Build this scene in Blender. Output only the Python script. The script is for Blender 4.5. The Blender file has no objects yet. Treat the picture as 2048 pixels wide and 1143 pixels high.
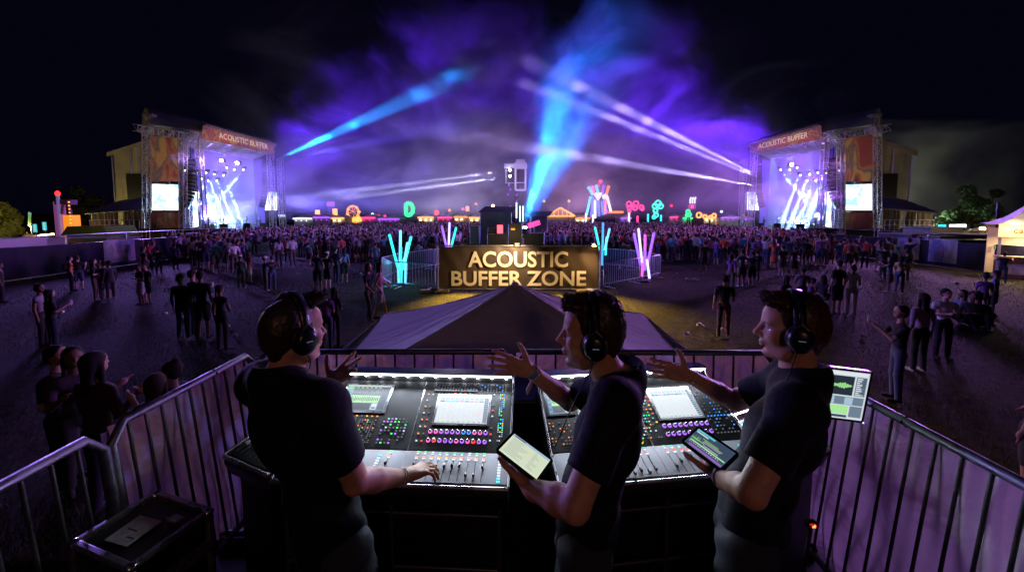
import bpy, bmesh, math, random, os
import numpy as np
from mathutils import Vector, Matrix
R = math.radians
rnd = random.Random(11)
sc = bpy.context.scene
COL = sc.collection
FPX, CX, CY, PITCH, CAMZ = 715.0, 1024.0, 478.5, R(4.0), 3.1
PLAT = 1.05
_cp, _sp = math.cos(PITCH), math.sin(PITCH)

def ray(u, v):
    a, b = (u - CX) / FPX, (CY - v) / FPX
    return Vector((a, _cp + b * _sp, -_sp + b * _cp))
def P(u, v, Y):
    d = ray(u, v)
    return Vector((0, 0, CAMZ)) + d * (Y / d.y)
def G(u, v, z=0.0):
    d = ray(u, v)
    return Vector((0, 0, CAMZ)) + d * ((z - CAMZ) / d.z)

# ---------------------------------------------------------------- materials
def newmat(name):
    m = bpy.data.materials.new(name); m.use_nodes = True
    nt = m.node_tree
    return m, nt, nt.nodes, nt.links, nt.nodes['Principled BSDF']
def pm(name, col, rough=0.6, metal=0.0, var=0.0, scale=8.0, bump=0.0, spec=None, coord='Object', detail=4.0):
    m, nt, N, L, b = newmat(name)
    b.inputs['Base Color'].default_value = (*col, 1)
    b.inputs['Roughness'].default_value = rough
    b.inputs['Metallic'].default_value = metal
    if spec is not None: b.inputs['Specular IOR Level'].default_value = spec
    if var or bump:
        tc = N.new('ShaderNodeTexCoord'); nz = N.new('ShaderNodeTexNoise')
        nz.inputs['Scale'].default_value = scale; nz.inputs['Detail'].default_value = detail
        L.new(tc.outputs[coord], nz.inputs['Vector'])
        if var:
            mx = N.new('ShaderNodeMix'); mx.data_type = 'RGBA'
            mx.inputs[6].default_value = (*[max(0, c * (1 - var)) for c in col], 1)
            mx.inputs[7].default_value = (*[min(1, c * (1 + var)) for c in col], 1)
            cr = N.new('ShaderNodeMapRange'); cr.inputs[1].default_value = .3; cr.inputs[2].default_value = .7
            L.new(nz.outputs['Fac'], cr.inputs[0]); L.new(cr.outputs[0], mx.inputs[0])
            L.new(mx.outputs[2], b.inputs['Base Color'])
            r2 = N.new('ShaderNodeMapRange'); r2.inputs[1].default_value = .3; r2.inputs[2].default_value = .7
            r2.inputs[3].default_value = max(0, rough - .12); r2.inputs[4].default_value = min(1, rough + .12)
            L.new(nz.outputs['Fac'], r2.inputs[0]); L.new(r2.outputs[0], b.inputs['Roughness'])
        if bump:
            bp = N.new('ShaderNodeBump'); bp.inputs['Strength'].default_value = 1; bp.inputs['Distance'].default_value = bump
            L.new(nz.outputs['Fac'], bp.inputs['Height']); L.new(bp.outputs[0], b.inputs['Normal'])
    return m
def em(name, col, strength, base=(0.02, 0.02, 0.02)):
    m, nt, N, L, b = newmat(name)
    b.inputs['Base Color'].default_value = (*base, 1)
    b.inputs['Emission Color'].default_value = (*col, 1)
    b.inputs['Emission Strength'].default_value = strength
    return m

# ---------------------------------------------------------------- mesh builder
class MB:
    def __init__(s): s.v, s.f, s.m, s.sm = [], [], [], []
    def add(s, vs, fs, mat=0, smooth=False):
        o = len(s.v); s.v += [tuple(x) for x in vs]
        for f in fs: s.f.append(tuple(o + i for i in f)); s.m.append(mat); s.sm.append(smooth)
        return s
    def box(s, c, size, rot=None, mat=0):
        hx, hy, hz = size[0] / 2, size[1] / 2, size[2] / 2
        vs = [Vector((x, y, z)) for x in (-hx, hx) for y in (-hy, hy) for z in (-hz, hz)]
        if rot is not None:
            M = rot if isinstance(rot, Matrix) else Matrix.Rotation(rot, 3, 'Z')
            vs = [M @ v for v in vs]
        c = Vector(c); vs = [v + c for v in vs]
        return s.add(vs, [(0,1,3,2),(4,6,7,5),(0,4,5,1),(2,3,7,6),(0,2,6,4),(1,5,7,3)], mat)
    def bbox(s, c, size, r=.01, rot=None, mat=0):
        """box with chamfered edges"""
        hx, hy, hz = size[0]/2, size[1]/2, size[2]/2; r = min(r, hx*.9, hy*.9, hz*.9)
        bm = bmesh.new(); bmesh.ops.create_cube(bm, size=1)
        for v in bm.verts: v.co = Vector((v.co.x*2*hx, v.co.y*2*hy, v.co.z*2*hz))
        bmesh.ops.bevel(bm, geom=list(bm.edges), offset=r, segments=2, affect='EDGES', profile=.6)
        M = (rot if isinstance(rot, Matrix) else Matrix.Rotation(rot or 0, 3, 'Z'))
        bm.verts.ensure_lookup_table()
        s.add([M @ v.co + Vector(c) for v in bm.verts], [tuple(v.index for v in f.verts) for f in bm.faces], mat)
        bm.free(); return s
    def bar(s, a, b, r, n=6, mat=0, r2=None, caps=True):
        a, b = Vector(a), Vector(b); d = b - a
        if d.length < 1e-6: return s
        d.normalize(); u = d.orthogonal().normalized(); w = d.cross(u); r2 = r if r2 is None else r2
        vs = []
        for p, q in ((a, r), (b, r2)):
            for i in range(n):
                t = 2 * math.pi * i / n; vs.append(p + u * (q * math.cos(t)) + w * (q * math.sin(t)))
        fs = [(i, (i+1) % n, n + (i+1) % n, n + i) for i in range(n)]
        s.add(vs, fs, mat, n > 4)
        if caps: s.add(vs, [tuple(range(n))[::-1], tuple(range(n, 2*n))], mat)
        return s
    def tube(s, pts, r, n=8, mat=0, closed=False, rs=None):
        pts = [Vector(p) for p in pts]; m = len(pts); vs = []; up = None
        for k, p in enumerate(pts):
            if closed: d = pts[(k+1) % m] - pts[k-1]
            else: d = pts[min(k+1, m-1)] - pts[max(k-1, 0)]
            d.normalize()
            if up is None: up = d.orthogonal().normalized()
            up = (up - d * up.dot(d)); up = up.normalized() if up.length > 1e-5 else d.orthogonal().normalized()
            w = d.cross(up); rr = rs[k] if rs else r
            for i in range(n):
                t = 2*math.pi*i/n; vs.append(p + up*(rr*math.cos(t)) + w*(rr*math.sin(t)))
        fs = []
        for k in range(m if closed else m-1):
            for i in range(n):
                a, b = k*n + i, k*n + (i+1) % n; c = ((k+1) % m)*n
                fs.append((a, b, c + (i+1) % n, c + i))
        s.add(vs, fs, mat, True)
        if not closed: s.add(vs[:n] + vs[-n:], [tuple(range(n))[::-1], tuple(range(n, 2*n))], mat)
        return s
    def lathe(s, prof, c, n=16, mat=0, M=None):
        c = Vector(c); vs = []
        for r, z in prof:
            for i in range(n):
                t = 2*math.pi*i/n; p = Vector((r*math.cos(t), r*math.sin(t), z))
                vs.append(c + (M @ p if M else p))
        fs = [(k*n+i, k*n+(i+1) % n, (k+1)*n+(i+1) % n, (k+1)*n+i) for k in range(len(prof)-1) for i in range(n)]
        return s.add(vs, fs, mat, True)
    def ell(s, c, r, n=10, m=6, mat=0, M=None):
        prof = [(math.sin(math.pi*k/m), -math.cos(math.pi*k/m)) for k in range(m+1)]
        vs = []; c = Vector(c)
        for a, z in prof:
            for i in range(n):
                t = 2*math.pi*i/n; p = Vector((r[0]*a*math.cos(t), r[1]*a*math.sin(t), r[2]*z)); vs.append(c + (M @ p if M else p))
        fs = [(k*n+i, k*n+(i+1) % n, (k+1)*n+(i+1) % n, (k+1)*n+i) for k in range(m) for i in range(n)]
        return s.add(vs, fs, mat, True)
    def quad(s, a, b, c, d, mat=0): return s.add([a, b, c, d], [(0, 1, 2, 3)], mat)
    def slab(s, a, b, c, d, t, mat=0):
        """quad thickened by t along its normal"""
        a, b, c, d = map(Vector, (a, b, c, d)); n = (b-a).cross(d-a).normalized()*t
        return s.add([a, b, c, d, a-n, b-n, c-n, d-n], [(0,1,2,3),(7,6,5,4),(0,4,5,1),(1,5,6,2),(2,6,7,3),(3,7,4,0)], mat)
    def prism(s, poly, vec, mat=0):
        n = len(poly); vec = Vector(vec); vs = [Vector(p) for p in poly]; vs += [p + vec for p in vs]
        return s.add(vs, [tuple(range(n))[::-1], tuple(range(n, 2*n))] + [(i, (i+1) % n, n+(i+1) % n, n+i) for i in range(n)], mat)
    def sheet(s, fn, nu, nv, mat=0, smooth=True):
        vs = [fn(i/nu, j/nv) for j in range(nv+1) for i in range(nu+1)]
        w = nu+1
        return s.add(vs, [(j*w+i, j*w+i+1, (j+1)*w+i+1, (j+1)*w+i) for j in range(nv) for i in range(nu)], mat, smooth)
    def truss(s, a, b, w=.5, h=.5, r=.04, seg=None, up=Vector((0, 0, 1)), mat=0, tri=False):
        a, b = Vector(a), Vector(b); d = (b-a); L = d.length; d.normalize()
        if abs(d.dot(up)) > .9: up = Vector((1, 0, 0))
        sd = d.cross(up).normalized(); uu = sd.cross(d)
        cs = [sd*(w/2*x) + uu*(h/2*y) for x, y in ((-1,-1),(1,-1),(1,1),(-1,1))]
        for c in cs: s.bar(a+c, b+c, r, 4, mat)
        n = seg or max(2, int(L/max(w, h)))
        for k in range(n):
            p, q = a + d*(L*k/n), a + d*(L*(k+1)/n)
            for i in range(4):
                c0, c1 = cs[i], cs[(i+1) % 4]
                if (k+i) % 2: c0, c1 = c1, c0
                s.bar(p+c0, q+c1, r*.6, 3, mat, caps=False)
                s.bar(q+cs[i], q+cs[(i+1) % 4], r*.6, 3, mat, caps=False)
        return s
    def build(s, name, mats, parent=None, loc=None, hide=False, modifiers=()):
        me = bpy.data.meshes.new(name)
        me.from_pydata(s.v, [], s.f)
        if not isinstance(mats, (list, tuple)): mats = [mats]
        for m in mats: me.materials.append(m)
        me.polygons.foreach_set('material_index', s.m)
        me.polygons.foreach_set('use_smooth', s.sm)
        me.update()
        o = bpy.data.objects.new(name, me); COL.objects.link(o)
        if loc is not None:
            loc = Vector(loc); me.transform(Matrix.Translation(-loc)); o.location = loc
        if parent is not None:
            o.parent = parent
            if parent.type == 'EMPTY' or True:
                o.matrix_parent_inverse = pinv(parent)
        return o
def pinv(p):
    M = Matrix.LocRotScale(p.location, p.rotation_euler, p.scale)
    q = p
    while q.parent:
        q = q.parent; M = Matrix.LocRotScale(q.location, q.rotation_euler, q.scale) @ p.matrix_parent_inverse @ M if q is p.parent else Matrix.LocRotScale(q.location, q.rotation_euler, q.scale) @ M
    return M.inverted()
def tag(o, label=None, cat=None, group=None, kind=None):
    if label: o['label'] = label
    if cat: o['category'] = cat
    if group: o['group'] = group
    if kind: o['kind'] = kind
    return o
def empty(name, loc, label, cat, group=None, rz=0.0):
    o = bpy.data.objects.new(name, None); COL.objects.link(o); o.location = loc; o.rotation_euler = (0, 0, rz)
    o.empty_display_size = .1
    return tag(o, label, cat, group)
def copy_tree(o, parent=None):
    c = o.copy(); COL.objects.link(c)
    if parent is not None: c.parent = parent
    for ch in [x for x in bpy.data.objects if x.parent == o]: copy_tree(ch, c)
    return c
def text_mesh(txt, size, extrude, font=None, align='CENTER', sx=1.0, offset=0.0, res=3):
    cu = bpy.data.curves.new('t', 'FONT'); cu.body = txt; cu.size = size; cu.extrude = extrude; cu.align_x = align; cu.align_y = 'CENTER'
    cu.offset = offset; cu.resolution_u = res; cu.space_line = .8
    if font: cu.font = font
    o = bpy.data.objects.new('t', cu); COL.objects.link(o)
    dg = bpy.context.evaluated_depsgraph_get(); me = bpy.data.meshes.new_from_object(o.evaluated_get(dg))
    vs = [Vector((v.co.x*sx, v.co.y, v.co.z)) for v in me.vertices]; fs = [tuple(p.vertices) for p in me.polygons]
    bpy.data.objects.remove(o); bpy.data.curves.remove(cu)
    return vs, fs
def place(vs, origin, ax, ay, az):
    origin, ax, ay, az = map(Vector, (origin, ax, ay, az))
    return [origin + ax*v.x + ay*v.y + az*v.z for v in vs]
def lamp(name, kind, loc, energy, col, to=None, parent=None, **kw):
    l = bpy.data.lights.new(name, kind); l.energy = energy; l.color = col
    for k, v in kw.items(): setattr(l, k, v)
    o = bpy.data.objects.new(name, l); COL.objects.link(o); o.location = loc
    if to is not None: o.rotation_euler = (Vector(to) - Vector(loc)).to_track_quat('-Z', 'Y').to_euler()
    return o

# ---------------------------------------------------------------- camera, world, render
cam = bpy.data.cameras.new('camera'); camo = bpy.data.objects.new('camera', cam); COL.objects.link(camo)
camo.location = (0, 0, CAMZ); camo.rotation_euler = (R(90) - PITCH, 0, 0)
cam.sensor_width = 36; cam.lens = FPX / 2048 * 36; cam.shift_y = -(571.5 - CY) / 2048
cam.clip_start = .05; cam.clip_end = 3000
sc.camera = camo
w = bpy.data.worlds.new("World"); sc.world = w; w.use_nodes = True
bg = w.node_tree.nodes['Background']
sky = w.node_tree.nodes.new('ShaderNodeTexSky'); sky.sky_type = 'NISHITA'; sky.sun_disc = False
sky.sun_elevation = R(-9); sky.sun_rotation = R(150); sky.altitude = 0
ad = w.node_tree.nodes.new('ShaderNodeMix'); ad.data_type = 'RGBA'; ad.blend_type = 'ADD'; ad.inputs[0].default_value = 1
ad.inputs[7].default_value = (.010, .009, .045, 1)
w.node_tree.links.new(sky.outputs[0], ad.inputs[6]); w.node_tree.links.new(ad.outputs[2], bg.inputs[0]); bg.inputs[1].default_value = 0.10
_mo = lamp('moon', 'SUN', (0, 0, 60), .012, (.6, .7, 1), to=(20, 30, 0), angle=R(.5))
sc.view_settings.view_transform = 'Standard'; sc.view_settings.look = 'None'
sc.view_settings.exposure = 0; sc.view_settings.gamma = 1
cy = sc.cycles
cy.use_denoising = True
try: cy.denoiser = 'OPENIMAGEDENOISE'
except Exception: pass
cy.max_bounces = 5; cy.diffuse_bounces = 2; cy.glossy_bounces = 2; cy.transmission_bounces = 2; cy.volume_bounces = 0
cy.transparent_max_bounces = 8
cy.sample_clamp_indirect = 3; cy.sample_clamp_direct = 0
cy.caustics_reflective = False; cy.caustics_refractive = False
cy.volume_step_rate = .3; cy.volume_max_steps = 96
cy.use_light_tree = True
# ---------------------------------------------------------------- drifting stage smoke and the beams that light it
def smoke():
    x0, x1, y0, y1, z0, z1 = -38, 43, 27, 64, 2.2, 38
    o = MB().box(((x0+x1)/2, (y0+y1)/2, (z0+z1)/2), (x1-x0, y1-y0, z1-z0)).build('smoke', newmat('smoke_body')[0])
    m = o.data.materials[0]; nt = m.node_tree; N, L = nt.nodes, nt.links
    for n in list(N): N.remove(n)
    out = N.new('ShaderNodeOutputMaterial'); pv = N.new('ShaderNodeVolumePrincipled')
    L.new(pv.outputs[0], out.inputs['Volume'])
    pv.inputs['Color'].default_value = (.92, .92, .95, 1); pv.inputs['Anisotropy'].default_value = .25
    tc = N.new('ShaderNodeTexCoord')
    mp = N.new('ShaderNodeMapping'); L.new(tc.outputs['Object'], mp.inputs[0])
    mp.inputs['Scale'].default_value = (.10, .08, .14); mp.inputs['Location'].default_value = (3.3, 1.0, 7.1); mp.inputs['Rotation'].default_value = (0, R(-18), 0)
    nz = N.new('ShaderNodeTexNoise'); nz.inputs['Scale'].default_value = 1.0; nz.inputs['Detail'].default_value = 6; nz.inputs['Roughness'].default_value = .64; nz.inputs['Distortion'].default_value = 1.2
    L.new(mp.outputs[0], nz.inputs['Vector'])
    mr = N.new('ShaderNodeMapRange'); mr.inputs[1].default_value = .46; mr.inputs[2].default_value = .68; mr.inputs[3].default_value = .13; mr.inputs[4].default_value = 1
    mr.interpolation_type = 'SMOOTHSTEP'
    L.new(nz.outputs['Fac'], mr.inputs[0])
    # envelope: an arch of smoke, thinner towards the outer and upper limits
    sx = N.new('ShaderNodeSeparateXYZ'); L.new(tc.outputs['Object'], sx.inputs[0])
    def mth(op, a, b=None, c=None):
        n = N.new('ShaderNodeMath'); n.operation = op
        for i, q in enumerate((a, b, c)):
            if q is None: continue
            if hasattr(q, 'links'): L.new(q, n.inputs[i])
            else: n.inputs[i].default_value = q
        return n.outputs[0]
    ex = mth('POWER', mth('ABSOLUTE', mth('DIVIDE', mth('SUBTRACT', sx.outputs[0], .8), 35.0)), 4.0)
    ez = mth('POWER', mth('DIVIDE', mth('SUBTRACT', sx.outputs[2], 2.0), 28.0), 2.0)
    ey = mth('POWER', mth('DIVIDE', mth('SUBTRACT', sx.outputs[1], 45.5), 18.4), 6.0)
    e = mth('SUBTRACT', 1.0, mth('ADD', mth('ADD', ex, ez), ey)); e = mth('MAXIMUM', e, 0.0)
    e = mth('MINIMUM', mth('MULTIPLY', e, 1.45), 1.0)
    lo = mth('MINIMUM', mth('MAXIMUM', mth('DIVIDE', mth('SUBTRACT', sx.outputs[2], 2.3), 2.2), 0.0), 1.0)
    er = mth('MAXIMUM', mth('SUBTRACT', mth('MULTIPLY', e, mr.outputs[0]), mth('MULTIPLY', mth('SUBTRACT', 1.0, e), .22)), 0.0)
    d = mth('MULTIPLY', mth('MULTIPLY', er, lo), SMOKE_D)
    L.new(d, pv.inputs['Density'])
    tag(o, 'drifting blue and purple smoke above the crowd between the stages', kind='stuff')
    return o
SMOKE_D = 0.052
smoke()

def beam(name, a, b, power, col, ang, blend=.35, rad=.12):
    l = lamp(name, 'SPOT', a, power, col, to=b, spot_size=R(ang), spot_blend=blend, shadow_soft_size=rad)
    return l
LB, RB = P(548, 322, 47), P(1512, 345, 46)
beam('moving_head_beam', LB, P(905, 158, 54), 7500000, (.004, .26, .90), 8.0, .9)
beam('moving_head_beam', LB, P(850, 262, 52), 900000, (.14, .16, 1.0), 6, .9)
beam('moving_head_beam', P(1046, 458, 30), P(1140, 140, 58), 1900000, (.02, .42, .90), 10.5, .85)
for (u0, v0, u1, v1, pw, an) in ((1512, 350, 1090, 140, 3600000, 3.4), (1560, 372, 1170, 215, 6000000, 2.2), (1515, 372, 1160, 312, 3600000, 3.2)):
    beam('moving_head_beam', P(u0, v0, 46), P(u1, v1, 52), pw*1.5, (.50, .40, 1.0), an*1.45, 1.0)
for (u0, v0, u1, v1) in ((1011, 342, 690, 384), (1011, 354, 690, 396)):
    beam('moving_head_beam', P(u0, v0, 37.5), P(u1, v1, 44), 3600000, (.66, .66, 1.0), 2.4, .6)
# broad coloured washes that the stage rigs throw up into the smoke
beam('wash_light', P(1650, 365, 45), P(1400, 225, 47), 620000, (.12, .016, 1.0), 44, 1, .4)
beam('wash_light', P(1650, 365, 45), P(1210, 210, 50), 300000, (.12, .03, 1.0), 40, 1, .4)
beam('wash_light', P(1046, 458, 30), P(1200, 60, 44), 700000, (.008, .17, 1.0), 34, 1, .3)
beam('wash_light', P(440, 380, 46), P(650, 250, 48), 360000, (.12, .022, 1.0), 44, 1, .4)
beam('wash_light', P(440, 380, 46), P(820, 280, 52), 150000, (.16, .05, 1.0), 40, 1, .4)
beam('wash_light', P(470, 420, 46), P(700, 400, 50), 260000, (.16, .12, 1.0), 28, 1, .4)
# ---------------------------------------------------------------- blended bodies (distance field -> one continuous mesh)
def V3(x): return np.array(tuple(x), dtype=np.float64)
class SDF:
    def __init__(s, lo, hi, h):
        s.lo = V3(lo); s.h = h; s.n = np.maximum(4, np.ceil((V3(hi)-s.lo)/h).astype(int) + 1)
        s.d = np.full(s.n, 9.0, np.float32); s.own = np.full(s.n, 9.0, np.float32); s.t = np.zeros(s.n, np.int8)
    def _sub(s, lo, hi, m):
        i0 = np.maximum(0, np.floor((lo-m-s.lo)/s.h).astype(int)); i1 = np.minimum(s.n, np.ceil((hi+m-s.lo)/s.h).astype(int)+1)
        if np.any(i1 <= i0): return None
        ax = [s.lo[k] + s.h*np.arange(i0[k], i1[k]) for k in range(3)]
        X, Y, Z = np.meshgrid(*ax, indexing='ij')
        return tuple(slice(i0[k], i1[k]) for k in range(3)), np.stack([X, Y, Z], -1)
    def _put(s, sl, d, k, tag, op):
        D = s.d[sl]; d = d.astype(np.float32)
        if op == 'u':
            if k > 0:
                hh = np.maximum(k-np.abs(D-d), 0)/k; s.d[sl] = np.minimum(D, d) - hh*hh*k*.25
            else: s.d[sl] = np.minimum(D, d)
            o = s.own[sl]; m = d < o; s.own[sl] = np.where(m, d, o); s.t[sl] = np.where(m, tag, s.t[sl])
        else:
            if k > 0:
                hh = np.maximum(k-np.abs(D+d), 0)/k; s.d[sl] = np.maximum(D, -d) + hh*hh*k*.25
            else: s.d[sl] = np.maximum(D, -d)
    def cone(s, a, b, r1, r2, k=.02, tag=0, op='u', fn=None, f=1.0):
        """tapered capsule; fn = direction along which it is flattened by factor f"""
        a, b = V3(a), V3(b); m = max(r1, r2); q = s._sub(np.minimum(a, b)-m, np.maximum(a, b)+m, k + 3*s.h)
        if q is None: return s
        sl, X = q; ab = b-a; L2 = max(ab @ ab, 1e-9); X = X-a
        t = np.clip(X @ ab/L2, 0, 1); W = X-t[..., None]*ab
        if fn is not None:
            n = V3(fn); n = n/np.linalg.norm(n); W = W + (W @ n)[..., None]*n*(1/f-1)
            d = (np.linalg.norm(W, axis=-1) - (r1+(r2-r1)*t))*(f if f < 1 else 1)*1.0
            if f < 1: d = d*1.25
        else: d = np.linalg.norm(W, axis=-1) - (r1+(r2-r1)*t)
        s._put(sl, d, k, tag, op); return s
    def ell(s, c, r, M=None, k=.02, tag=0, op='u'):
        """ellipsoid, columns of M are its axes"""
        c, r = V3(c), V3(r); m = max(r); q = s._sub(c-m, c+m, k+3*s.h)
        if q is None: return s
        sl, X = q; X = X-c
        if M is not None: X = X @ M
        k0 = np.linalg.norm(X/r, axis=-1); k1 = np.linalg.norm(X/(r*r), axis=-1)
        d = k0*(k0-1)/np.maximum(k1, 1e-6); d = np.where(k0 < 1e-4, -min(r), d)
        s._put(sl, d, k, tag, op); return s
    def cut(s, p, n):
        """remove everything on the +n side of the plane"""
        p, n = V3(p), V3(n); n = n/np.linalg.norm(n)
        ax = [s.lo[k] + s.h*np.arange(s.n[k]) for k in range(3)]
        d = (ax[0]-p[0])[:, None, None]*n[0] + (ax[1]-p[1])[None, :, None]*n[1] + (ax[2]-p[2])[None, None, :]*n[2]
        s.d = np.maximum(s.d, d.astype(np.float32)); return s
    def noise(s, amp, fn):
        ax = [s.lo[k] + s.h*np.arange(s.n[k]) for k in range(3)]
        X, Y, Z = np.meshgrid(*ax, indexing='ij'); s.d = s.d + (amp*fn(X, Y, Z)).astype(np.float32); return s
    def mesh(s):
        d = s.d; n = s.n
        ins = d < 0
        c = [ins[i:n[0]-1+i, j:n[1]-1+j, k:n[2]-1+k] for i in (0, 1) for j in (0, 1) for k in (0, 1)]
        cnt = sum(x.astype(np.int8) for x in c); act = (cnt > 0) & (cnt < 8)
        idx = -np.ones(act.shape, np.int64); I = np.argwhere(act); idx[act] = np.arange(len(I))
        acc = np.zeros((len(I), 3)); w = np.zeros(len(I))
        offs = [(i, j, k) for i in (0, 1) for j in (0, 1) for k in (0, 1)]
        for a in range(8):
            for b in range(a+1, 8):
                A, B = np.array(offs[a]), np.array(offs[b])
                if np.abs(A-B).sum() != 1: continue
                da = d[tuple((I+A).T)]; db = d[tuple((I+B).T)]; m = (da < 0) != (db < 0)
                t = np.where(m, da/np.where(m, da-db, 1), 0)
                acc += m[:, None]*(A + t[:, None]*(B-A)); w += m
        V = s.lo + s.h*(I + acc/w[:, None]); T = s.t[tuple((I+1).T)]*0
        best = np.full(len(I), 99.0, np.float32)
        for a in range(8):
            q = tuple((I+np.array(offs[a])).T); o = s.own[q]; m = o < best; best = np.where(m, o, best); T = np.where(m, s.t[q], T)
        F = []
        for ax in range(3):
            u, v = (ax+1) % 3, (ax+2) % 3
            lo = [1, 1, 1]; lo[ax] = 0
            sl0 = tuple(slice(lo[k], n[k]-1) for k in range(3)); sl1 = list(sl0); sl1[ax] = slice(1, n[ax]); sl1 = tuple(sl1)
            a0, a1 = ins[sl0], ins[sl1]; ch = a0 != a1; E = np.argwhere(ch) + np.array(lo)
            if not len(E): continue
            du = np.zeros(3, int); du[u] = 1; dv = np.zeros(3, int); dv[v] = 1
            q = [idx[tuple((E-x).T)] for x in (du*0, du, du+dv, dv)]
            Q = np.stack(q, 1); fl = a0[ch]; Q[~fl] = Q[~fl][:, ::-1]; F.append(Q[:, ::-1])
        F = np.concatenate(F); F = F[(F >= 0).all(1)]
        F = F[:, ::-1]
        return V, F, T[F[:, 0]], T
def np_mesh(name, V, F, FT, mats, smooth=True):
    me = bpy.data.meshes.new(name)
    me.vertices.add(len(V)); me.vertices.foreach_set('co', np.asarray(V, np.float32).ravel())
    F = np.asarray(F); k = F.shape[1]
    me.loops.add(F.size); me.loops.foreach_set('vertex_index', F.astype(np.int32).ravel())
    me.polygons.add(len(F)); me.polygons.foreach_set('loop_start', (np.arange(len(F))*k).astype(np.int32))
    me.polygons.foreach_set('loop_total', np.full(len(F), k, np.int32))
    me.polygons.foreach_set('use_smooth', np.full(len(F), smooth))
    for m in mats: me.materials.append(m)
    me.polygons.foreach_set('material_index', np.asarray(FT, np.int32))
    me.update(calc_edges=True); me.validate()
    return me
def obj_np(name, mesh, loc=(0, 0, 0), parent=None):
    o = bpy.data.objects.new(name, mesh); COL.objects.link(o); o.location = loc
    if parent is not None: o.parent = parent
    return o
def smooth_mesh(V, F, it=2, lam=.5):
    e = np.concatenate([F[:, [0, 1]], F[:, [1, 2]], F[:, [2, 3]], F[:, [3, 0]]]); V = V.copy()
    for _ in range(it):
        acc = np.zeros_like(V); cn = np.zeros(len(V))
        np.add.at(acc, e[:, 0], V[e[:, 1]]); np.add.at(cn, e[:, 0], 1)
        V += lam*(acc/np.maximum(cn, 1)[:, None]-V)
    return V
def basis(f, u=(0, 0, 1)):
    """forward, left, up"""
    f = Vector(f).normalized(); u = Vector(u); l = u.cross(f).normalized(); u = f.cross(l)
    return f, l, u
def Mx(*cols): return np.array([[c[i] for c in cols] for i in range(3)], dtype=float)

def head_sdf(S, c, f, u, tags, ear=True, beard=0, sc_=1.0, k=.012):
    """head with a face; c = centre between the ears at eye level; tags = (skin, eye, stubble, lip)"""
    f, l, u = basis(f, u); c = Vector(c); sk, ey, st, lp = tags; z = sc_
    p = lambda a, b, d: c + f*(a*z) + l*(b*z) + u*(d*z)
    M = Mx(f, l, u); bt = st if beard else sk
    S.ell(p(-.012, 0, .036), (.100*z, .077*z, .088*z), M, k, sk)
    S.ell(p(.030, 0, -.022), (.064*z, .064*z, .088*z), M, .02, sk)
    S.ell(p(.052, 0, .050), (.044*z, .060*z, .042*z), M, .02, sk)
    for s in (-1, 1):
        S.cone(p(-.012, s*.060, -.050), p(.028, s*.047, -.092), .021*z, .019*z, .02, bt)
        S.cone(p(.028, s*.047, -.092), p(.068, s*.015, -.106), .018*z, .014*z, .02, bt)
        S.ell(p(.060, s*.037, -.026), (.026*z, .026*z, .026*z), M, .02, sk)
    S.ell(p(.045, 0, -.085), (.040*z, .044*z, .032*z), M, .02, bt)
    S.ell(p(.078, 0, -.106), (.014*z, .020*z, .014*z), M, .015, bt)
    S.ell(p(.079, 0, .024), (.017*z, .052*z, .012*z), M, .015, sk)
    for s in (-1, 1):
        S.ell(p(.094, s*.032, .002), (.017*z, .018*z, .012*z), M, .012, sk, 's')
        S.ell(p(.074, s*.031, .001), (.0135*z, .0135*z, .0125*z), M, 0, ey)
        S.ell(p(.076, s*.031, .0085), (.0145*z, .0165*z, .006*z), M, .003, sk)
        S.ell(p(.074, s*.031, -.010), (.0140*z, .0160*z, .005*z), M, .004, sk)
    S.cone(p(.090, 0, .018), p(.115, 0, -.026), .0088*z, .0092*z, .010, sk)
    S.ell(p(.116, 0, -.031), (.0118*z, .0115*z, .0092*z), M, .008, sk)
    S.ell(p(.095, 0, -.040), (.016*z, .010*z, .006*z), M, .006, sk)
    for s in (-1, 1): S.ell(p(.100, s*.013, -.034), (.010*z, .007*z, .008*z), M, .006, sk)
    S.ell(p(.086, 0, -.056), (.014*z, .026*z, .016*z), M, .012, bt)
    S.ell(p(.097, 0, -.064), (.0095*z, .021*z, .006*z), M, .004, lp)
    S.ell(p(.094, 0, -.076), (.0105*z, .019*z, .0068*z), M, .004, lp)
    S.ell(p(.112, 0, -.0700), (.013*z, .022*z, .0016*z), M, .002, lp, 's')
    S.ell(p(.090, 0, -.092), (.012*z, .026*z, .006*z), M, .008, sk, 's')
    if ear:
        for s in (-1, 1):
            S.ell(p(-.010, s*.080, -.012), (.019*z, .007*z, .031*z), M, .006, sk)
            S.ell(p(-.008, s*.088, -.008), (.010*z, .006*z, .017*z), M, .003, sk, 's')

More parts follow.
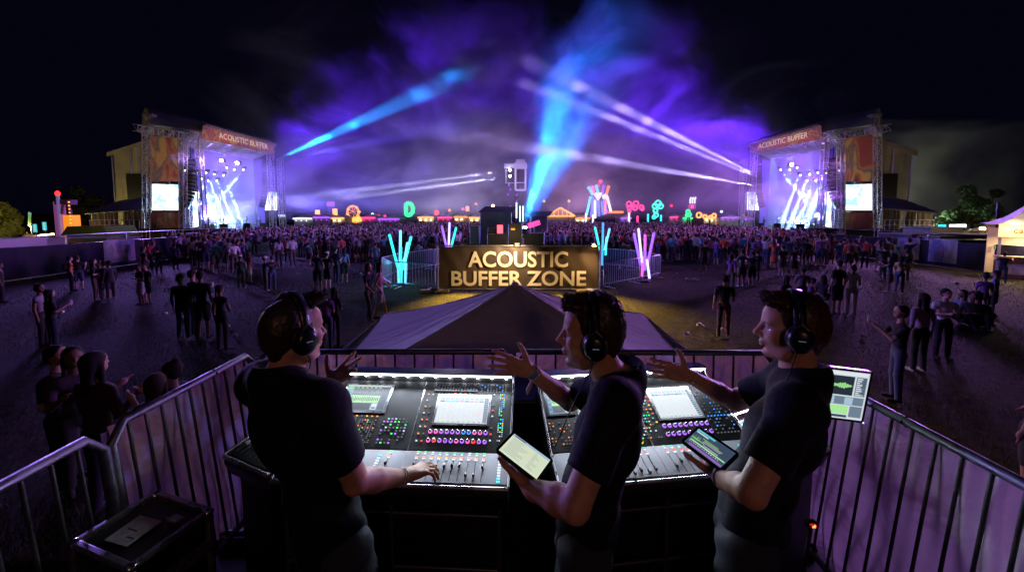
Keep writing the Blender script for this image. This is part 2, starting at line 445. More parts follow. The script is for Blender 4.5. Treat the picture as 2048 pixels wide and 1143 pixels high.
def hand_sdf(S, wr, d, th, pn, tag=0, curl=(.25, .3, .35, .45), spread=.09, thumb=(.75, .25), size=1.0, nail=None, k=.006):
    """wr wrist, d towards the fingers, th towards the thumb side, pn palm normal (out of the palm)"""
    d = Vector(d).normalized(); th = Vector(th); th = (th-d*th.dot(d)).normalized()
    n = d.cross(th); n = n if n.dot(Vector(pn)) > 0 else -n
    wr = Vector(wr); z = size; M = Mx(d, th, n)
    if not isinstance(spread, (tuple, list)): spread = [spread*q for q in (1.3, .35, -.6, -1.6)]
    p = lambda a, b, c_: wr + d*(a*z) + th*(b*z) + n*(c_*z)
    S.cone(p(-.02, 0, 0), p(.03, 0, 0), .024*z, .026*z, .015, tag, fn=n, f=.72)
    for b0, b1, l0 in ((.012, .031, .088), (.004, .0105, .092), (-.004, -.0095, .086), (-.012, -.028, .077)):
        S.cone(p(.012, b0, 0), p(l0, b1, 0), .0155*z, .0105*z, .012, tag)
    S.ell(p(.045, .018, .008), (.036*z, .017*z, .013*z), M, .012, tag)
    S.ell(p(.042, -.020, .006), (.036*z, .013*z, .012*z), M, .012, tag)
    lens = ((.042, .027, .022), (.046, .030, .023), (.042, .028, .022), (.033, .021, .020))
    for i, (bx, b1) in enumerate(((.088, .031), (.092, .0105), (.086, -.0095), (.077, -.028))):
        q = p(bx, b1, 0); ang = 0; sd = d*math.cos(spread[i]) + th*math.sin(spread[i])
        r = (.0092, .0094, .009, .0078)[i]*z
        for j in range(3):
            ang += curl[i]*(.9, 1.25, .8)[j]
            q2 = q + (sd*math.cos(ang) + n*math.sin(ang))*(lens[i][j]*z); r2 = r*(.93 if j < 2 else .85)
            S.cone(q, q2, r, r2, k, tag); q, r = q2, r2
    # thumb leaves the side of the palm near its base
    a0, a1 = thumb; q = p(.022, .024, .004)
    dirs = [d*math.cos(a0) + th*math.sin(a0) + n*a1, d*math.cos(a0-.12) + th*math.sin(a0-.12) + n*a1*.9, d*math.cos(a0-.3) + th*math.sin(a0-.3) + n*(a1*.7)]
    r = .0155*z
    for dd, L, r2 in zip(dirs, (.042, .034, .026), (.0115, .0102, .0088)):
        q2 = q + dd.normalized()*(L*z); S.cone(q, q2, r, r2*z, .008, tag); q, r = q2, r2*z

# ---------------------------------------------------------------- festival goers
def mat_shirt(name, dark=False):
    m, nt, N, L, b = newmat(name); oi = N.new('ShaderNodeObjectInfo')
    L.new(oi.outputs['Color'], b.inputs['Base Color']); b.inputs['Roughness'].default_value = .85
    return m
def mat_ramp(name, stops, rough=.85, src='Random'):
    m, nt, N, L, b = newmat(name); oi = N.new('ShaderNodeObjectInfo'); cr = N.new('ShaderNodeValToRGB'); cr.color_ramp.interpolation = 'CONSTANT'
    e = cr.color_ramp.elements
    while len(e) < len(stops): e.new(.5)
    for i, c in enumerate(stops): e[i].position = i/len(stops); e[i].color = (*c, 1)
    L.new(oi.outputs[src], cr.inputs[0]); L.new(cr.outputs[0], b.inputs['Base Color']); b.inputs['Roughness'].default_value = rough
    return m
M_SKIN_C = mat_ramp('crowd_skin', [(.52, .30, .22), (.42, .23, .16), (.30, .16, .10), (.55, .34, .26), (.2, .1, .06)], .6)
M_TOP_C = mat_shirt('crowd_top')
M_BOT_C = mat_ramp('crowd_trousers', [(.02, .02, .03), (.03, .04, .08), (.015, .015, .015), (.10, .09, .07), (.05, .07, .14), (.02, .02, .02)])
M_HAIR_C = mat_ramp('crowd_hair', [(.008, .005, .004), (.016, .009, .006), (.006, .004, .003), (.035, .02, .01), (.010, .006, .005)], .85)
M_SHOE = mat_ramp('crowd_shoes', [(.02, .02, .02), (.4, .4, .4), (.03, .03, .03)])
M_WHITE_C = pm('crowd_white', (.6, .6, .62), .8)
PMATS = [M_SKIN_C, M_TOP_C, M_BOT_C, M_HAIR_C, M_SHOE, M_WHITE_C]
def person_mesh(name, h=.02, arms='down', legs='trousers', hair='short', step=0.0, lean=0.0, turn=0.0, female=False, item=None, sit=False, top='tee', cap=False, seed=0, mats=None, hz=1.75, bag=False):
    """standing figure facing +y, feet on z = 0"""
    S = SDF((-.62, -.62, -.03), (.62, .68, hz+.55), h)
    rg = random.Random(seed); z = hz/1.75; k = .03
    sw = (.165 if female else .19)*z; hw = (.10 if female else .095)*z
    if sit: hipz = .12
    else: hipz = .92*z
    lf = Vector((0, math.sin(lean), math.cos(lean)))
    hip = Vector((0, 0, hipz)); chest = hip + lf*(.34*z); sh = hip + lf*(.50*z); nk = hip + lf*(.56*z)
    tb = 1 if top != 'bare' else 0
    # legs
    for s in (-1, 1):
        st = step*s
        if sit:
            kn = Vector((s*.16, .36, .34)); an = Vector((s*.12, .50, .07)); hp = hip + Vector((s*hw, 0, 0))
        else:
            hp = hip + Vector((s*hw, 0, -.02)); kn = Vector((s*(.095+.012*rg.random()), st*.5+.02, .50*z)); an = Vector((s*(.10+.03*rg.random()), st, .085))
        S.cone(hp, kn, .082*z, .062*z, k, 2 if legs in ('trousers', 'shorts', 'skirt') else 2)
        lt = 2 if legs == 'trousers' else 0
        S.cone(kn, an, (.062 if lt else .052)*z, (.050 if lt else .036)*z, k if lt else .01, lt)
        S.cone(an + Vector((0, -.02, -.045)), an + Vector((s*.01, .14, -.055)), .037, .032, .01, 4)
    S.cone(hip + Vector((0, 0, -.02)), hip + lf*.10, .112*z, .105*z, .04, 2, fn=(0, 1, 0), f=.85)
    if legs == 'skirt': S.cone(hip + Vector((0, 0, -.02)), hip - Vector((0, 0, .30)), .12, .17, .03, 2, fn=(0, 1, 0), f=.85)
    if legs == 'dress': S.cone(hip + Vector((0, 0, .0)), hip - Vector((0, 0, .42)), .12, .19, .03, 1, fn=(0, 1, 0), f=.8)
    if legs == 'shorts':
        for s in (-1, 1): S.cone(hip + Vector((s*hw, 0, -.05)), Vector((s*.11, 0, .56)), .10, .085, .02, 2)
    # torso
    S.cone(hip + lf*.08, chest, .108*z, (.112 if female else .140)*z, .05, tb, fn=(0, 1, 0), f=.78)
    S.cone(sh - Vector((sw*.62, 0, .06)), sh + Vector((sw*.62, 0, -.06)), .092*z, .092*z, .05, tb, fn=(0, 1, 0), f=.95)
    if top == 'jacket': S.cone(hip + lf*-.04, chest, .145*z, .15*z, .03, 1, fn=(0, 1, 0), f=.85)
    S.cone(sh - Vector((0, 0, .02)), nk + lf*.06, .055*z, .047*z, .02, 0)
    # arms
    A = {'down': ((.05, -.02, -.28), (.07, .03, -.50)), 'fold': ((.05, .02, -.27), (-.13, .22, -.20)), 'phone': ((.03, .16, -.20), (-.08, .34, -.02)),
         'up': ((.09, .10, .14), (.04, .14, .40)), 'wide': ((.20, .05, .10), (.22, .10, .38)), 'drink': ((.04, .03, -.27), (-.02, .27, -.12)),
         'hip': ((.16, -.06, -.22), (.03, .08, -.34)), 'walk': ((.04, -.12, -.26), (.05, .02, -.47)), 'walk2': ((.04, .10, -.26), (.03, .27, -.40)),
         'reach': ((.10, .20, -.10), (.12, .42, .02)), 'clap': ((.05, .16, .05), (-.12, .25, .28))}
    aa = arms if isinstance(arms, tuple) else (arms, arms)
    for s, an_ in zip((-1, 1), aa):
        e, w_ = A[an_]; so = sh + Vector((s*sw, 0, -.045)); el = so + Vector((s*e[0], e[1], e[2]))*z; wr = so + Vector((s*w_[0], w_[1], w_[2]))*z
        sl = 1 if top in ('long', 'jacket') else 0
        S.cone(so, so.lerp(el, .62 if top != 'vest' else .05), .056*z, .050*z, .03, tb)
        S.cone(so.lerp(el, .5), el, .043*z, .038*z, .012, sl)
        S.cone(el, wr, .038*z, .027*z, .012, sl)
        dd = (wr-el).normalized()
        S.ell(wr + dd*.06, (.030, .038, .055), Mx(dd.orthogonal().normalized(), dd.cross(dd.orthogonal().normalized()), dd), .012, 0)
        if h < .014:
            for q in (-1, 0, 1): S.cone(wr + dd*.08, wr + dd*.16 + Vector((q*.016, 0, .006)), .012, .009, .006, 0)
        if item == 'cup' and s == 1: S.cone(wr + dd*.09 + Vector((0, .02, -.04)), wr + dd*.09 + Vector((0, .02, .06)), .030, .038, 0, 5)
        if item == 'phone' and s == 1: S.ell(wr + dd*.11 + Vector((0, .02, .03)), (.038, .012, .075), None, 0, 5)
    # head
    t = turn; hc = nk + lf*(.165*z) + Vector((0, .012, 0)); f = Vector((-math.sin(t), math.cos(t), 0)); l = Vector((f.y, -f.x, 0))*-1; u = Vector((0, 0, 1)); M = Mx(f, l, u)
    S.ell(hc + u*.02, (.098, .077, .105), M, .02, 0)
    S.ell(hc + f*.045 - u*.055, (.052, .05, .060), M, .02, 0)
    S.cone(hc + f*.092 + u*.005, hc + f*.108 - u*.022, .010, .012, .012, 0)
    if h < .014:
        for s in (-1, 1): S.ell(hc + f*.085 + l*(s*.032) + u*.005, (.016, .016, .010), M, .01, 0, 's')
    # hair
    S.ell(hc - f*.018 + u*.042, (.102, .086, .094), M, .012, 3)
    S.ell(hc - f*.045 - u*.01, (.068, .080, .085), M, .012, 3)
    if hair == 'long':
        S.cone(hc - f*.055 + u*.02, hc - f*.075 - u*.27, .074, .055, .03, 3, fn=f, f=.65)
        for s in (-1, 1): S.cone(hc + l*(s*.072), hc + l*(s*.075) - u*.22 + f*.01, .028, .022, .02, 3)
    if hair == 'bun': S.ell(hc - f*.06 + u*.13, (.042, .042, .042), None, .015, 3)
    if hair == 'pony': S.cone(hc - f*.10 + u*.05, hc - f*.13 - u*.18, .030, .018, .02, 3)
    if cap: S.ell(hc + u*.075, (.108, .090, .062), M, .01, 5 if cap == 2 else 1); S.cone(hc + f*.08 + u*.07, hc + f*.165 + u*.055, .055, .045, .01, 5 if cap == 2 else 1, fn=u, f=.25)
    if bag: S.ell(chest - Vector((0, .17, .02)), (.13, .09, .20), None, .02, 4)
    V, F, FT, T = S.mesh()
    V = smooth_mesh(V, F, 1, .4)
    return np_mesh(name, V, F, FT, mats or PMATS)
# ---------------------------------------------------------------- materials
M_STEEL = pm('galvanised_steel', (.42, .43, .47), .38, .9, .2, 14)
M_TRUSS = pm('truss_aluminium', (.55, .55, .58), .4, .75, .1, 3)
M_BLACK = pm('black_paint', (.012, .012, .014), .45, 0, .4, 12)
M_BLACKM = pm('black_plastic', (.010, .010, .011), .35)
M_DARKF = pm('dark_scrim', (.016, .017, .035), .85, 0, .35, 1.2, .02)
M_TARP = pm('beige_tarpaulin', (.19, .175, .15), .7, 0, .25, .5, .25)
M_DARKROOF = pm('dark_tent_roof', (.03, .03, .05), .6, 0, .3, .6, .1)
M_WHITETENT = pm('white_tent_fabric', (.5, .5, .52), .7, 0, .15, .8, .1)
M_SCREEN = em('led_screen_white', (.93, .95, 1.0), 2.6)
_n = M_SCREEN.node_tree; _t = _n.nodes.new('ShaderNodeTexNoise'); _t.inputs['Scale'].default_value = .9; _t.inputs['Detail'].default_value = 3; _c = _n.nodes.new('ShaderNodeTexCoord'); _r = _n.nodes.new('ShaderNodeValToRGB')
_r.color_ramp.elements[0].position = .38; _r.color_ramp.elements[0].color = (.22, .38, .75, 1); _r.color_ramp.elements[1].position = .52; _r.color_ramp.elements[1].color = (.95, .97, 1, 1)
_n.links.new(_c.outputs['Object'], _t.inputs['Vector']); _n.links.new(_t.outputs['Fac'], _r.inputs[0]); _n.links.new(_r.outputs[0], _n.nodes['Principled BSDF'].inputs['Emission Color'])
M_BULB = em('warm_bulb', (1, .62, .25), 22)
M_WBULB = em('white_bulb', (.9, .92, 1), 30)
def em_art(name, cols, scale, seed, strength=0.0, rough=.7):
    """printed festival artwork: large soft shapes in a few ink colours"""
    m, nt, N, L, b = newmat(name)
    tc = N.new('ShaderNodeTexCoord'); mp = N.new('ShaderNodeMapping'); mp.inputs['Location'].default_value = (seed, seed*1.7, seed*.3)
    nz = N.new('ShaderNodeTexNoise'); nz.inputs['Scale'].default_value = scale; nz.inputs['Detail'].default_value = 6; nz.inputs['Distortion'].default_value = .9; mp.inputs['Scale'].default_value = (1, 1, .45)
    vo = N.new('ShaderNodeTexVoronoi'); vo.inputs['Scale'].default_value = scale*1.6
    mx = N.new('ShaderNodeMath'); mx.operation = 'MULTIPLY_ADD'; mx.inputs[1].default_value = .45
    cr = N.new('ShaderNodeValToRGB'); e = cr.color_ramp.elements
    L.new(tc.outputs['Object'], mp.inputs[0]); L.new(mp.outputs[0], nz.inputs['Vector']); L.new(mp.outputs[0], vo.inputs['Vector'])
    L.new(vo.outputs['Distance'], mx.inputs[0]); L.new(nz.outputs['Fac'], mx.inputs[2]); L.new(mx.outputs[0], cr.inputs[0])
    while len(e) < len(cols): e.new(.5)
    for i, c in enumerate(cols): e[i].position = .34 + .5*i/(len(cols)-1); e[i].color = (*c, 1)
    L.new(cr.outputs[0], b.inputs['Base Color']); b.inputs['Roughness'].default_value = rough
    bp = N.new('ShaderNodeBump'); bp.inputs['Distance'].default_value = .05; n2 = N.new('ShaderNodeTexNoise'); n2.inputs['Scale'].default_value = scale*2
    L.new(tc.outputs['Object'], n2.inputs['Vector']); L.new(n2.outputs['Fac'], bp.inputs['Height']); L.new(bp.outputs[0], b.inputs['Normal'])
    return m
M_ART = em_art('printed_festival_art', [(.06, .05, .12), (.22, .08, .12), (.42, .16, .10), (.55, .32, .12), (.50, .36, .20), (.14, .14, .22), (.48, .22, .16), (.30, .08, .12)], .42, 3)
M_ART3 = em_art('printed_fascia_art', [(.35, .10, .16), (.62, .24, .10), (.70, .42, .12), (.45, .12, .20), (.65, .45, .25), (.30, .14, .30), (.6, .2, .2)], .8, 6)
M_ART2 = em_art('printed_mural', [(.30, .30, .36), (.35, .20, .35), (.10, .14, .30), (.45, .40, .45), (.20, .25, .22)], .9, 8)

# ---------------------------------------------------------------- field
def ground():
    m, nt, N, L, b = newmat('worn_grass')
    tc = N.new('ShaderNodeTexCoord'); n1 = N.new('ShaderNodeTexNoise'); n1.inputs['Scale'].default_value = .35; n1.inputs['Detail'].default_value = 5
    n2 = N.new('ShaderNodeTexNoise'); n2.inputs['Scale'].default_value = 6; n2.inputs['Detail'].default_value = 6; n2.inputs['Roughness'].default_value = .7
    for n in (n1, n2): L.new(tc.outputs['Object'], n.inputs['Vector'])
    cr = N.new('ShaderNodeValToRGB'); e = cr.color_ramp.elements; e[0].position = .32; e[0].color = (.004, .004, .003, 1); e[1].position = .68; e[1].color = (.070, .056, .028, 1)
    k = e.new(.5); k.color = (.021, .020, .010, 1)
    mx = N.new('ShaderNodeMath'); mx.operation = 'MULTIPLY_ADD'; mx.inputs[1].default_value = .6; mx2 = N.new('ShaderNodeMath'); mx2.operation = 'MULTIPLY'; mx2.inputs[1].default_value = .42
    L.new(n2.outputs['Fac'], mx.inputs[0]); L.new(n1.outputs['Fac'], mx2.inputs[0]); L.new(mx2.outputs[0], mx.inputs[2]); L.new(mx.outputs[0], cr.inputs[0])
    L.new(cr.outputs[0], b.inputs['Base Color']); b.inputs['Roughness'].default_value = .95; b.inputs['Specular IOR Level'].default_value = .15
    bp = N.new('ShaderNodeBump'); bp.inputs['Distance'].default_value = .05; L.new(n2.outputs['Fac'], bp.inputs['Height']); L.new(bp.outputs[0], b.inputs['Normal'])
    from mathutils import noise
    mb = MB(); xs = [-900, -300, -120, -70] + [-50 + i for i in range(101)] + [70, 120, 300, 900]; ys = [-60, -20, -5] + [i*.8 for i in range(90)] + [80, 110, 160, 400, 1500]
    vs = [(x, y, -.02 + .05*noise.noise((x*.35, y*.35, 0)) + .03*noise.noise((x*1.1, y*1.1, 3)) if abs(x) < 60 and 0 < y < 75 else -.02) for y in ys for x in xs]
    w_ = len(xs); mb.add(vs, [(j*w_+i, j*w_+i+1, (j+1)*w_+i+1, (j+1)*w_+i) for j in range(len(ys)-1) for i in range(w_-1)], 0, True)
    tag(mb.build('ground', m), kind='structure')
    # tufts of grass
    rg = np.random.default_rng(4); n = 90000
    u = rg.random(n); Y = 3.0 + 22*u**1.6; X = (rg.random(n)*2-1)*(Y*1.45 + .5)
    m2 = pm('grass_blades', (.048, .044, .022), .85, 0, .6, 1.3)
    nt2 = m2.node_tree; tr = nt2.nodes.new('ShaderNodeBsdfTranslucent'); tr.inputs[0].default_value = (.07, .065, .035, 1); ms = nt2.nodes.new('ShaderNodeMixShader'); ms.inputs[0].default_value = .5
    nt2.links.new(nt2.nodes['Principled BSDF'].outputs[0], ms.inputs[1]); nt2.links.new(tr.outputs[0], ms.inputs[2]); nt2.links.new(ms.outputs[0], nt2.nodes['Material Output'].inputs[0])
    h = .02 + .04*rg.random(n); a = rg.random(n)*math.pi*2; wd = .003 + .0004*Y
    bx, by = np.cos(a)*wd, np.sin(a)*wd; lx, ly = (rg.random(n)-.5)*.07, (rg.random(n)-.5)*.07
    V = np.zeros((n, 3, 3)); V[:, 0] = np.stack([X-bx, Y-by, X*0-.03], 1); V[:, 1] = np.stack([X+bx, Y+by, X*0-.03], 1); V[:, 2] = np.stack([X+lx, Y+ly, h], 1)
    me = np_mesh('grass', V.reshape(-1, 3), np.arange(3*n).reshape(-1, 3), np.zeros(n), [m2], False)
    tag(obj_np('grass', me), 'short trampled grass growing over the festival field', kind='stuff')
ground()

# ---------------------------------------------------------------- perimeter hoarding along both sides
def hoarding(sgn, x, label, art_spans, panels):
    root = empty('perimeter_fence', (sgn*x, 18, 0), label, 'fence')
    mb = MB()
    for y in np.arange(7, 31, .5):
        o = .03*math.sin(y*5.1)
        mb.slab((sgn*(x+o), y, .02), (sgn*(x - .03*math.sin((y+.5)*5.1)*0 + .03*math.sin((y+.5)*5.1)), y+.5, .02), (sgn*(x + .03*math.sin((y+.5)*5.1)), y+.5, 1.52), (sgn*(x+o), y, 1.52), .02)
    mb.build('scrim', M_DARKF, root)
    for y in np.arange(7, 31.1, 3.0):
        MB().bar((sgn*(x+.06), y, 0), (sgn*(x+.06), y, 2.0), .03).bar((sgn*(x+.06), y, .1), (sgn*(x+.9), y, .02), .02).build('post', M_STEEL, root)
    MB().bar((sgn*(x+.06), 7, 1.98), (sgn*(x+.06), 31, 1.98), .022).bar((sgn*(x+.06), 7, 1.50), (sgn*(x+.06), 31, 1.50), .02).build('rail', M_STEEL, root)
    for y0, y1 in panels:
        MB().slab((sgn*(x+.03), y0, 1.55), (sgn*(x+.03), y1, 1.55), (sgn*(x+.03), y1, 1.95), (sgn*(x+.03), y0, 1.95), .015).build('top_board', M_WHITETENT, root)
    for y0, y1 in art_spans:
        MB().sheet(lambda a, b: (sgn*(x-.07-.03*math.sin(a*9)*(1-b)), y0+(y1-y0)*a, .25+1.35*b), 10, 6).build('printed_banner', M_ART2, root)
    return root
hoarding(-1, 23.7, 'dark fabric hoarding on steel posts along the left side of the field', [(20.6, 22.3)], [(9, 13), (13.3, 16), (16.3, 18.2)])
hoarding(1, 25.6, 'dark fabric hoarding on steel posts along the right side beside the bar', [(20.4, 21.8), (22.3, 23.6)], [])

# ---------------------------------------------------------------- the two main stages
def stage(mir, seed):
    sg = -1 if mir else 1
    def Q(u, v, Y): return P(2048-u if mir else u, v, Y)
    def X(p): return Vector((p[0]*sg, p[1], p[2]))       # left-stage metres -> this side
    side = 'right' if mir else 'left'
    word = 'violet' if mir else 'blue'
    root = empty('concert_stage', X((-38, 46, 0)), 'open festival stage flooded with %s light at the %s of the crowd' % (word, side), 'stage', 'twin festival stages')
    F0, F1 = Vector((-38.1, 44, 0)), Vector((-33.2, 50, 0)); ax = (F1-F0).normalized(); inn = Vector((-ax.y, ax.x, 0)); W = (F1-F0).length
    def S_(a, b, z): p = F0 + ax*(a*W) + inn*b; return X((p.x, p.y, z))
    DK, RF = 1.0, 12.3
    mb = MB(); mb.prism([S_(-.02, 0, .1), S_(1.02, 0, .1), S_(1.02, 9.5, .1), S_(-.02, 9.5, .1)], (0, 0, DK-.1)); mb.build('deck', pm('stage_deck', (.03, .03, .035), .4, 0, .3, .7), root)
    sk = MB(); sk.slab(S_(-.25, -.1, 0), S_(1.04, -.1, 0), S_(1.04, -.1, DK+.05), S_(-.25, -.1, DK+.05), .04); sk.build('skirt', M_DARKF, root)
    mback = pm('stage_backcloth', (.12, .05, .38), .8, 0, .3, .25, .15)
    mb = MB(); mb.slab(S_(-.05, 9.2, DK), S_(1.05, 9.2, DK), S_(1.05, 9.2, RF), S_(-.05, 9.2, RF), .06)
    mb.slab(S_(1.06, 9.2, DK), S_(1.06, 5.5, DK), S_(1.06, 5.5, RF-1), S_(1.06, 9.2, RF-1), .06); mb.build('backcloth', mback, root)
    # towers
    for a, b, n in ((.02, .3, 1), (.99, .3, 1), (1.16, .6, 1), (.02, 8.6, 1)):
        MB().truss(S_(a, b, .1), S_(a, b, RF+.2 if a < 1.1 else RF-1.4), .55, .55, .055, 16).build('tower', M_TRUSS, root)
    # roof grid under the arched tarpaulin
    rg_ = random.Random(seed); mb = MB()
    for b in (.2, 1.6, 3.0, 4.4, 5.8, 7.2, 8.6): mb.truss(S_(-.08, b, RF+.5-.02*b), S_(1.04, b, RF-.25-.02*b), .45, .5, .05, 9)
    for a in (0, .25, .5, .75, 1.0): mb.truss(S_(a, 0, RF+.45-.75*a), S_(a, 9, RF+.3-.75*a), .45, .5, .05, 10)
    for k in range(26):
        a, b = rg_.random(), rg_.random()*8; mb.bar(S_(a, b, RF-.1-.6*a), S_(a + rg_.uniform(-.2, .2), b + rg_.uniform(-.8, .8), RF-.4-.6*a), .04, 4)
    mb.build('roof_truss', M_TRUSS, root)
    def arch(u, v):
        a = -.50 + 1.58*u; b = -.2 + 9.8*v
        return S_(a, b, RF + .85 - .75*max(0, min(1, a)) + 2.6*math.sin(math.pi*min(1, max(0, v)))**.8*(1-.35*u))
    rf = MB().sheet(arch, 12, 14); e_ = [arch(0, k/14) for k in range(15)]; rf.add(e_, [tuple(range(15))]); rf.build('roof', M_TARP, root)
    # header banner along the front
    h0b, h0t = Q(403, 277, 44), Q(406, 250, 44); h1b, h1t = Q(549, 308, 50), Q(549, 289, 50)
    fas = MB(); fas.slab(h0b, h1b, h1t, h0t, .15 if not mir else -.15); fa = fas.build('fascia', M_ART3, root)
    ml = em('fascia_lettering', (1, .85, .75), .35, (.85, .8, .75))
    A, B = (h1b, h0b) if mir else (h0b, h1b); At, Bt = (h1t, h0t) if mir else (h0t, h1t)
    vs, fs = text_mesh('ACOUSTIC BUFFER', 1, .02, res=2)
    mid = (A+B+At+Bt)/4; dx = (B-A).normalized(); up = Vector((0, 0, 1)); nz_ = dx.cross(up).normalized(); nz_ = nz_ if nz_.y < 0 else -nz_
    dx2 = ((B+Bt)-(A+At)).normalized()
    MB().add(place(vs, mid + nz_*.22 + dx*(.35 if not mir else -.1), dx2*.62, up*1.0, nz_), fs).build('lettering', ml, fa)
    MB().truss(h0t+Vector((0, .3, .0)), h1t+Vector((0, .3, 0)), .3, .3, .04).build('fascia_truss', M_TRUSS, root)
    # hanging speaker arrays
    def array(u, v0, v1, Y, n, wid, curve, mt):
        o = MB(); p0, p1 = Q(u, v0, Y), Q(u, v1, Y); L = (p0-p1).length/n; p = p0.copy(); ang = 0
        for k in range(n):
            ang = curve*(k/n)**1.6
            d = Vector((-sg*math.sin(ang)*.75, -math.sin(ang)*.4, -math.cos(ang)))
            c = p + d*L*.5
            o.bbox(c, (wid, .75, L*.90), .03, Matrix.Rotation(sg*.5, 3, 'Z') @ Matrix.Rotation(sg*ang*.8, 3, 'Y'), 0); p = p + d*L
        o.bar(p0 + Vector((0, 0, 0)), p0 + Vector((0, 0, 1.4)), .05, 6).box(p0 + Vector((0, 0, .1)), (wid*.9, .7, .1))
        return o
    array(382, 318, 418, 43.6, 14, .95, .55, 0).build('speaker_array', M_BLACKM, root)
    array(530, 330, 416, 50.3, 14, .7, .35, 0).build('speaker_array', pm('grey_speaker', (.06, .06, .10), .5), root)
    # moving heads and blinders
    rig = [(396, 345, 46), (414, 345, 46.5), (430, 348, 47), (449, 350, 47.5), (405, 357, 49), (435, 361, 49), (418, 361, 49), (488, 339, 50), (470, 339, 50), (455, 335, 49), (372, 341, 46)]
    mh = em('moving_head_lens', (.75, .82, 1), 30)
    for (u, v, Y) in rig:
        c = Q(u, v, Y); hd = MB().bbox(c + Vector((0, .12, .30)), (.42, .34, .28), .05).bar(c + Vector((0, .1, .1)), c + Vector((0, .0, -.05)), .14, 8).build('moving_head', M_BLACKM, root)
        MB().ell(c + Vector((0, -.12, -.05)), (.07, .06, .07), 8, 6).build('lens', mh, hd)
    bl = em('blinder_glow', (1, .55, .28), 160)
    for (u, v) in (((442, 321), (474, 326)) if not mir else ((2048-1584, 329),)):
        c = Q(u, v, 45.5); hd = MB().bbox(c + Vector((0, .2, 0)), (.7, .25, .5), .05).build('blinder', M_BLACKM, root)
        MB().ell(c, (.17, .1, .17), 10, 6).build('lamp_face', bl, hd)
    # led walls
    def screen(c4, Y4, mt=M_SCREEN, nm='video_screen', fr=True):
        ps = [Q(u, v, y) for (u, v), y in zip(c4, Y4)]
        if mir: ps = [ps[1], ps[0], ps[3], ps[2]]
        o = MB().slab(ps[0], ps[3], ps[2], ps[1], .12).build(nm, mt, root)
        if fr:
            cc = sum(ps, Vector())/4; q = [cc + (p-cc)*1.07 + Vector((0, .14, 0)) for p in ps]
            MB().slab(q[0], q[3], q[2], q[1], .2).build('screen_frame', M_BLACK, o)
        return o
    screen(((304, 368), (356, 369), (356, 420), (304, 420)), (41.6,)*4)
    screen(((385, 383), (397, 384), (397, 452), (385, 455)), (50, 50, 50, 50))
    screen(((535, 384), (553, 384), (553, 420), (530, 420)), (50.8,)*4)
    # wing tower: art panel, truss legs, cross truss and mast
    c = [Q(299, 271, 42), Q(360, 276, 42), Q(361, 363, 42), Q(299, 362, 42)]
    if mir: c = [c[1], c[0], c[3], c[2]]
    MB().slab(c[0], c[3], c[2], c[1], .08).build('wing_banner', M_ART, root)
    c = [Q(299, 424, 42), Q(361, 424, 42), Q(361, 474, 42), Q(299, 474, 42)]
    if mir: c = [c[1], c[0], c[3], c[2]]
    MB().slab(c[0], c[3], c[2], c[1], .08).build('wing_banner', M_ART, root)
    for u, v in ((293, 262), (366, 276)):
        MB().truss(Q(u, 475, 41.7), Q(u, v, 41.7), .5, .5, .055, 20).build('wing_tower', M_TRUSS, root)
    MB().truss(Q(272, 256, 41.4), Q(363, 271, 41.4), .7, .75, .06, 9).build('cross_truss', M_TRUSS, root)
    MB().truss(Q(299, 256, 41.4), Q(299, 233, 41.4), .5, .5, .05, 3).box(Q(299, 231, 41.4), (1.1, .6, .25)).build('mast', M_TRUSS, root)
    # risers, backline
    mb = MB(); mb.bbox(S_(.45, 6.2, DK+.35), (2.6, 2.2, .7), .04, .6).bbox(S_(.8, 6.0, DK+.3), (1.6, 1.4, .6), .04, .6).build('riser', M_BLACK, root)
    mb = MB()
    for a, b in ((.08, 1.5), (.16, 2.2), (.9, 2), (.3, 1), (.62, 1)): mb.bbox(S_(a, b, DK+.45), (.8, .6, .9), .04, .5*sg)
    mb.build('monitor_speaker', M_BLACKM, root)
    mb = MB()
    for k in range(4):
        c_ = S_(.45, 6.1, DK+1.0) + Vector(((k-1.5)*.45, -.2, .1*(k % 2)));  mb.lathe([(0, -.2), (.24, -.2), (.26, 0), (.24, .2), (0, .2)], c_, 10)
        mb.lathe([(0, 0), (.28, .02), (0, .05)], c_ + Vector((.1, 0, .7)), 10); mb.bar(c_ + Vector((.1, 0, .7)), c_, .02, 4)
    mb.build('drum_kit', pm('drum_shell', (.4, .35, .4), .3, .5), root)
    # front pit barrier
    mb = MB(); p0, p1 = X((-33, 35.5, 0)), X((-24.2, 30.5, 0))
    for k in range(12):
        a, b = p0.lerp(p1, k/12), p0.lerp(p1, (k+1)/12)
        mb.bar(a + Vector((0, 0, 1.15)), b + Vector((0, 0, 1.15)), .03).slab(a, b, b + Vector((0, 0, 1.0)), a + Vector((0, 0, 1.0)), .03)
    br = mb.build('pit_barrier', M_STEEL); tag(br, 'grey steel pit barrier in front of the %s stage' % side, 'barrier')
    # scaffold base skirt from the hoarding to the stage
    mb = MB(); q = [X((-23.8, 30.8, 0)), X((-29, 38, 0)), X((-33.5, 41.5, 0)), X((-46, 41.5, 0))]
    for a, b in zip(q, q[1:]): mb.slab(a, b, b + Vector((0, 0, 1.5)), a + Vector((0, 0, 1.5)), .05 if not mir else -.05)
    sc_ = mb.build('scaffold_skirt', M_DARKF); tag(sc_, 'dark fabric skirt round the scaffold base of the %s stage' % side, 'fence')
    # tarpaulin house behind
    t = empty('backstage_tent', Q(262, 470, 50), 'tall beige tarpaulin tent behind the %s stage' % side, 'tent', 'tall backstage tents')
    zt = [Q(232, 303, 48).z, Q(337, 262, 50).z]
    x0, x1 = -52.6*48/48, -46.0
    a0, a1 = Q(232, 400, 48), Q(345, 400, 48); a0.z = a1.z = .1
    b0, b1 = a0 + Vector((0, 6, 0)), a1 + Vector((0, 6, 0))
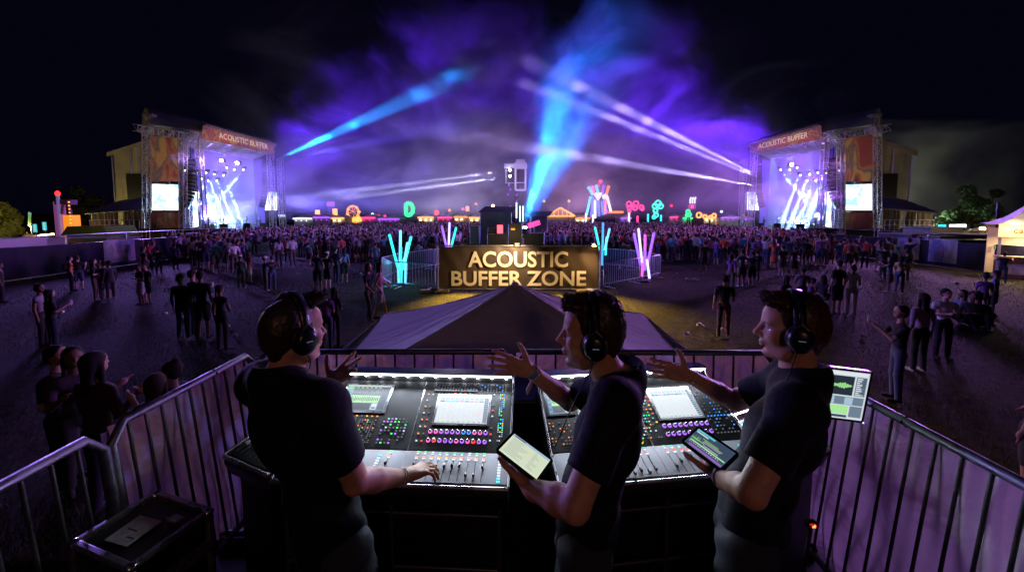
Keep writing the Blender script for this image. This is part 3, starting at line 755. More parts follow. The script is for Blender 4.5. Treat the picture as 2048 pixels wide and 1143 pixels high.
    def up(p, z): return Vector((p.x, p.y, z))
    mb = MB()
    def wall(a, b, za, zb, n):
        def fn(u, v):
            p = a.lerp(b, u); z = .1 + (za + (zb-za)*u - .1)*v; d = (b-a).normalized(); nn = Vector((d.y, -d.x, 0))
            return Vector((p.x, p.y, z)) + nn*(.16*math.sin(u*n*5)*(1-v*.3) + .07*math.sin(u*n*13+v*5))
        mb.sheet(fn, 40, 10)
    zl, zr = Q(232, 306, 48).z, Q(345, 268, 48).z
    wall(a0, a1, zl, zr, 4); wall(b0, a0, zl, zl, 2)
    mb.build('wall', M_TARP, t)
    MB().slab(up(a0, zl) + Vector((-.4*sg, -.3, 0)), up(a1, zr) + Vector((0, -.3, 0)), up(b1, zr), up(b0, zl) + Vector((-.4*sg, 0, 0)), .25).slab(up(a0, zl-.5) + Vector((-.4*sg, -.35, 0)), up(a1, zr-.5) + Vector((0, -.35, 0)), up(a1, zr) + Vector((0, -.35, 0)), up(a0, zl) + Vector((-.4*sg, -.35, 0)), .05).build('roof', M_TARP, t)
    for k in range(4):
        p = a0.lerp(a1, k/3*.98) - Vector((0, .12, 0)); MB().bar(p, up(p, zl + (zr-zl)*k/3), .07, 6).build('pole', M_STEEL, t)
    bs = MB().bbox(Q(276, 390, 46.5) + Vector((0, 0, -1.5)), (2.0, .8, 8.5), .1).build('speaker_stack', M_BLACKM); tag(bs, 'tall black speaker stack against the beige tent by the %s stage' % side, 'speaker')
    # low side tent
    t = empty('side_tent', Q(240, 470, 43), 'low beige tent with dark pitched roof beside the %s stage' % side, 'tent', 'low side tents')
    c0, c1 = Q(187, 470, 42), Q(290, 470, 42); c0.z = c1.z = 1.2; z0_, z1_ = Q(187, 427, 42).z, Q(290, 418, 42).z
    mb = MB()
    for ua, ub in ((0, .30), (.33, .50), (.62, .80), (.83, 1)):
        def fn(u, v, ua=ua, ub=ub):
            q = ua + (ub-ua)*u; p = c0.lerp(c1, q); pin = 1-.25*math.sin(math.pi*v)*(1 if ua in (.33, .62) else 0)
            return Vector((p.x, p.y - .15*math.sin(u*16+ua*9) - .1*math.sin(u*29)*(1-v), 1.2 + (z0_ + (z1_-z0_)*q - 1.2)*v))
        mb.sheet(fn, 18, 6)
    mb.build('curtain', M_TARP, t)
    rp = Q(290, 388, 47)
    MB().slab(up(c0, z0_) + Vector((-.3*sg, -.4, 0)), up(c1, z1_) + Vector((.2*sg, -.4, 0)), rp + Vector((1*sg, 0, 0)), rp + Vector((-3.6*sg, 0, -.9)), .12).build('roof', M_DARKROOF, t)
    MB().slab(c0 + Vector((0, 3.5, 0)), c1 + Vector((0, 3.5, 0)), up(c1, z1_+1) + Vector((0, 3.5, 0)), up(c0, z0_) + Vector((0, 3.5, 0)), .1).build('back_wall', M_DARKF, t)
    for q in (0, .31, .6, 1): p = c0.lerp(c1, q); MB().bar(p, up(p, z0_ + (z1_-z0_)*q), .06, 6).build('pole', M_STEEL, t)
    # railed ramp deck in front of the side tent
    t = empty('loading_deck', Q(235, 480, 40), 'railed scaffold loading deck beside the %s stage' % side, 'deck', 'loading decks')
    d0, d1 = Q(183, 480, 40), Q(300, 474, 40); d0.z = d1.z = 1.35
    MB().prism([d0, d1, d1 + Vector((0, 2, 0)), d0 + Vector((0, 2, 0))], (0, 0, .12)).build('deck_board', M_BLACK, t)
    mb = MB(); n = 12
    for k in range(n+1): p = d0.lerp(d1, k/n); mb.bar(p, p + Vector((0, 0, 1.15)), .035, 5)
    for z in (.55, 1.15): mb.bar(d0 + Vector((0, 0, z)), d1 + Vector((0, 0, z)), .035, 5)
    mb.build('railing', M_STEEL, t)
    for k in range(4): p = d0.lerp(d1, k/3); MB().bar(up(p, 0), p, .05, 6).build('leg', M_STEEL, t)
    return S_, Q, X
ST_L = stage(False, 1)
ST_R = stage(True, 2)
# ---------------------------------------------------------------- fairground on the horizon
def neon(name, col, s=14): return em(name, col, s)
N_GRN, N_RED, N_YEL, N_CYA, N_BLU, N_PNK, N_ORG, N_WHT, N_VIO = (neon('neon_green', (.01, .75, .22), 2.2), neon('neon_red', (1, .03, .03), 2.5), neon('neon_yellow', (1, .42, .06), 2.0),
    neon('neon_cyan', (.03, .65, .9), 2.0), neon('neon_blue', (.05, .14, 1), 2.2), neon('neon_pink', (1, .05, .28), 2.0), neon('neon_orange', (1, .25, .03), 1.8), neon('neon_white', (.75, .8, 1), 2.0), neon('neon_violet', (.35, .08, .8), 1.8))
FY = 96.0
def fp(u, v, Y=FY): return P(u, v, Y)
M_MAST = pm('dark_mast', (.03, .03, .04), .6)
def stall_row():
    rg = random.Random(5)
    specs = [(588, 626, 433, N_WHT, 'white'), (628, 662, 430, N_VIO, 'lilac'), (664, 690, 432, N_YEL, 'amber'), (724, 752, 431, N_PNK, 'pale pink'), (755, 800, 434, N_VIO, 'dark violet'),
             (836, 868, 430, N_YEL, 'yellow lit'), (872, 905, 431, N_PNK, 'rose lit'), (908, 936, 429, N_ORG, 'orange lit'), (938, 962, 431, N_YEL, 'golden'), (1150, 1180, 432, N_ORG, 'tan'),
             (1240, 1262, 432, N_VIO, 'purple'), (1338, 1362, 430, N_PNK, 'pink lit'), (1364, 1384, 432, N_GRN, 'green lit'), (1408, 1436, 432, N_YEL, 'cream'), (1440, 1478, 431, N_VIO, 'mauve'), (1482, 1504, 434, N_VIO, 'long dim')]
    for (u0, u1, vt, mt, word) in specs:
        a, b = fp(u0, vt, FY-rg.random()*8), None; b = fp(u1, vt, a.y); h = a.z
        rt = empty('fair_stall', ((a.x+b.x)/2, a.y, 0), '%s fairground stall with a lit eave on the horizon %s' % (word, 'right of the mast' if u0 > 1040 else 'left of the mast'), 'stall', 'fairground stalls on the horizon')
        w_ = b.x-a.x
        MB().box(((a.x+b.x)/2, a.y+2, h*.42), (w_, 4, h*.84)).build('body', M_WHITETENT, rt)
        MB().prism([(a.x-.3, a.y-.4, h*.82), (b.x+.3, a.y-.4, h*.82), ((a.x+b.x)/2, a.y-.4, h*1.12)], (0, 5, 0)).build('roof', M_WHITETENT, rt)
        MB().box(((a.x+b.x)/2, a.y-.5, h*.80), (w_, .12, .38)).build('light_strip', mt, rt)
        mb = MB()
        for k in range(max(2, int(w_/1.3))): mb.ell((a.x + (k+.5)*1.3, a.y-.3, h*.6), (.16, .16, .16), 6, 4)
        mb.build('bulb', M_BULB if mt in (N_YEL, N_ORG) else mt, rt)
stall_row()
def ring_sign(u, v, ru, rv, mt, label, tube=.35, letter=False, nm='neon_sign'):
    c = fp(u, v); k = FY/FPX; rt = empty(nm, (c.x, c.y, 0), label, 'neon sign')
    mb = MB(); pts = []
    for i in range(28):
        t = 2*math.pi*i/28; x, z = ru*k*math.cos(t), rv*k*math.sin(t)
        if letter and x < 0: x = max(x*1.0, -ru*k*.55)
        pts.append(c + Vector((x*(1+.07*math.sin(9*t)), 0, z*(1+.05*math.cos(11*t)))))
    mb.tube(pts, tube, 8, closed=True).build('ring', mt, rt)
    MB().bar((c.x, c.y+.2, 0), (c.x, c.y+.2, c.z-rv*k), .18, 8).build('pole', M_MAST, rt)
    return rt, c, k
rt, c, k = ring_sign(817, 418, 9, 12, N_GRN, 'big green glowing ring sign above the far stalls', .55, True)
MB().box((c.x, c.y, 1.2), (14, 3, 1.4)).build('base', pm('green_stage', (.05, .25, .08), .6), rt)
def wheel():
    c = fp(706, 424); k = FY/FPX; rt = empty('ferris_wheel', (c.x, c.y, 0), 'small amber lit ferris wheel on the far left horizon', 'ferris wheel')
    r = 13.5*k
    for rr, nm in ((r, 'rim'), (r*.8, 'inner_rim')): MB().tube([c + Vector((rr*math.cos(t)*.92, 0, rr*math.sin(t))) for t in np.arange(0, 6.28, .26)], .10, 6, closed=True).build(nm, N_YEL, rt)
    for i in range(8):
        t = i*math.pi/4 + .2; MB().bar(c, c + Vector((r*math.cos(t)*.92, 0, r*math.sin(t))), .07, 5).build('spoke', N_ORG, rt)
        MB().bbox(c + Vector((r*1.0*math.cos(t)*.92, .2, r*math.sin(t)-.25)), (.5, .5, .5), .1).build('cabin', N_YEL, rt)
    for s in (-1, 1): MB().bar(c, (c.x+s*1.8, c.y, 0), .16, 6).build('leg', M_MAST, rt)
    MB().box((c.x, c.y-1, 1.6), (5, 2, 1.6)).build('booth', N_YEL, rt)
wheel()
def lampsign(u, v, w_, h_, mt, label, pole=True, nm='lit_sign', Y=FY):
    c = fp(u, v, Y); k = Y/FPX; rt = empty(nm, (c.x, c.y, 0), label, 'lit sign')
    MB().bbox(c, (w_*k, .4, h_*k), .08).build('sign_face', mt, rt)
    if pole: MB().bar((c.x-w_*k*.4, c.y, 0), (c.x-w_*k*.4, c.y, c.z), .1, 6).build('pole', M_MAST, rt)
lampsign(635, 424, 9, 9, N_YEL, 'square warm white lit sign on a thin pole'); lampsign(670, 424, 9, 14, N_YEL, 'tall amber lit box beside the violet letters')
lampsign(661, 408, 15, 9, N_VIO, 'dim violet letter sign high on the left horizon'); lampsign(1404, 431, 8, 6, N_PNK, 'small pink square sign near the right stage')
lampsign(564, 431, 12, 5, N_WHT, 'white glowing box sign by the left stage tower', Y=60); lampsign(1384, 413, 12, 8, N_PNK, 'pink lit board on twin posts below white letters')
lampsign(935, 417, 7, 10, N_ORG, 'orange arched sign over the golden stall')
def bulbpost(u, v, mt, label, r=.35):
    c = fp(u, v); rt = empty('lamp_post', (c.x, c.y, 0), label, 'lamp post'); MB().bar((c.x, c.y, 0), c, .09, 6).build('pole', M_MAST, rt); MB().ell(c, (r, r, r), 8, 6).build('globe', mt, rt)
for u, v, mt, lb in ((745, 428, N_WHT, 'white'), (770, 432, N_PNK, 'first pink'), (757, 431, N_RED, 'small red'), (873, 425, N_RED, 'large glowing red'), (899, 420, N_ORG, 'orange tipped'), (986, 412, M_BULB, 'bright amber'),
                     (952, 408, N_ORG, 'high dim orange'), (1138, 402, N_YEL, 'tall golden'), (1088, 402, N_YEL, 'second tall golden'), (1443, 423, N_WHT, 'far right white'), (1486, 431, N_PNK, 'far right pink'), (1343, 411, N_RED, 'tiny red'), (926, 418, N_PNK, 'violet pink')):
    bulbpost(u, v, mt, '%s lamp globe on a pole at %s of the horizon' % (lb, 'the left half' if u < 1024 else 'the right half'), .75 if u == 873 else .38)
def gable(u0, u1, vb, vt, mt, label):
    a, b, t = fp(u0, vb), fp(u1, vb), fp((u0+u1)/2, vt); rt = empty('lit_tent', ((a.x+b.x)/2, a.y, 0), label, 'tent')
    mb = MB().bar(a, t, .22, 6).bar(t, b, .22, 6).bar(a, b, .16, 6)
    n = 7
    for i in range(1, n): q = i/n; p = a.lerp(t, q*2) if q < .5 else t.lerp(b, q*2-1); mb.bar(p, Vector((p.x, p.y, a.z)), .08, 5)
    mb.build('light_outline', mt, rt); MB().prism([(a.x, a.y+.4, a.z), (b.x, b.y+.4, b.z), t + Vector((0, .4, -.2))], (0, 5, 0)).build('roof', M_WHITETENT, rt)
    MB().box(((a.x+b.x)/2, a.y+2.5, a.z*.5), (b.x-a.x, 4, a.z)).build('body', M_WHITETENT, rt)
gable(1092, 1150, 432, 415, N_YEL, 'tent whose gable is outlined in golden bulbs')
def sculpture():
    Y = 80; rt = empty('light_sculpture', P(1198, 440, Y)*1, 'tall multicoloured tube sculpture with splayed legs and arms', 'sculpture'); rt.location.z = 0
    T = lambda n, a, b, r, mt: MB().bar(P(*a, Y), P(*b, Y), r, 8).build(n, mt, rt)
    for a, b, mt in (((1181, 393), (1173, 430), N_CYA), ((1186, 393), (1183, 434), N_BLU), ((1190, 400), (1190, 436), N_WHT), ((1208, 398), (1214, 426), N_VIO), ((1214, 392), (1222, 424), N_WHT), ((1211, 394), (1210, 428), N_ORG), ((1197, 400), (1198, 432), N_BLU), ((1204, 402), (1206, 430), N_BLU)): T('leg', a, b, .28, mt)
    for a, b, mt in (((1186, 390), (1178, 376), N_CYA), ((1188, 388), (1185, 375), N_PNK), ((1196, 386), (1193, 372), N_CYA), ((1205, 386), (1207, 373), N_VIO), ((1212, 390), (1217, 374), N_ORG)):
        T('arm', a, b, .30, mt); MB().ell(P(*b, Y), (.42, .3, .42), 8, 6).build('lamp_head', mt, rt)
    MB().prism([P(1187, 385, Y), P(1197, 401, Y), P(1206, 385, Y)], (0, .8, 0)).ell(P(1210, 393, Y), (.7, .4, .6), 8, 6).build('heart_panel', N_WHT, rt)
    MB().ell(P(1201, 363, Y), (.45, .4, .5), 8, 6).ell(P(1196, 370, Y), (.4, .4, .3), 8, 6).build('red_top', neon('dim_red', (1, .05, .15), 2.5), rt)
    MB().box(P(1232, 424, Y), (3.2, .5, .5)).build('glow_bar', N_ORG, rt)
sculpture()
def cluster(u, v, mt, pts, label, nm='neon_flower'):
    rt = empty(nm, P(u, 440, 86), label, 'neon sign'); rt.location.z = 0
    for du, dv, r in pts:
        c = P(u+du, v+dv, 86); rr = r*86/FPX
        MB().tube([c + Vector((rr*math.cos(t), 0, rr*math.sin(t))) for t in np.arange(0, 6.28, .52)], .20, 6, closed=True).build('loop', mt, rt)
    MB().bar(P(u, v+4, 86.2), (rt.location.x, 86.2, 0), .15, 6).build('pole', M_MAST, rt)
cluster(1270, 412, N_PNK, ((-12, -4, 5), (2, -5, 5), (-11, 3, 4), (0, 3, 5), (13, 2, 4), (15, 6, 2.5), (-4, 2, 3), (-11, 10, 2.5)), 'cluster of red and pink neon loops on a pole')
cluster(1316, 412, neon('neon_aqua', (.04, .8, .6), 2.2), ((0, -5, 6), (-6, 0, 5), (5, 0, 5), (-5, 9, 4), (-4, 18, 4), (-8, 22, 3)), 'aqua neon balloon shape on the right horizon', 'neon_balloon')
cluster(1376, 426, N_GRN, ((0, -3, 3.5), (3, 3, 3), (-2, 4, 2.5)), 'small green neon knot left of the pink board', 'neon_knot')
def letters_sign():
    c = P(1385, 401, 86); rt = empty('letter_sign', (c.x, c.y, 0), 'white glowing upright bars over a pink board', 'lit sign')
    for k in range(3): MB().tube([c + Vector(((k-1)*.55, 0, -.7)), c + Vector(((k-1)*.55, 0, .3)), c + Vector(((k-1)*.55+.2, 0, .8))], .17, 6).build('letter_bar', N_WHT, rt)
    for s in (-1, 1): MB().bar((c.x+s*.5, c.y+.1, 0), (c.x+s*.5, c.y+.1, c.z-.9), .14, 6).build('post', M_MAST, rt)
letters_sign()
cluster(1420, 431, N_YEL, ((-22, -1, 5), (-10, 2, 3.5), (1, 3, 3), (8, 0, 4)), 'row of golden neon loops beside the right stage', 'neon_row')
for (u, v, mt, w) in ((1172, 431, N_WHT, 'white'), (1186, 434, N_WHT, 'second white'), (1258, 430, N_WHT, 'third white'), (1275, 436, N_PNK, 'pink'), (1296, 432, N_CYA, 'cyan'), (1322, 434, N_CYA, 'second cyan')):
    c = P(u, v, 78); o = empty('glow_post', (c.x, c.y, 0), '%s light tube standing low near the coloured sculptures' % w, 'light tube'); MB().bar((c.x, c.y, 1), (c.x, c.y, c.z+.5), .2, 6).build('tube', mt, o); MB().bar((c.x, c.y, 0), (c.x, c.y, 1), .15, 6).build('base', M_MAST, o)
# low dark treeline and hills behind everything
mb = MB(); rg = random.Random(8)
pts = [(-420 + i*8, 150 + 10*math.sin(i*.7), 2.4 + 1.3*rg.random() + 1.5*math.sin(i*.13)**2) for i in range(106)]
for (a, b) in zip(pts, pts[1:]): mb.slab((a[0], a[1], -1), (b[0], b[1], -1), (b[0], b[1], b[2]), (a[0], a[1], a[2]), 3)
tag(mb.build('hills', pm('dark_hill', (.02, .025, .02), .95)), kind='structure')

# ---------------------------------------------------------------- trees
def tree(u, vb, vt, wpx, Y, label, col, seed, n=2600, leaf=.16, shape=1.0):
    rg = random.Random(seed); base = P(u, vb, Y); base.z = 0; top = P(u, vt, Y).z; rad = wpx/2*Y/FPX
    rt = empty('broadleaf_tree', base, label, 'tree', None); tr = MB(); cz = top - rad*shape
    tr.bar(base, base + Vector((.1, 0, cz*.75)), .35, 8, r2=.22)
    tips = []
    for k in range(9):
        a = k*2.4; q = base + Vector((0, 0, cz*(.45 + .03*k))); e = base + Vector((math.cos(a)*rad*.55, math.sin(a)*rad*.55, cz + rad*.4*math.sin(k*1.7))); tr.bar(q, e, .12, 5, r2=.03); tips.append(e)
    tr.build('trunk', pm('bark', (.06, .045, .03), .9, 0, .4, 3), rt)
    cl = [(Vector((base.x, base.y, cz)) + Vector((rg.gauss(0, .42)*rad, rg.gauss(0, .42)*rad, rg.gauss(0, .45)*rad*shape)), rad*rg.uniform(.22, .40)) for _ in range(26)]
    V = []
    for _ in range(n):
        c, r = rg.choice(cl); d = Vector((rg.gauss(0, 1), rg.gauss(0, 1), rg.gauss(0, 1))).normalized()*r*rg.uniform(.6, 1.05); p = c + d
        a = Vector((rg.gauss(0, 1), rg.gauss(0, 1), rg.gauss(0, 1))).normalized(); b = a.orthogonal().normalized(); s = leaf*rg.uniform(.7, 1.5)
        V += [p-a*s, p+b*s*.6, p+a*s, p-b*s*.6]
    me = np_mesh('crown', np.array([tuple(v) for v in V]), np.arange(len(V)).reshape(-1, 4), np.zeros(n), [pm('leaves', col, .7, 0, .45, .5)], False)
    o = obj_np('crown', me); o.parent = rt; o.matrix_parent_inverse = pinv(rt)
tree(8, 480, 405, 66, 46, 'yellow lit tree at the far left edge behind the hoarding', (.12, .13, .03), 3, shape=1.2, leaf=.22)
tree(178, 460, 392, 66, 64, 'dim brown round tree behind the left side tent', (.05, .045, .03), 4, leaf=.3)
tree(1936, 470, 390, 74, 50, 'dark round tree behind the bar and containers', (.05, .09, .035), 5, n=5200, leaf=.20)

# ---------------------------------------------------------------- behind the left hoarding
def boxthing(nm, a, size, label, cat, mt, roofmt=None, door=True, rz=0):
    rt = empty(nm, a, label, cat); a = Vector(a)
    MB().bbox(a + Vector((0, 0, size[2]/2)), size, .05, rz).build('body', mt, rt)
    MB().bbox(a + Vector((0, 0, size[2]+.06)), (size[0]+.25, size[1]+.25, .12), .04, rz).build('roof', roofmt or M_WHITETENT, rt)
    if door: MB().box(a + Matrix.Rotation(rz, 3, 'Z') @ Vector((-size[0]*.2, -size[1]/2-.02, size[2]*.38)), (.8, .05, size[2]*.7), rz).build('door', M_BLACK, rt)
    return rt
p = P(10, 500, 24); boxthing('site_trailer', (-36.0, 25, 0), (6, 3, 1.3), 'long pale site trailer at the far left behind the hoarding', 'trailer', M_WHITETENT)
boxthing('site_cabin', (-33.6, 29, 0), (4.2, 2.6, 1.15), 'low cream cabin beside the pale trailer', 'cabin', pm('cream_paint', (.5, .38, .2), .6), None)
def slide_tower():
    Y = 38; k = Y/FPX; b = P(127, 490, Y); b.z = 0; rt = empty('slide_tower', b, 'orange and purple fairground slide tower edged with bulbs', 'fair ride')
    z = lambda v: P(127, v, Y).z; x = lambda u: P(u, 440, Y).x
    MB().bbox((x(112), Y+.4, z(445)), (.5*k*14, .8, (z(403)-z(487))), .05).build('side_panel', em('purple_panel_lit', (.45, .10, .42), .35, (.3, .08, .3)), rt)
    MB().prism([(x(126), Y, z(487)), (x(143), Y, z(468)), (x(143), Y, z(430)), (x(126), Y, z(430))], (0, .8, 0)).build('slide_panel', em('orange_panel_lit', (1, .30, .02), .9, (.8, .3, .03)), rt)  # emission put into both panel colours so the ride looks lit
    MB().tube([(x(126), Y, z(428)), (x(127), Y, z(415)), (x(131), Y, z(406)), (x(138), Y, z(408)), (x(142), Y, z(420)), (x(143), Y, z(430))], .12, 6).build('arch', pm('violet_arch', (.35, .12, .4), .6), rt)
    MB().bar((x(121), Y-.05, 0), (x(121), Y-.05, z(388)), .13, 8).build('pole', em('striped_pole_glow', (.5, .4, 1), .2, (.4, .4, .5)), rt)  # glow put into the pole's colour; the pole is no lamp
    MB().ell((x(121), Y-.05, z(387)), (.2, .2, .3), 8, 6).build('pole_lamp', N_RED, rt)
    for i in range(11): MB().ell((x(143), Y-.1, z(404 + i*7)), (.075, .075, .075), 6, 4).build('bulb', N_YEL, rt)
    MB().bbox((x(128), Y+.3, z(404)), (.5*k*70*.9, .7, .5), .05).build('crossbeam', pm('violet_paint', (.35, .12, .4), .6), rt)
slide_tower()
def inflatable():
    Y = 31; c = P(60, 482, Y); rt = empty('inflatable_horse', (c.x, c.y, 0), 'pale inflatable animal shape rising above the left hoarding', 'inflatable'); m = pm('inflatable_skin', (.6, .42, .3), .5)
    S = SDF((c.x-1.6, Y-.9, -.1), (c.x+3.4, Y+.9, 2.6), .07)
    S.cone((c.x-.3, Y, 0), (c.x-.1, Y, 1.0), .5, .4, .2); S.cone((c.x-.1, Y, 1.0), (c.x+.45, Y, 1.15), .35, .2, .2); S.cone((c.x+.2, Y, .6), (c.x+2.6, Y, .5), .5, .45, .2); S.cone((c.x-.3, Y, 1.2), (c.x-.2, Y, 1.6), .10, .05, .05)
    V, F, FT, T = S.mesh(); o = obj_np('body', np_mesh('body', V, F, FT, [m])); o.parent = rt; o.matrix_parent_inverse = pinv(rt)
inflatable()
t = empty('event_tent', P(162, 480, 36), 'yellow green lit marquee roof beside the slide tower', 'tent'); t.location.z = 0
c = P(160, 478, 36); MB().prism([(c.x-2, 36, .9), (c.x+3, 36, .9), (c.x+2.4, 36, 1.9), (c.x-1.2, 36, 1.9)], (0, 3, 0)).build('roof', pm('lime_fabric', (.10, .13, .035), .6), t)
MB().box((c.x+.5, 37.5, .45), (4.4, 2.6, .9)).build('body', pm('lime_fabric2', (.10, .12, .04), .6), t)
for u, v, mt, lb in ((70, 456, N_CYA, 'first cyan'), (89, 452, N_CYA, 'second cyan')):
    c = P(u, v, 44); o = empty('hanging_lantern', (c.x, c.y, 0), '%s lantern on a pole behind the left hoarding' % lb, 'lantern'); MB().bar(c - Vector((0, 0, .5)), c + Vector((0, 0, .5)), .16, 6).build('glow_tube', em('lantern_' + lb[:3], (.05, .6, .7), .9), o); MB().bar((c.x, c.y+.1, 0), c, .04, 5).build('pole', M_MAST, o)
c = P(60, 440, 40); o = empty('feather_banner', (c.x, c.y, 0), 'teal vertical banner on a grey pole, far left', 'banner'); MB().slab(P(56, 452, 40), P(62, 452, 40), P(62, 425, 40), P(56, 425, 40), .04).build('banner_cloth', pm('teal_cloth', (.08, .25, .22), .7), o); MB().bar((c.x, 40.1, 0), P(59, 424, 40.1), .06, 6).build('pole', M_STEEL, o)
mb = MB()
for i in range(9): mb.ell(P(78 + i*3.6, 470.5-i*.35, 42), (.08, .08, .08), 6, 4)
mb.tube([P(78 + i*3.6, 470-i*.35, 42) for i in range(9)], .015, 4); o = mb.build('string_lights', M_BULB); tag(o, 'short string of warm bulbs behind the left hoarding', 'string lights')
boxthing('flood_light_cabin', (-29.5, 33, 0), (2.4, 2, 1.25), 'small lilac hut behind the middle of the left hoarding', 'hut', M_WHITETENT)
for du in (0, 9):
    c = P(25+du, 492, 24); o = empty('flood_light', (c.x, c.y, 0), 'twin white flood light beside the pale trailer, %s lamp' % ('outer' if du == 0 else 'inner'), 'flood light'); MB().bbox(c, (.28, .12, .2), .03).build('lamp_face', M_WBULB, o); MB().bar((c.x, c.y+.1, 0), c + Vector((0, .1, 0)), .03, 6).build('pole', M_STEEL, o)

# ---------------------------------------------------------------- behind and at the right hoarding
boxthing('cargo_container', (36.5, 31, 0), (6.5, 2.6, 1.35), 'grey cargo container behind the right hoarding', 'container', pm('container_paint', (.25, .23, .22), .6, 0, .3, 1))
boxthing('ticket_cabin', (43.5, 37, 0), (3.2, 2.6, 1.7), 'white cabin under the dark round tree', 'cabin', M_WHITETENT)
boxthing('service_hut', (33, 27.5, 0), (1.4, 1.2, 1.35), 'narrow pale hut at the end of the right hoarding', 'hut', M_WHITETENT)
boxthing('dark_hut', (31.8, 24.6, 0), (3.8, 1.2, 1.25), 'dark low hut just behind the right hoarding', 'hut', M_BLACK, M_BLACK, False)
for i, (u, v, Y, mt, w) in enumerate(((1868, 462, 48, N_WHT, 'white'), (1878, 470, 46, N_GRN, 'greenish'), (1884, 452, 52, N_CYA, 'cyan'), (1908, 452, 44, N_WHT, 'second white'), (1922, 452, 40, N_WHT, 'white front'), (1945, 460, 42, N_WHT, 'small white'), (1980, 450, 46, M_BULB, 'amber'), (1985, 451, 40, M_BULB, 'second amber'), (1965, 457, 38, M_BULB, 'tiny amber'), (2022, 456, 36, N_ORG, 'orange'), (1890, 474, 40, N_YEL, 'pale yellow'))):
    c = P(u, v, Y); o = empty('site_lamp', (c.x, c.y, 0), '%s work lamp glowing behind the right hoarding at %s' % (w, ('the tent end', 'the tent end', 'the tent end', 'the tree foot', 'the tree foot', 'the tree foot', 'the flag', 'the flag', 'the flag', 'the bar roof', 'the tent end')[i]), 'lamp')
    MB().bbox(c, (.9 if i < 5 else .35, .3, .45 if i < 5 else .25), .06).build('lamp_face', mt, o); MB().bar((c.x, c.y+.2, 0), c + Vector((0, .2, 0)), .05, 6).build('pole', M_MAST, o)
t = empty('marquee', P(1990, 470, 40), 'tan peaked marquee behind the feather flag', 'tent'); t.location.z = 0
c = P(1983, 470, 40); MB().lathe([(2.2, 1.2), (1.3, 1.6), (.5, 2.0), (.06, 2.6)], (c.x, c.y, 0), 4).build('roof', pm('tan_fabric', (.45, .32, .2), .7), t); MB().box((c.x, c.y, .6), (2.8, 2.8, 1.2)).build('body', pm('tan_fabric_wall', (.4, .3, .2), .7), t)
def feather(u0, vt, vb, Y, label):
    c = P(u0, vb, Y); t = P(u0, vt, Y); rt = empty('feather_flag', (c.x, c.y, 0), label, 'flag'); h = t.z
    pr = [(0, .25), (.34, .3), (.40, .6), (.36, .85), (.22, .97), (.02, 1.0)]
    MB().prism([(c.x, Y, h*pr[0][1])] + [(c.x+a*.85, Y, h*b) for a, b in pr[1:]], (0, .03, 0)).build('flag_cloth', em_art('feather_art', [(.25, .08, .3), (.4, .15, .45), (.6, .35, .1)], 1.2, 5), rt)
    MB().bar((c.x-.03, Y, 0), (c.x-.03, Y, h), .025, 6).build('pole', M_STEEL, rt)
feather(1987, 404, 500, 24, 'tall purple feather flag beside the bar')
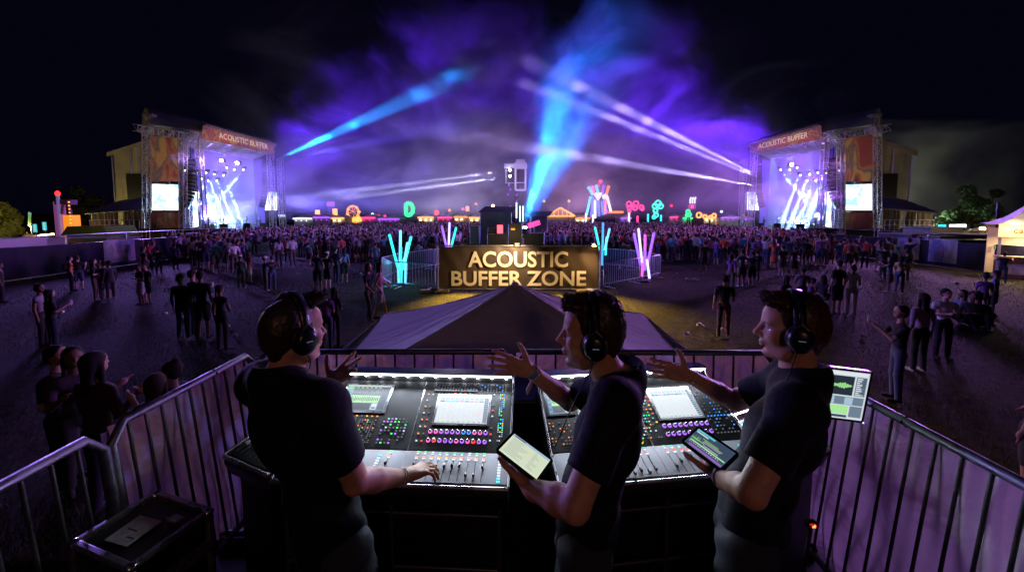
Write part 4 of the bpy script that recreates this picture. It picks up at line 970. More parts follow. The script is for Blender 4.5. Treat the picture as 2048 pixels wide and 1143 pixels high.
def bar_stall():
    x0, y0 = 24.3, 17.0; rt = empty('drinks_bar', (x0, y0, 0), 'brightly lit wooden drinks bar with peaked white canopy, right edge', 'bar stall')
    # counter faces the field (towards -x, -y)
    a, b = Vector((23.9, 17.5, 0)), Vector((25.9, 15.6, 0)); d = (b-a).normalized(); n = Vector((-d.y, d.x, 0)); n = n if n.y > 0 else -n; W = 2.9
    U = Vector((0, 0, 1)); q = lambda s, t, z: a + d*s + n*t + U*z
    warm = pm('bar_wood', (.25, .10, .04), .5, 0, .4, 4); cream = em('lit_bar_sign', (1, .62, .22), 1.6, (.8, .6, .3))
    rot = math.atan2(d.y, d.x)
    MB().bbox(q(W/2, .25, .5), (W, .5, 1.0), .02, rot).build('counter', warm, rt)
    mb = MB()
    for i in range(2): mb.bbox(q(.8+i*1.35, -.02, .45), (1.0, .03, .5), .01, rot)
    mb.build('counter_panel', pm('pale_panel', (.5, .4, .3), .5, 0, .5, 3), rt)
    MB().bbox(q(W/2, .2, 1.04), (W+.1, .7, .06), .02, rot).build('counter_top', pm('counter_top', (.4, .25, .15), .3), rt)
    for s in (.03, 1.45, W-.03): MB().bbox(q(s, .02, 1.3), (.09, .09, 2.6), .01, rot).build('post', pm('white_post', (.6, .55, .45), .5), rt)
    MB().bbox(q(W/2, 2.2, 1.2), (W, .08, 2.4), .02, rot).build('back_wall', pm('cream_wall', (.65, .55, .4), .7, 0, .1, 2), rt)
    sg = MB().bbox(q(W/2, -.08, 2.32), (W+.1, .10, .62), .02, rot).build('sign_board', cream, rt)
    vs, fs = text_mesh('cantine', .42, .01, res=2)
    MB().add(place(vs, q(.85, -.15, 2.33), d*.8, U, n*-1), fs).build('lettering', pm('sign_ink', (.25, .06, .02), .6), sg)
    vs, fs = text_mesh('bar', .42, .01, res=2)
    MB().add(place(vs, q(2.3, -.15, 2.33), d*.8, U, n*-1), fs).build('lettering', pm('sign_ink2', (.25, .06, .02), .6), sg)
    # canopy: concave pyramid
    c = q(W/2, 1.1, 2.62); prof = [(0, 0), (.18, .10), (.42, .36), (.68, .85), (.86, 1.5), (1, 2.1)]; vs = []
    cs = [q(-.2, -.3, 2.62), q(W+.2, -.3, 2.62), q(W+.2, 2.6, 2.62), q(-.2, 2.6, 2.62)]
    for f, z in prof: vs += [p.lerp(c, f*.985) + U*z for p in cs]
    MB().add(vs, [(k*4+i, k*4+(i+1) % 4, k*4+4+(i+1) % 4, k*4+4+i) for k in range(5) for i in range(4)]).build('canopy', M_WHITETENT, rt)
    mb = MB()
    for i in range(10): mb.bar(q(.25+i*.27, 2.0, 1.25), q(.25+i*.27, 2.0, 1.5), .035, 6)
    mb.build('bottle', pm('bottle_glass', (.1, .25, .1), .2), rt)
    for s in (.75, 2.2): MB().ell(q(s, .9, 2.25), (.08, .08, .08), 8, 6).build('bulb', M_BULB, rt)
    mb = MB()
    for i in range(6): mb.bbox(q(2.45, -.03, .15+i*.14), (.5, .02, .07), .005, rot)
    mb.build('menu_board', pm('menu_white', (.6, .55, .5), .6), rt)
    lamp('bar_lamp', 'AREA', q(W/2, 1.0, 2.2), 260, (1, .68, .35), to=q(W/2, 0.6, 0), shape='SQUARE', size=1.2)
    lamp('bar_lamp', 'SPOT', q(W/2, -.3, 2.6), 700, (1, .70, .35), to=q(W/2, -2.5, 0), spot_size=R(120), spot_blend=.8)
    lamp('bar_lamp', 'POINT', q(.4, -.5, 2.75), 60, (1, .7, .35), shadow_soft_size=.1)
    return q
BARQ = bar_stall()
# ---------------------------------------------------------------- ACOUSTIC BUFFER ZONE banner
def main_banner():
    Y = 14.3; a, b = P(876, 583, Y), P(1199, 583, Y); zt = P(1030, 491, Y).z; zb = .09; x0, x1 = a.x, b.x
    rt = empty('banner_stand', ((x0+x1)/2, Y, 0), 'wide dark banner reading ACOUSTIC BUFFER ZONE in cream letters', 'banner')
    m, nt, N, L, bb = newmat('banner_vinyl'); bb.inputs['Base Color'].default_value = (.075, .055, .042, 1); bb.inputs['Roughness'].default_value = .42
    def fn(u, v):
        x = x0+.07 + (x1-x0-.14)*u
        return Vector((x, Y + .025*math.sin(u*23+v*4)*math.sin(math.pi*v) + .012*math.sin(u*61+v*9) + .03*math.sin(u*3)*v, zb+.03 + (zt-zb-.08)*v))
    fab = MB().sheet(fn, 70, 16).build('banner_cloth', m, rt)
    ink = pm('cream_ink', (.88, .80, .62), .55)
    try: font = None
    except Exception: pass
    U, D, Nn = Vector((0, 0, 1)), Vector((1, 0, 0)), Vector((0, -1, 0))
    for txt, ul, ur, vt_, vb_ in (('ACOUSTIC', 936, 1136, 502, 534), ('BUFFER ZONE', 903, 1172, 541, 571)):
        vs, fs = text_mesh(txt, 1, .004, offset=.022, res=4)
        xa, xb = min(v.x for v in vs), max(v.x for v in vs); ya, yb = min(v.y for v in vs), max(v.y for v in vs)
        L0, R0 = P(ul, vt_, Y).x, P(ur, vt_, Y).x; T0, B0 = P(ul, vt_, Y).z, P(ul, vb_, Y).z
        vs = [Vector(((v.x-xa)/(xb-xa)*(R0-L0)+L0, Y-.045+v.z, (v.y-ya)/(yb-ya)*(T0-B0)+B0)) for v in vs]
        MB().add(vs, fs).build('lettering', ink, fab)
    for x in (x0, x1):
        MB().bar((x, Y, 0), (x, Y, zt+.02), .035, 10).bar((x, Y-.45, .05), (x, Y+.45, .05), .03, 8).build('post', M_STEEL, rt)
    MB().bar((x0, Y, zt), (x1, Y, zt), .028, 8).bar((x0, Y, zb), (x1, Y, zb), .022, 8).build('rail', M_STEEL, rt)
    for x in (x0+.1, x1-.6, x0+.7*0 - .3): MB().bbox((x, Y-.15, .05), (.75, .3, .09), .02).build('foot', pm('foot_timber', (.2, .15, .09), .8), rt)
    return x0, x1, Y, zt
BX0, BX1, BY, BZ = main_banner()
for i, (u, w) in enumerate(((1034, 'middle'), (1185, 'right end'))):
    c = P(u, 492, BY) + Vector((0, -.28, .1)); o = empty('flood_light', c, 'small black flood light clamped over the %s of the banner' % w, 'flood light', None)
    MB().bbox(c, (.22, .14, .12), .02).bar(c + Vector((0, .02, 0)), c + Vector((0, .3, -.06)), .015, 6).build('body', M_BLACKM, o)
    MB().bbox(c + Vector((0, 0, -.065)), (.16, .10, .012), .004).build('lens', em('flood_lens%d' % i, (1, .62, .25), 40 if i else 14), o)

# ---------------------------------------------------------------- crowd barriers round the buffer zone
def barrier(a, b, label, n=None, h=1.1, parent=None, scrim=None):
    a, b = Vector(a), Vector(b); d = (b-a); L = d.length; d.normalize()
    rt = empty('crowd_barrier', a, label, 'barrier', 'steel barriers round the buffer zone')
    MB().tube([a + Vector((0, 0, .15)), a + Vector((0, 0, h-.08)), a + d*.08 + Vector((0, 0, h)), b - d*.08 + Vector((0, 0, h)), b + Vector((0, 0, h-.08)), b + Vector((0, 0, .15))], .022, 8).bar(a + Vector((0, 0, .2)), b + Vector((0, 0, .2)), .018, 6).build('frame', M_STEEL, rt)
    mb = MB(); n = n or int(L/.14)
    for k in range(1, n): p = a + d*(L*k/n); mb.bar(p + Vector((0, 0, .2)), p + Vector((0, 0, h)), .010, 5)
    mb.build('bar', M_STEEL, rt)
    nn = Vector((-d.y, d.x, 0))
    for q in (.15, .85): p = a + d*(L*q); MB().bar(p - nn*.3 + Vector((0, 0, .02)), p + nn*.3 + Vector((0, 0, .02)), .02, 6).bar(p + Vector((0, 0, .02)), p + Vector((0, 0, .2)), .02, 6).build('foot', M_STEEL, rt)
    if scrim: MB().slab(a + nn*.05 + Vector((0, 0, .2)), b + nn*.05 + Vector((0, 0, .2)), b + nn*.05 + Vector((0, 0, h)), a + nn*.05 + Vector((0, 0, h)), .01).build('scrim', scrim, rt)
    return rt
g = lambda u, v: G(u, v)
BP = [(870, 579), (783, 575), (765, 562), (800, 548), (868, 536), (905, 530), (1150, 530), (1256, 538), (1320, 553), (1279, 563), (1207, 577)]
NM = ['left of the banner facing the grass', 'at the left corner by the walking couple', 'behind the cyan tubes', 'left rear run before the crowd', 'rear run left of the sound desk', None, 'rear run right of the sound desk', 'right rear run before the crowd', 'right corner beside the violet tubes', 'right of the banner facing the grass']
DB = pm('dark_blue_mesh', (.02, .03, .08), .8)
for i, nme in enumerate(NM):
    if nme: barrier(g(*BP[i]), g(*BP[i+1]), 'steel crowd barrier ' + nme, scrim=DB if i in (3, 4, 6, 7) else None)

# ---------------------------------------------------------------- bunches of glowing tubes
def bunch(base, Y, tubes, label):
    b = P(*base, Y); rt = empty('light_tube_bunch', (b.x, Y, 0), label, 'light tubes', 'bunches of glowing tubes in the buffer zone')
    for (u0, v0, u1, v1, mt) in tubes:
        p0, p1 = P(u0, v0, Y), P(u1, v1, Y + rnd.uniform(-.3, .3)); p0.z = max(p0.z, .05); MB().bar(p0, p1, .055, 10).ell(p1, (.055, .055, .055), 8, 4).build('tube', mt, rt)
    MB().lathe([(0, .1), (.22, .1), (.26, .04), (.26, 0), (0, 0)], (b.x, Y, 0), 14).build('base', M_BLACK, rt)
T_CY, T_CY2, T_BL, T_PK, T_VI, T_WH = (em('tube_cyan', (.03, .85, .80), 1.7), em('tube_ice', (.14, .62, 1), 2.0), em('tube_blue', (.04, .25, 1), 2.2), em('tube_pink', (.9, .10, .60), 1.8), em('tube_violet', (.28, .10, 1), 2.0), em('tube_white', (.50, .45, 1), 2.2))
bunch((803, 575), 15.6, [(797, 540, 779, 470, T_CY), (800, 540, 801, 462, T_CY2), (806, 540, 822, 474, T_CY), (808, 528, 815, 486, T_CY2), (797, 568, 796, 530, T_CY2), (802, 572, 803, 520, T_CY), (811, 566, 812, 525, T_CY2), (799, 556, 802, 495, T_CY)], 'cyan tube bunch behind the barrier left of the banner')
bunch((897, 560), 19.0, [(894, 500, 884, 453, T_VI), (897, 505, 899, 446, T_WH), (901, 500, 912, 456, T_CY), (892, 515, 897, 495, T_PK), (904, 512, 899, 490, T_PK)], 'violet and white tube bunch rising behind the banner at its left end')
bunch((1205, 560), 19.0, [(1200, 500, 1190, 455, T_CY), (1205, 505, 1206, 446, T_BL), (1209, 500, 1219, 458, T_CY2), (1204, 530, 1205, 490, T_BL), (1211, 510, 1213, 475, T_CY)], 'blue and cyan tube bunch rising behind the right end of the banner')
bunch((1288, 562), 16.4, [(1281, 530, 1268, 467, T_VI), (1284, 525, 1277, 458, T_WH), (1290, 530, 1290, 470, T_PK), (1295, 528, 1308, 466, T_VI), (1284, 552, 1286, 515, T_PK), (1299, 556, 1294, 520, T_WH), (1289, 540, 1290, 500, T_VI)], 'violet and pink tube bunch inside the right corner of the barriers')
for c, col, pw in (((803, 520, 15.6), (.1, .8, 1), 120), ((897, 480, 19), (.5, .4, 1), 60), ((1205, 480, 19), (.1, .5, 1), 70), ((1288, 520, 16.4), (.7, .2, 1), 110)):
    lamp('tube_glow', 'POINT', P(*c), pw, col, shadow_soft_size=.3)

# ---------------------------------------------------------------- sound and light desks behind the banner
def foh():
    # two small marquees
    for (u0, u1, vt, vr, Y, lb) in ((961, 1022, 424, 412, 30, 'lilac walled marquee with dark roof behind the banner'), (1062, 1094, 432, 422, 32, 'narrow lilac marquee right of the cyan beam')):
        a, b = P(u0, vt, Y), P(u1, vt, Y); rt = empty('marquee', ((a.x+b.x)/2, Y, 0), lb, 'tent'); zr = P(u0, vr, Y).z
        MB().box(((a.x+b.x)/2, Y+1.2, a.z/2), (b.x-a.x, 2.4, a.z)).build('wall', pm('lilac_wall', (.36, .33, .42), .7, 0, .2, 1.5), rt)
        MB().prism([(a.x-.2, Y-.15, a.z), (a.x+.3, Y+1.2, zr), (a.x+.3, Y+1.3, zr), (a.x-.2, Y+2.6, a.z)], (b.x-a.x+.4, 0, 0)).build('roof', M_DARKROOF, rt)
        for x in (a.x, b.x): MB().bar((x, Y-.05, 0), (x, Y-.05, a.z), .05, 6).build('pole', M_STEEL, rt)
    # racks, desk, gear
    def case(u0, u1, vt, Y, lb, nm='rack_case'):
        a, b = P(u0, vt, Y), P(u1, vt, Y); rt = empty(nm, ((a.x+b.x)/2, Y, 0), lb, 'case'); w_ = b.x-a.x
        MB().bbox(((a.x+b.x)/2, Y+.35, a.z/2+.05), (w_, .7, a.z-.1), .03).build('body', M_BLACKM, rt)
        mb = MB()
        for x in (a.x, b.x): mb.bar((x, Y, .1), (x, Y, a.z), .02, 5)
        mb.bar((a.x, Y, a.z), (b.x, Y, a.z), .02, 5).bar((a.x, Y, a.z*.5), (b.x, Y, a.z*.5), .012, 5).build('edging', M_STEEL, rt)
        for x in (a.x+.08, b.x-.08): MB().ell((x, Y+.1, .05), (.05, .05, .05), 8, 4).build('wheel', M_BLACK, rt)
        return rt, a, b
    rt, a, b = case(1017, 1044, 447, 20, 'tall black rack case beside the foot of the cyan beam')
    MB().box((a.x+.25, 19.98, P(1024, 458, 20).z), (.22, .02, .1)).build('display', N_ORG, rt)
    case(1048, 1088, 466, 20.5, 'low black case with white lights right of the beam'); case(975, 1014, 468, 20.5, 'low black desk case left of the tall rack')
    case(976, 1000, 455, 23, 'grey amplifier case below the lilac marquee'); case(940, 958, 452, 25, 'small pale case left of the lilac marquee')
    c = P(1000, 458, 21.5); o = empty('lit_flag_lamp', (c.x, c.y, 0), 'red lit flag shape standing on the desk case', 'lamp'); MB().bbox(c, (.35, .05, .5), .02).build('lamp_face', neon('soft_red', (1, .1, .15), 2.5), o); MB().bar((c.x, c.y+.05, 0), c, .02, 6).build('pole', M_STEEL, o)
    c = P(1068, 448, 22); o = empty('laptop_screen', (c.x, c.y, 0), 'bright magenta lit screen right of the cyan beam', 'screen'); MB().bbox(c, (.75, .05, .3), .02, Matrix.Rotation(-.3, 3, 'Y')).build('screen_face', N_PNK, o); MB().bar((c.x, c.y+.05, 0), c, .02, 6).build('stand', M_STEEL, o)
    c = P(1046, 462, 20.2); o = empty('moving_head_light', (c.x, c.y, 0), 'moving head lamp that throws the cyan beam upwards', 'stage light')
    MB().bbox(c - Vector((0, 0, .28)), (.4, .3, .14), .03).bbox(c - Vector((.2, 0, .1)), (.05, .2, .35), .02).bbox(c - Vector((-.2, 0, .1)), (.05, .2, .35), .02).build('yoke', M_BLACKM, o); MB().bar(c - Vector((0, 0, .15)), c + Vector((.08, 0, .18)), .15, 12).build('lamp_body', M_BLACKM, o)
    MB().ell(c + Vector((.1, 0, .2)), (.14, .14, .05), 12, 6).build('lens', em('beam_lens', (.3, .85, 1), 120), o)
    MB().bar((c.x, c.y, 0), c - Vector((0, 0, .3)), .05, 8).build('stand', M_STEEL, o)
    for u, v, Y, lb in ((1033, 405, 28, 'left'), (1040, 412, 28, 'middle'), (1046, 412, 28, 'right')):
        a = P(u, v, Y); o = empty('led_batten', (a.x, Y, 0), 'vertical strip of icy lights above the tall rack, %s strip' % lb, 'light strip'); MB().bar((a.x, Y, a.z-1.2), a, .045, 8).build('tube', em('batten_' + lb, (.35, .75, 1), 4), o); MB().bar((a.x, Y+.06, 0), (a.x, Y+.06, a.z), .03, 6).build('pole', M_BLACK, o)
    # delay tower
    Y = 38; rt = empty('delay_tower', P(1034, 460, Y), 'slim lighting mast with lilac frame and two white lamps', 'lighting mast'); rt.location.z = 0; x = P(1034, 400, Y).x; lil = pm('lilac_frame', (.8, .7, .95), .5)
    MB().truss((x, Y, 0), (x, Y, P(0, 335, Y).z), .4, .4, .035, 16).build('mast', M_BLACK, rt)
    mb = MB(); cs = [P(1031, 325, Y-.5), P(1051, 325, Y-.5), P(1051, 380, Y-.5), P(1031, 380, Y-.5)]
    for i in range(4): mb.bar(cs[i], cs[(i+1) % 4], .13, 4)
    for v in (337, 365): mb.bar(P(1031, v, Y-.5), P(1051, v, Y-.5), .05, 4)
    mb.box(P(1041, 322, Y-.5), (.9, .3, .35)).build('frame', lil, rt); mb = MB().bbox(P(1031, 332, Y-.3), (2.4, .4, .5), .04).build('crossbar', lil, rt)
    MB().bar(P(1012, 337, Y-.4), P(1012, 366, Y-.4), .06, 5).bar(P(1012, 366, Y-.4), P(1030, 366, Y-.4), .05, 5).build('lamp_frame', M_TRUSS, rt)
    for v in (340, 352): hd = MB().bbox(P(1021, v, Y-.5) + Vector((.15, .1, 0)), (.4, .35, .4), .05).build('lamp_body', M_BLACKM, rt); MB().ell(P(1020, v, Y-.65), (.12, .10, .12), 10, 6).build('lens', M_WBULB, hd)
    for u, v in ((1018, 370), (1021, 379), (1016, 389), (1033, 390), (1033, 402), (1021, 412)): MB().ell(P(u, v, Y-.4), (.09, .09, .09), 6, 4).build('small_lamp', N_VIO, rt)
foh()

# ---------------------------------------------------------------- canopy right in front of the platform
def canopy():
    Yp = 4.1; apex = P(1030, 568, Yp); bl, br = P(770, 630, 5.7), P(1286, 629, 5.7); fl, fr = P(475, 888, 2.55), P(1585, 888, 2.55)
    bl.z = br.z = 1.49; fl.z = fr.z = 1.45
    rt = empty('canopy_tent', (apex.x, Yp, 0), 'grey peaked canopy tent directly in front of the mixing platform', 'tent')
    m, nt, N, L, b = newmat('canopy_fabric'); tc = N.new('ShaderNodeTexCoord'); mp = N.new('ShaderNodeMapping'); mp.inputs['Scale'].default_value = (1.0, 3.0, 1.0)
    wv = N.new('ShaderNodeTexNoise'); wv.inputs['Scale'].default_value = 3.2; wv.inputs['Detail'].default_value = 4; wv.inputs['Distortion'].default_value = 1
    b.inputs['Base Color'].default_value = (.66, .63, .70, 1); b.inputs['Roughness'].default_value = .62
    bp = N.new('ShaderNodeBump'); bp.inputs['Distance'].default_value = .02; L.new(tc.outputs['Object'], mp.inputs[0]); L.new(mp.outputs[0], wv.inputs['Vector']); L.new(wv.outputs['Fac'], bp.inputs['Height']); L.new(bp.outputs[0], b.inputs['Normal'])
    tr = N.new('ShaderNodeBsdfTranslucent'); tr.inputs[0].default_value = (.5, .48, .55, 1); ms = N.new('ShaderNodeMixShader'); ms.inputs[0].default_value = .10; L.new(b.outputs[0], ms.inputs[1]); L.new(tr.outputs[0], ms.inputs[2]); L.new(ms.outputs[0], N['Material Output'].inputs[0])
    cs = [fl, fr, br, bl]; mb = MB()
    for i in range(4):
        p, q = cs[i], cs[(i+1) % 4]
        def fn(u, v, p=p, q=q, i=i):
            e = p.lerp(q, u); x = e.lerp(apex, v); sag = .10*math.sin(math.pi*u)*(1-v)*math.sin(math.pi*min(1, v*1.0)) + .05*math.sin(math.pi*u)*(1-v)
            nn = (q-p).cross(apex-p).normalized()
            w_ = .008*math.sin(u*40+v*12+i)*(1-v)*v*3 + .010*math.sin(u*17 - v*9 + 2*i)*v
            return x - Vector((0, 0, sag + .05*math.sin(math.pi*v)*(1-.0))) + nn*w_
        mb.sheet(fn, 26, 22)
    mb.build('roof', m, rt)
    mb = MB()
    for c in cs: mb.tube([c.lerp(apex, t) - Vector((0, 0, .05*math.sin(math.pi*t) - .004)) for t in np.linspace(0, 1, 16)], .006, 5)
    mb.build('seam', m, rt)
    for c in cs: MB().bar((c.x*.985, c.y, 0), c - Vector((0, 0, .02)), .025, 8).build('leg', M_STEEL, rt)
    MB().ell(apex + Vector((0, 0, -.01)), (.05, .05, .04), 10, 6).build('apex_cap', m, rt)
    mb = MB()
    for i in (1, 2, 3):
        p, q = cs[i], cs[(i+1) % 4]; mb.slab(p, q, q - Vector((0, 0, .22)), p - Vector((0, 0, .22)), .01)
    mb.build('valance', m, rt)
canopy()

# ---------------------------------------------------------------- litter
rg = random.Random(3)
LIT = [(275, 586, 'crumpled white bag by the woman in the white skirt'), (355, 590, 'white cup near the dark clothed group'), (1396, 653, 'white paper in front of the right barriers'), (1376, 560, 'white cup beside the right barrier foot'), (723, 550, 'pale wrapper left of the cyan tubes'),
       (710, 543, 'small cup left of the cyan tubes'), (249, 520, 'white bottle by the left hoarding'), (256, 524, 'second white bottle by the left hoarding'), (1664, 597, 'plastic cup behind the right sound engineer'), (1756, 573, 'pale cup beside the group at right'), (1910, 568, 'flattened cup near the right hoarding'), (360, 640, 'grey cup beside the pink legged group'), (1390, 560, 'second paper scrap by the right barrier')]
mw = pm('white_litter', (.62, .62, .65), .6)
for u, v, lb in LIT:
    c = G(u, v); o = MB().lathe([(0, 0), (.045, 0), (.055, .1), (.05, .1), (.04, .01)], c + Vector((0, 0, .06)), 10, M=Matrix.Rotation(1.5, 3, 'X') @ Matrix.Rotation(rg.random()*6, 3, 'Y')).ell(c + Vector((.09, 0, .03)), (.09, .06, .03), 8, 4).build('plastic_cup' if 'cup' in lb else 'litter_scrap', mw); tag(o, lb, 'litter', 'litter on the grass')

for i in range(26):
    u, v = rg.uniform(40, 2000), rg.uniform(540, 680)
    if 700 < u < 1340: continue
    c = G(u, v); o = MB().lathe([(0, 0), (.04, 0), (.05, .1), (.045, .1), (.035, .01)], c + Vector((0, 0, .05)), 8, M=Matrix.Rotation(1.5, 3, 'X') @ Matrix.Rotation(rg.random()*6, 3, 'Y')).build('plastic_cup', mw); tag(o, 'small pale cup lying on the dark field', 'litter', 'cups scattered over the field')
# ---------------------------------------------------------------- people on the field
_pm_cache = {}
def pmesh(h, **kw):
    key = (h,) + tuple(sorted((k, str(v)) for k, v in kw.items()))
    if key not in _pm_cache: _pm_cache[key] = person_mesh('person', h=h, **kw)
    return _pm_cache[key]
BLACK_, NAVY_, WHITE_, GREY_, RED_, ORNG_, DENIM_, PINK_, TEAL_, PURP_ = (.015, .015, .018), (.02, .03, .09), (.62, .62, .66), (.16, .16, .18), (.45, .05, .05), (.60, .14, .04), (.10, .18, .32), (.5, .22, .28), (.05, .35, .45), (.16, .06, .22)
def person(u, vf, vh, col, label, face=0, group=None, h=.016, name='person', z0=0.0, **kw):
    """vf feet row, vh top-of-head row in the photograph; face = heading in degrees, 0 looks away from the camera, 180 at it"""
    p = G(u, vf, z0); zt = P(u, vh, p.y).z - z0
    o = obj_np(name, pmesh(h, **kw), p); s = zt/1.80
    s = max(.80, min(1.25, s)) if not kw.get('sit') else 1.0
    o.scale = (s*.97, s*.97, s); o.rotation_euler = (0, 0, R(face)); o.color = (*col, 1)
    return tag(o, label, 'person', group)
TRS, SHO, SKT, DRS = 'trousers', 'shorts', 'skirt', 'dress'
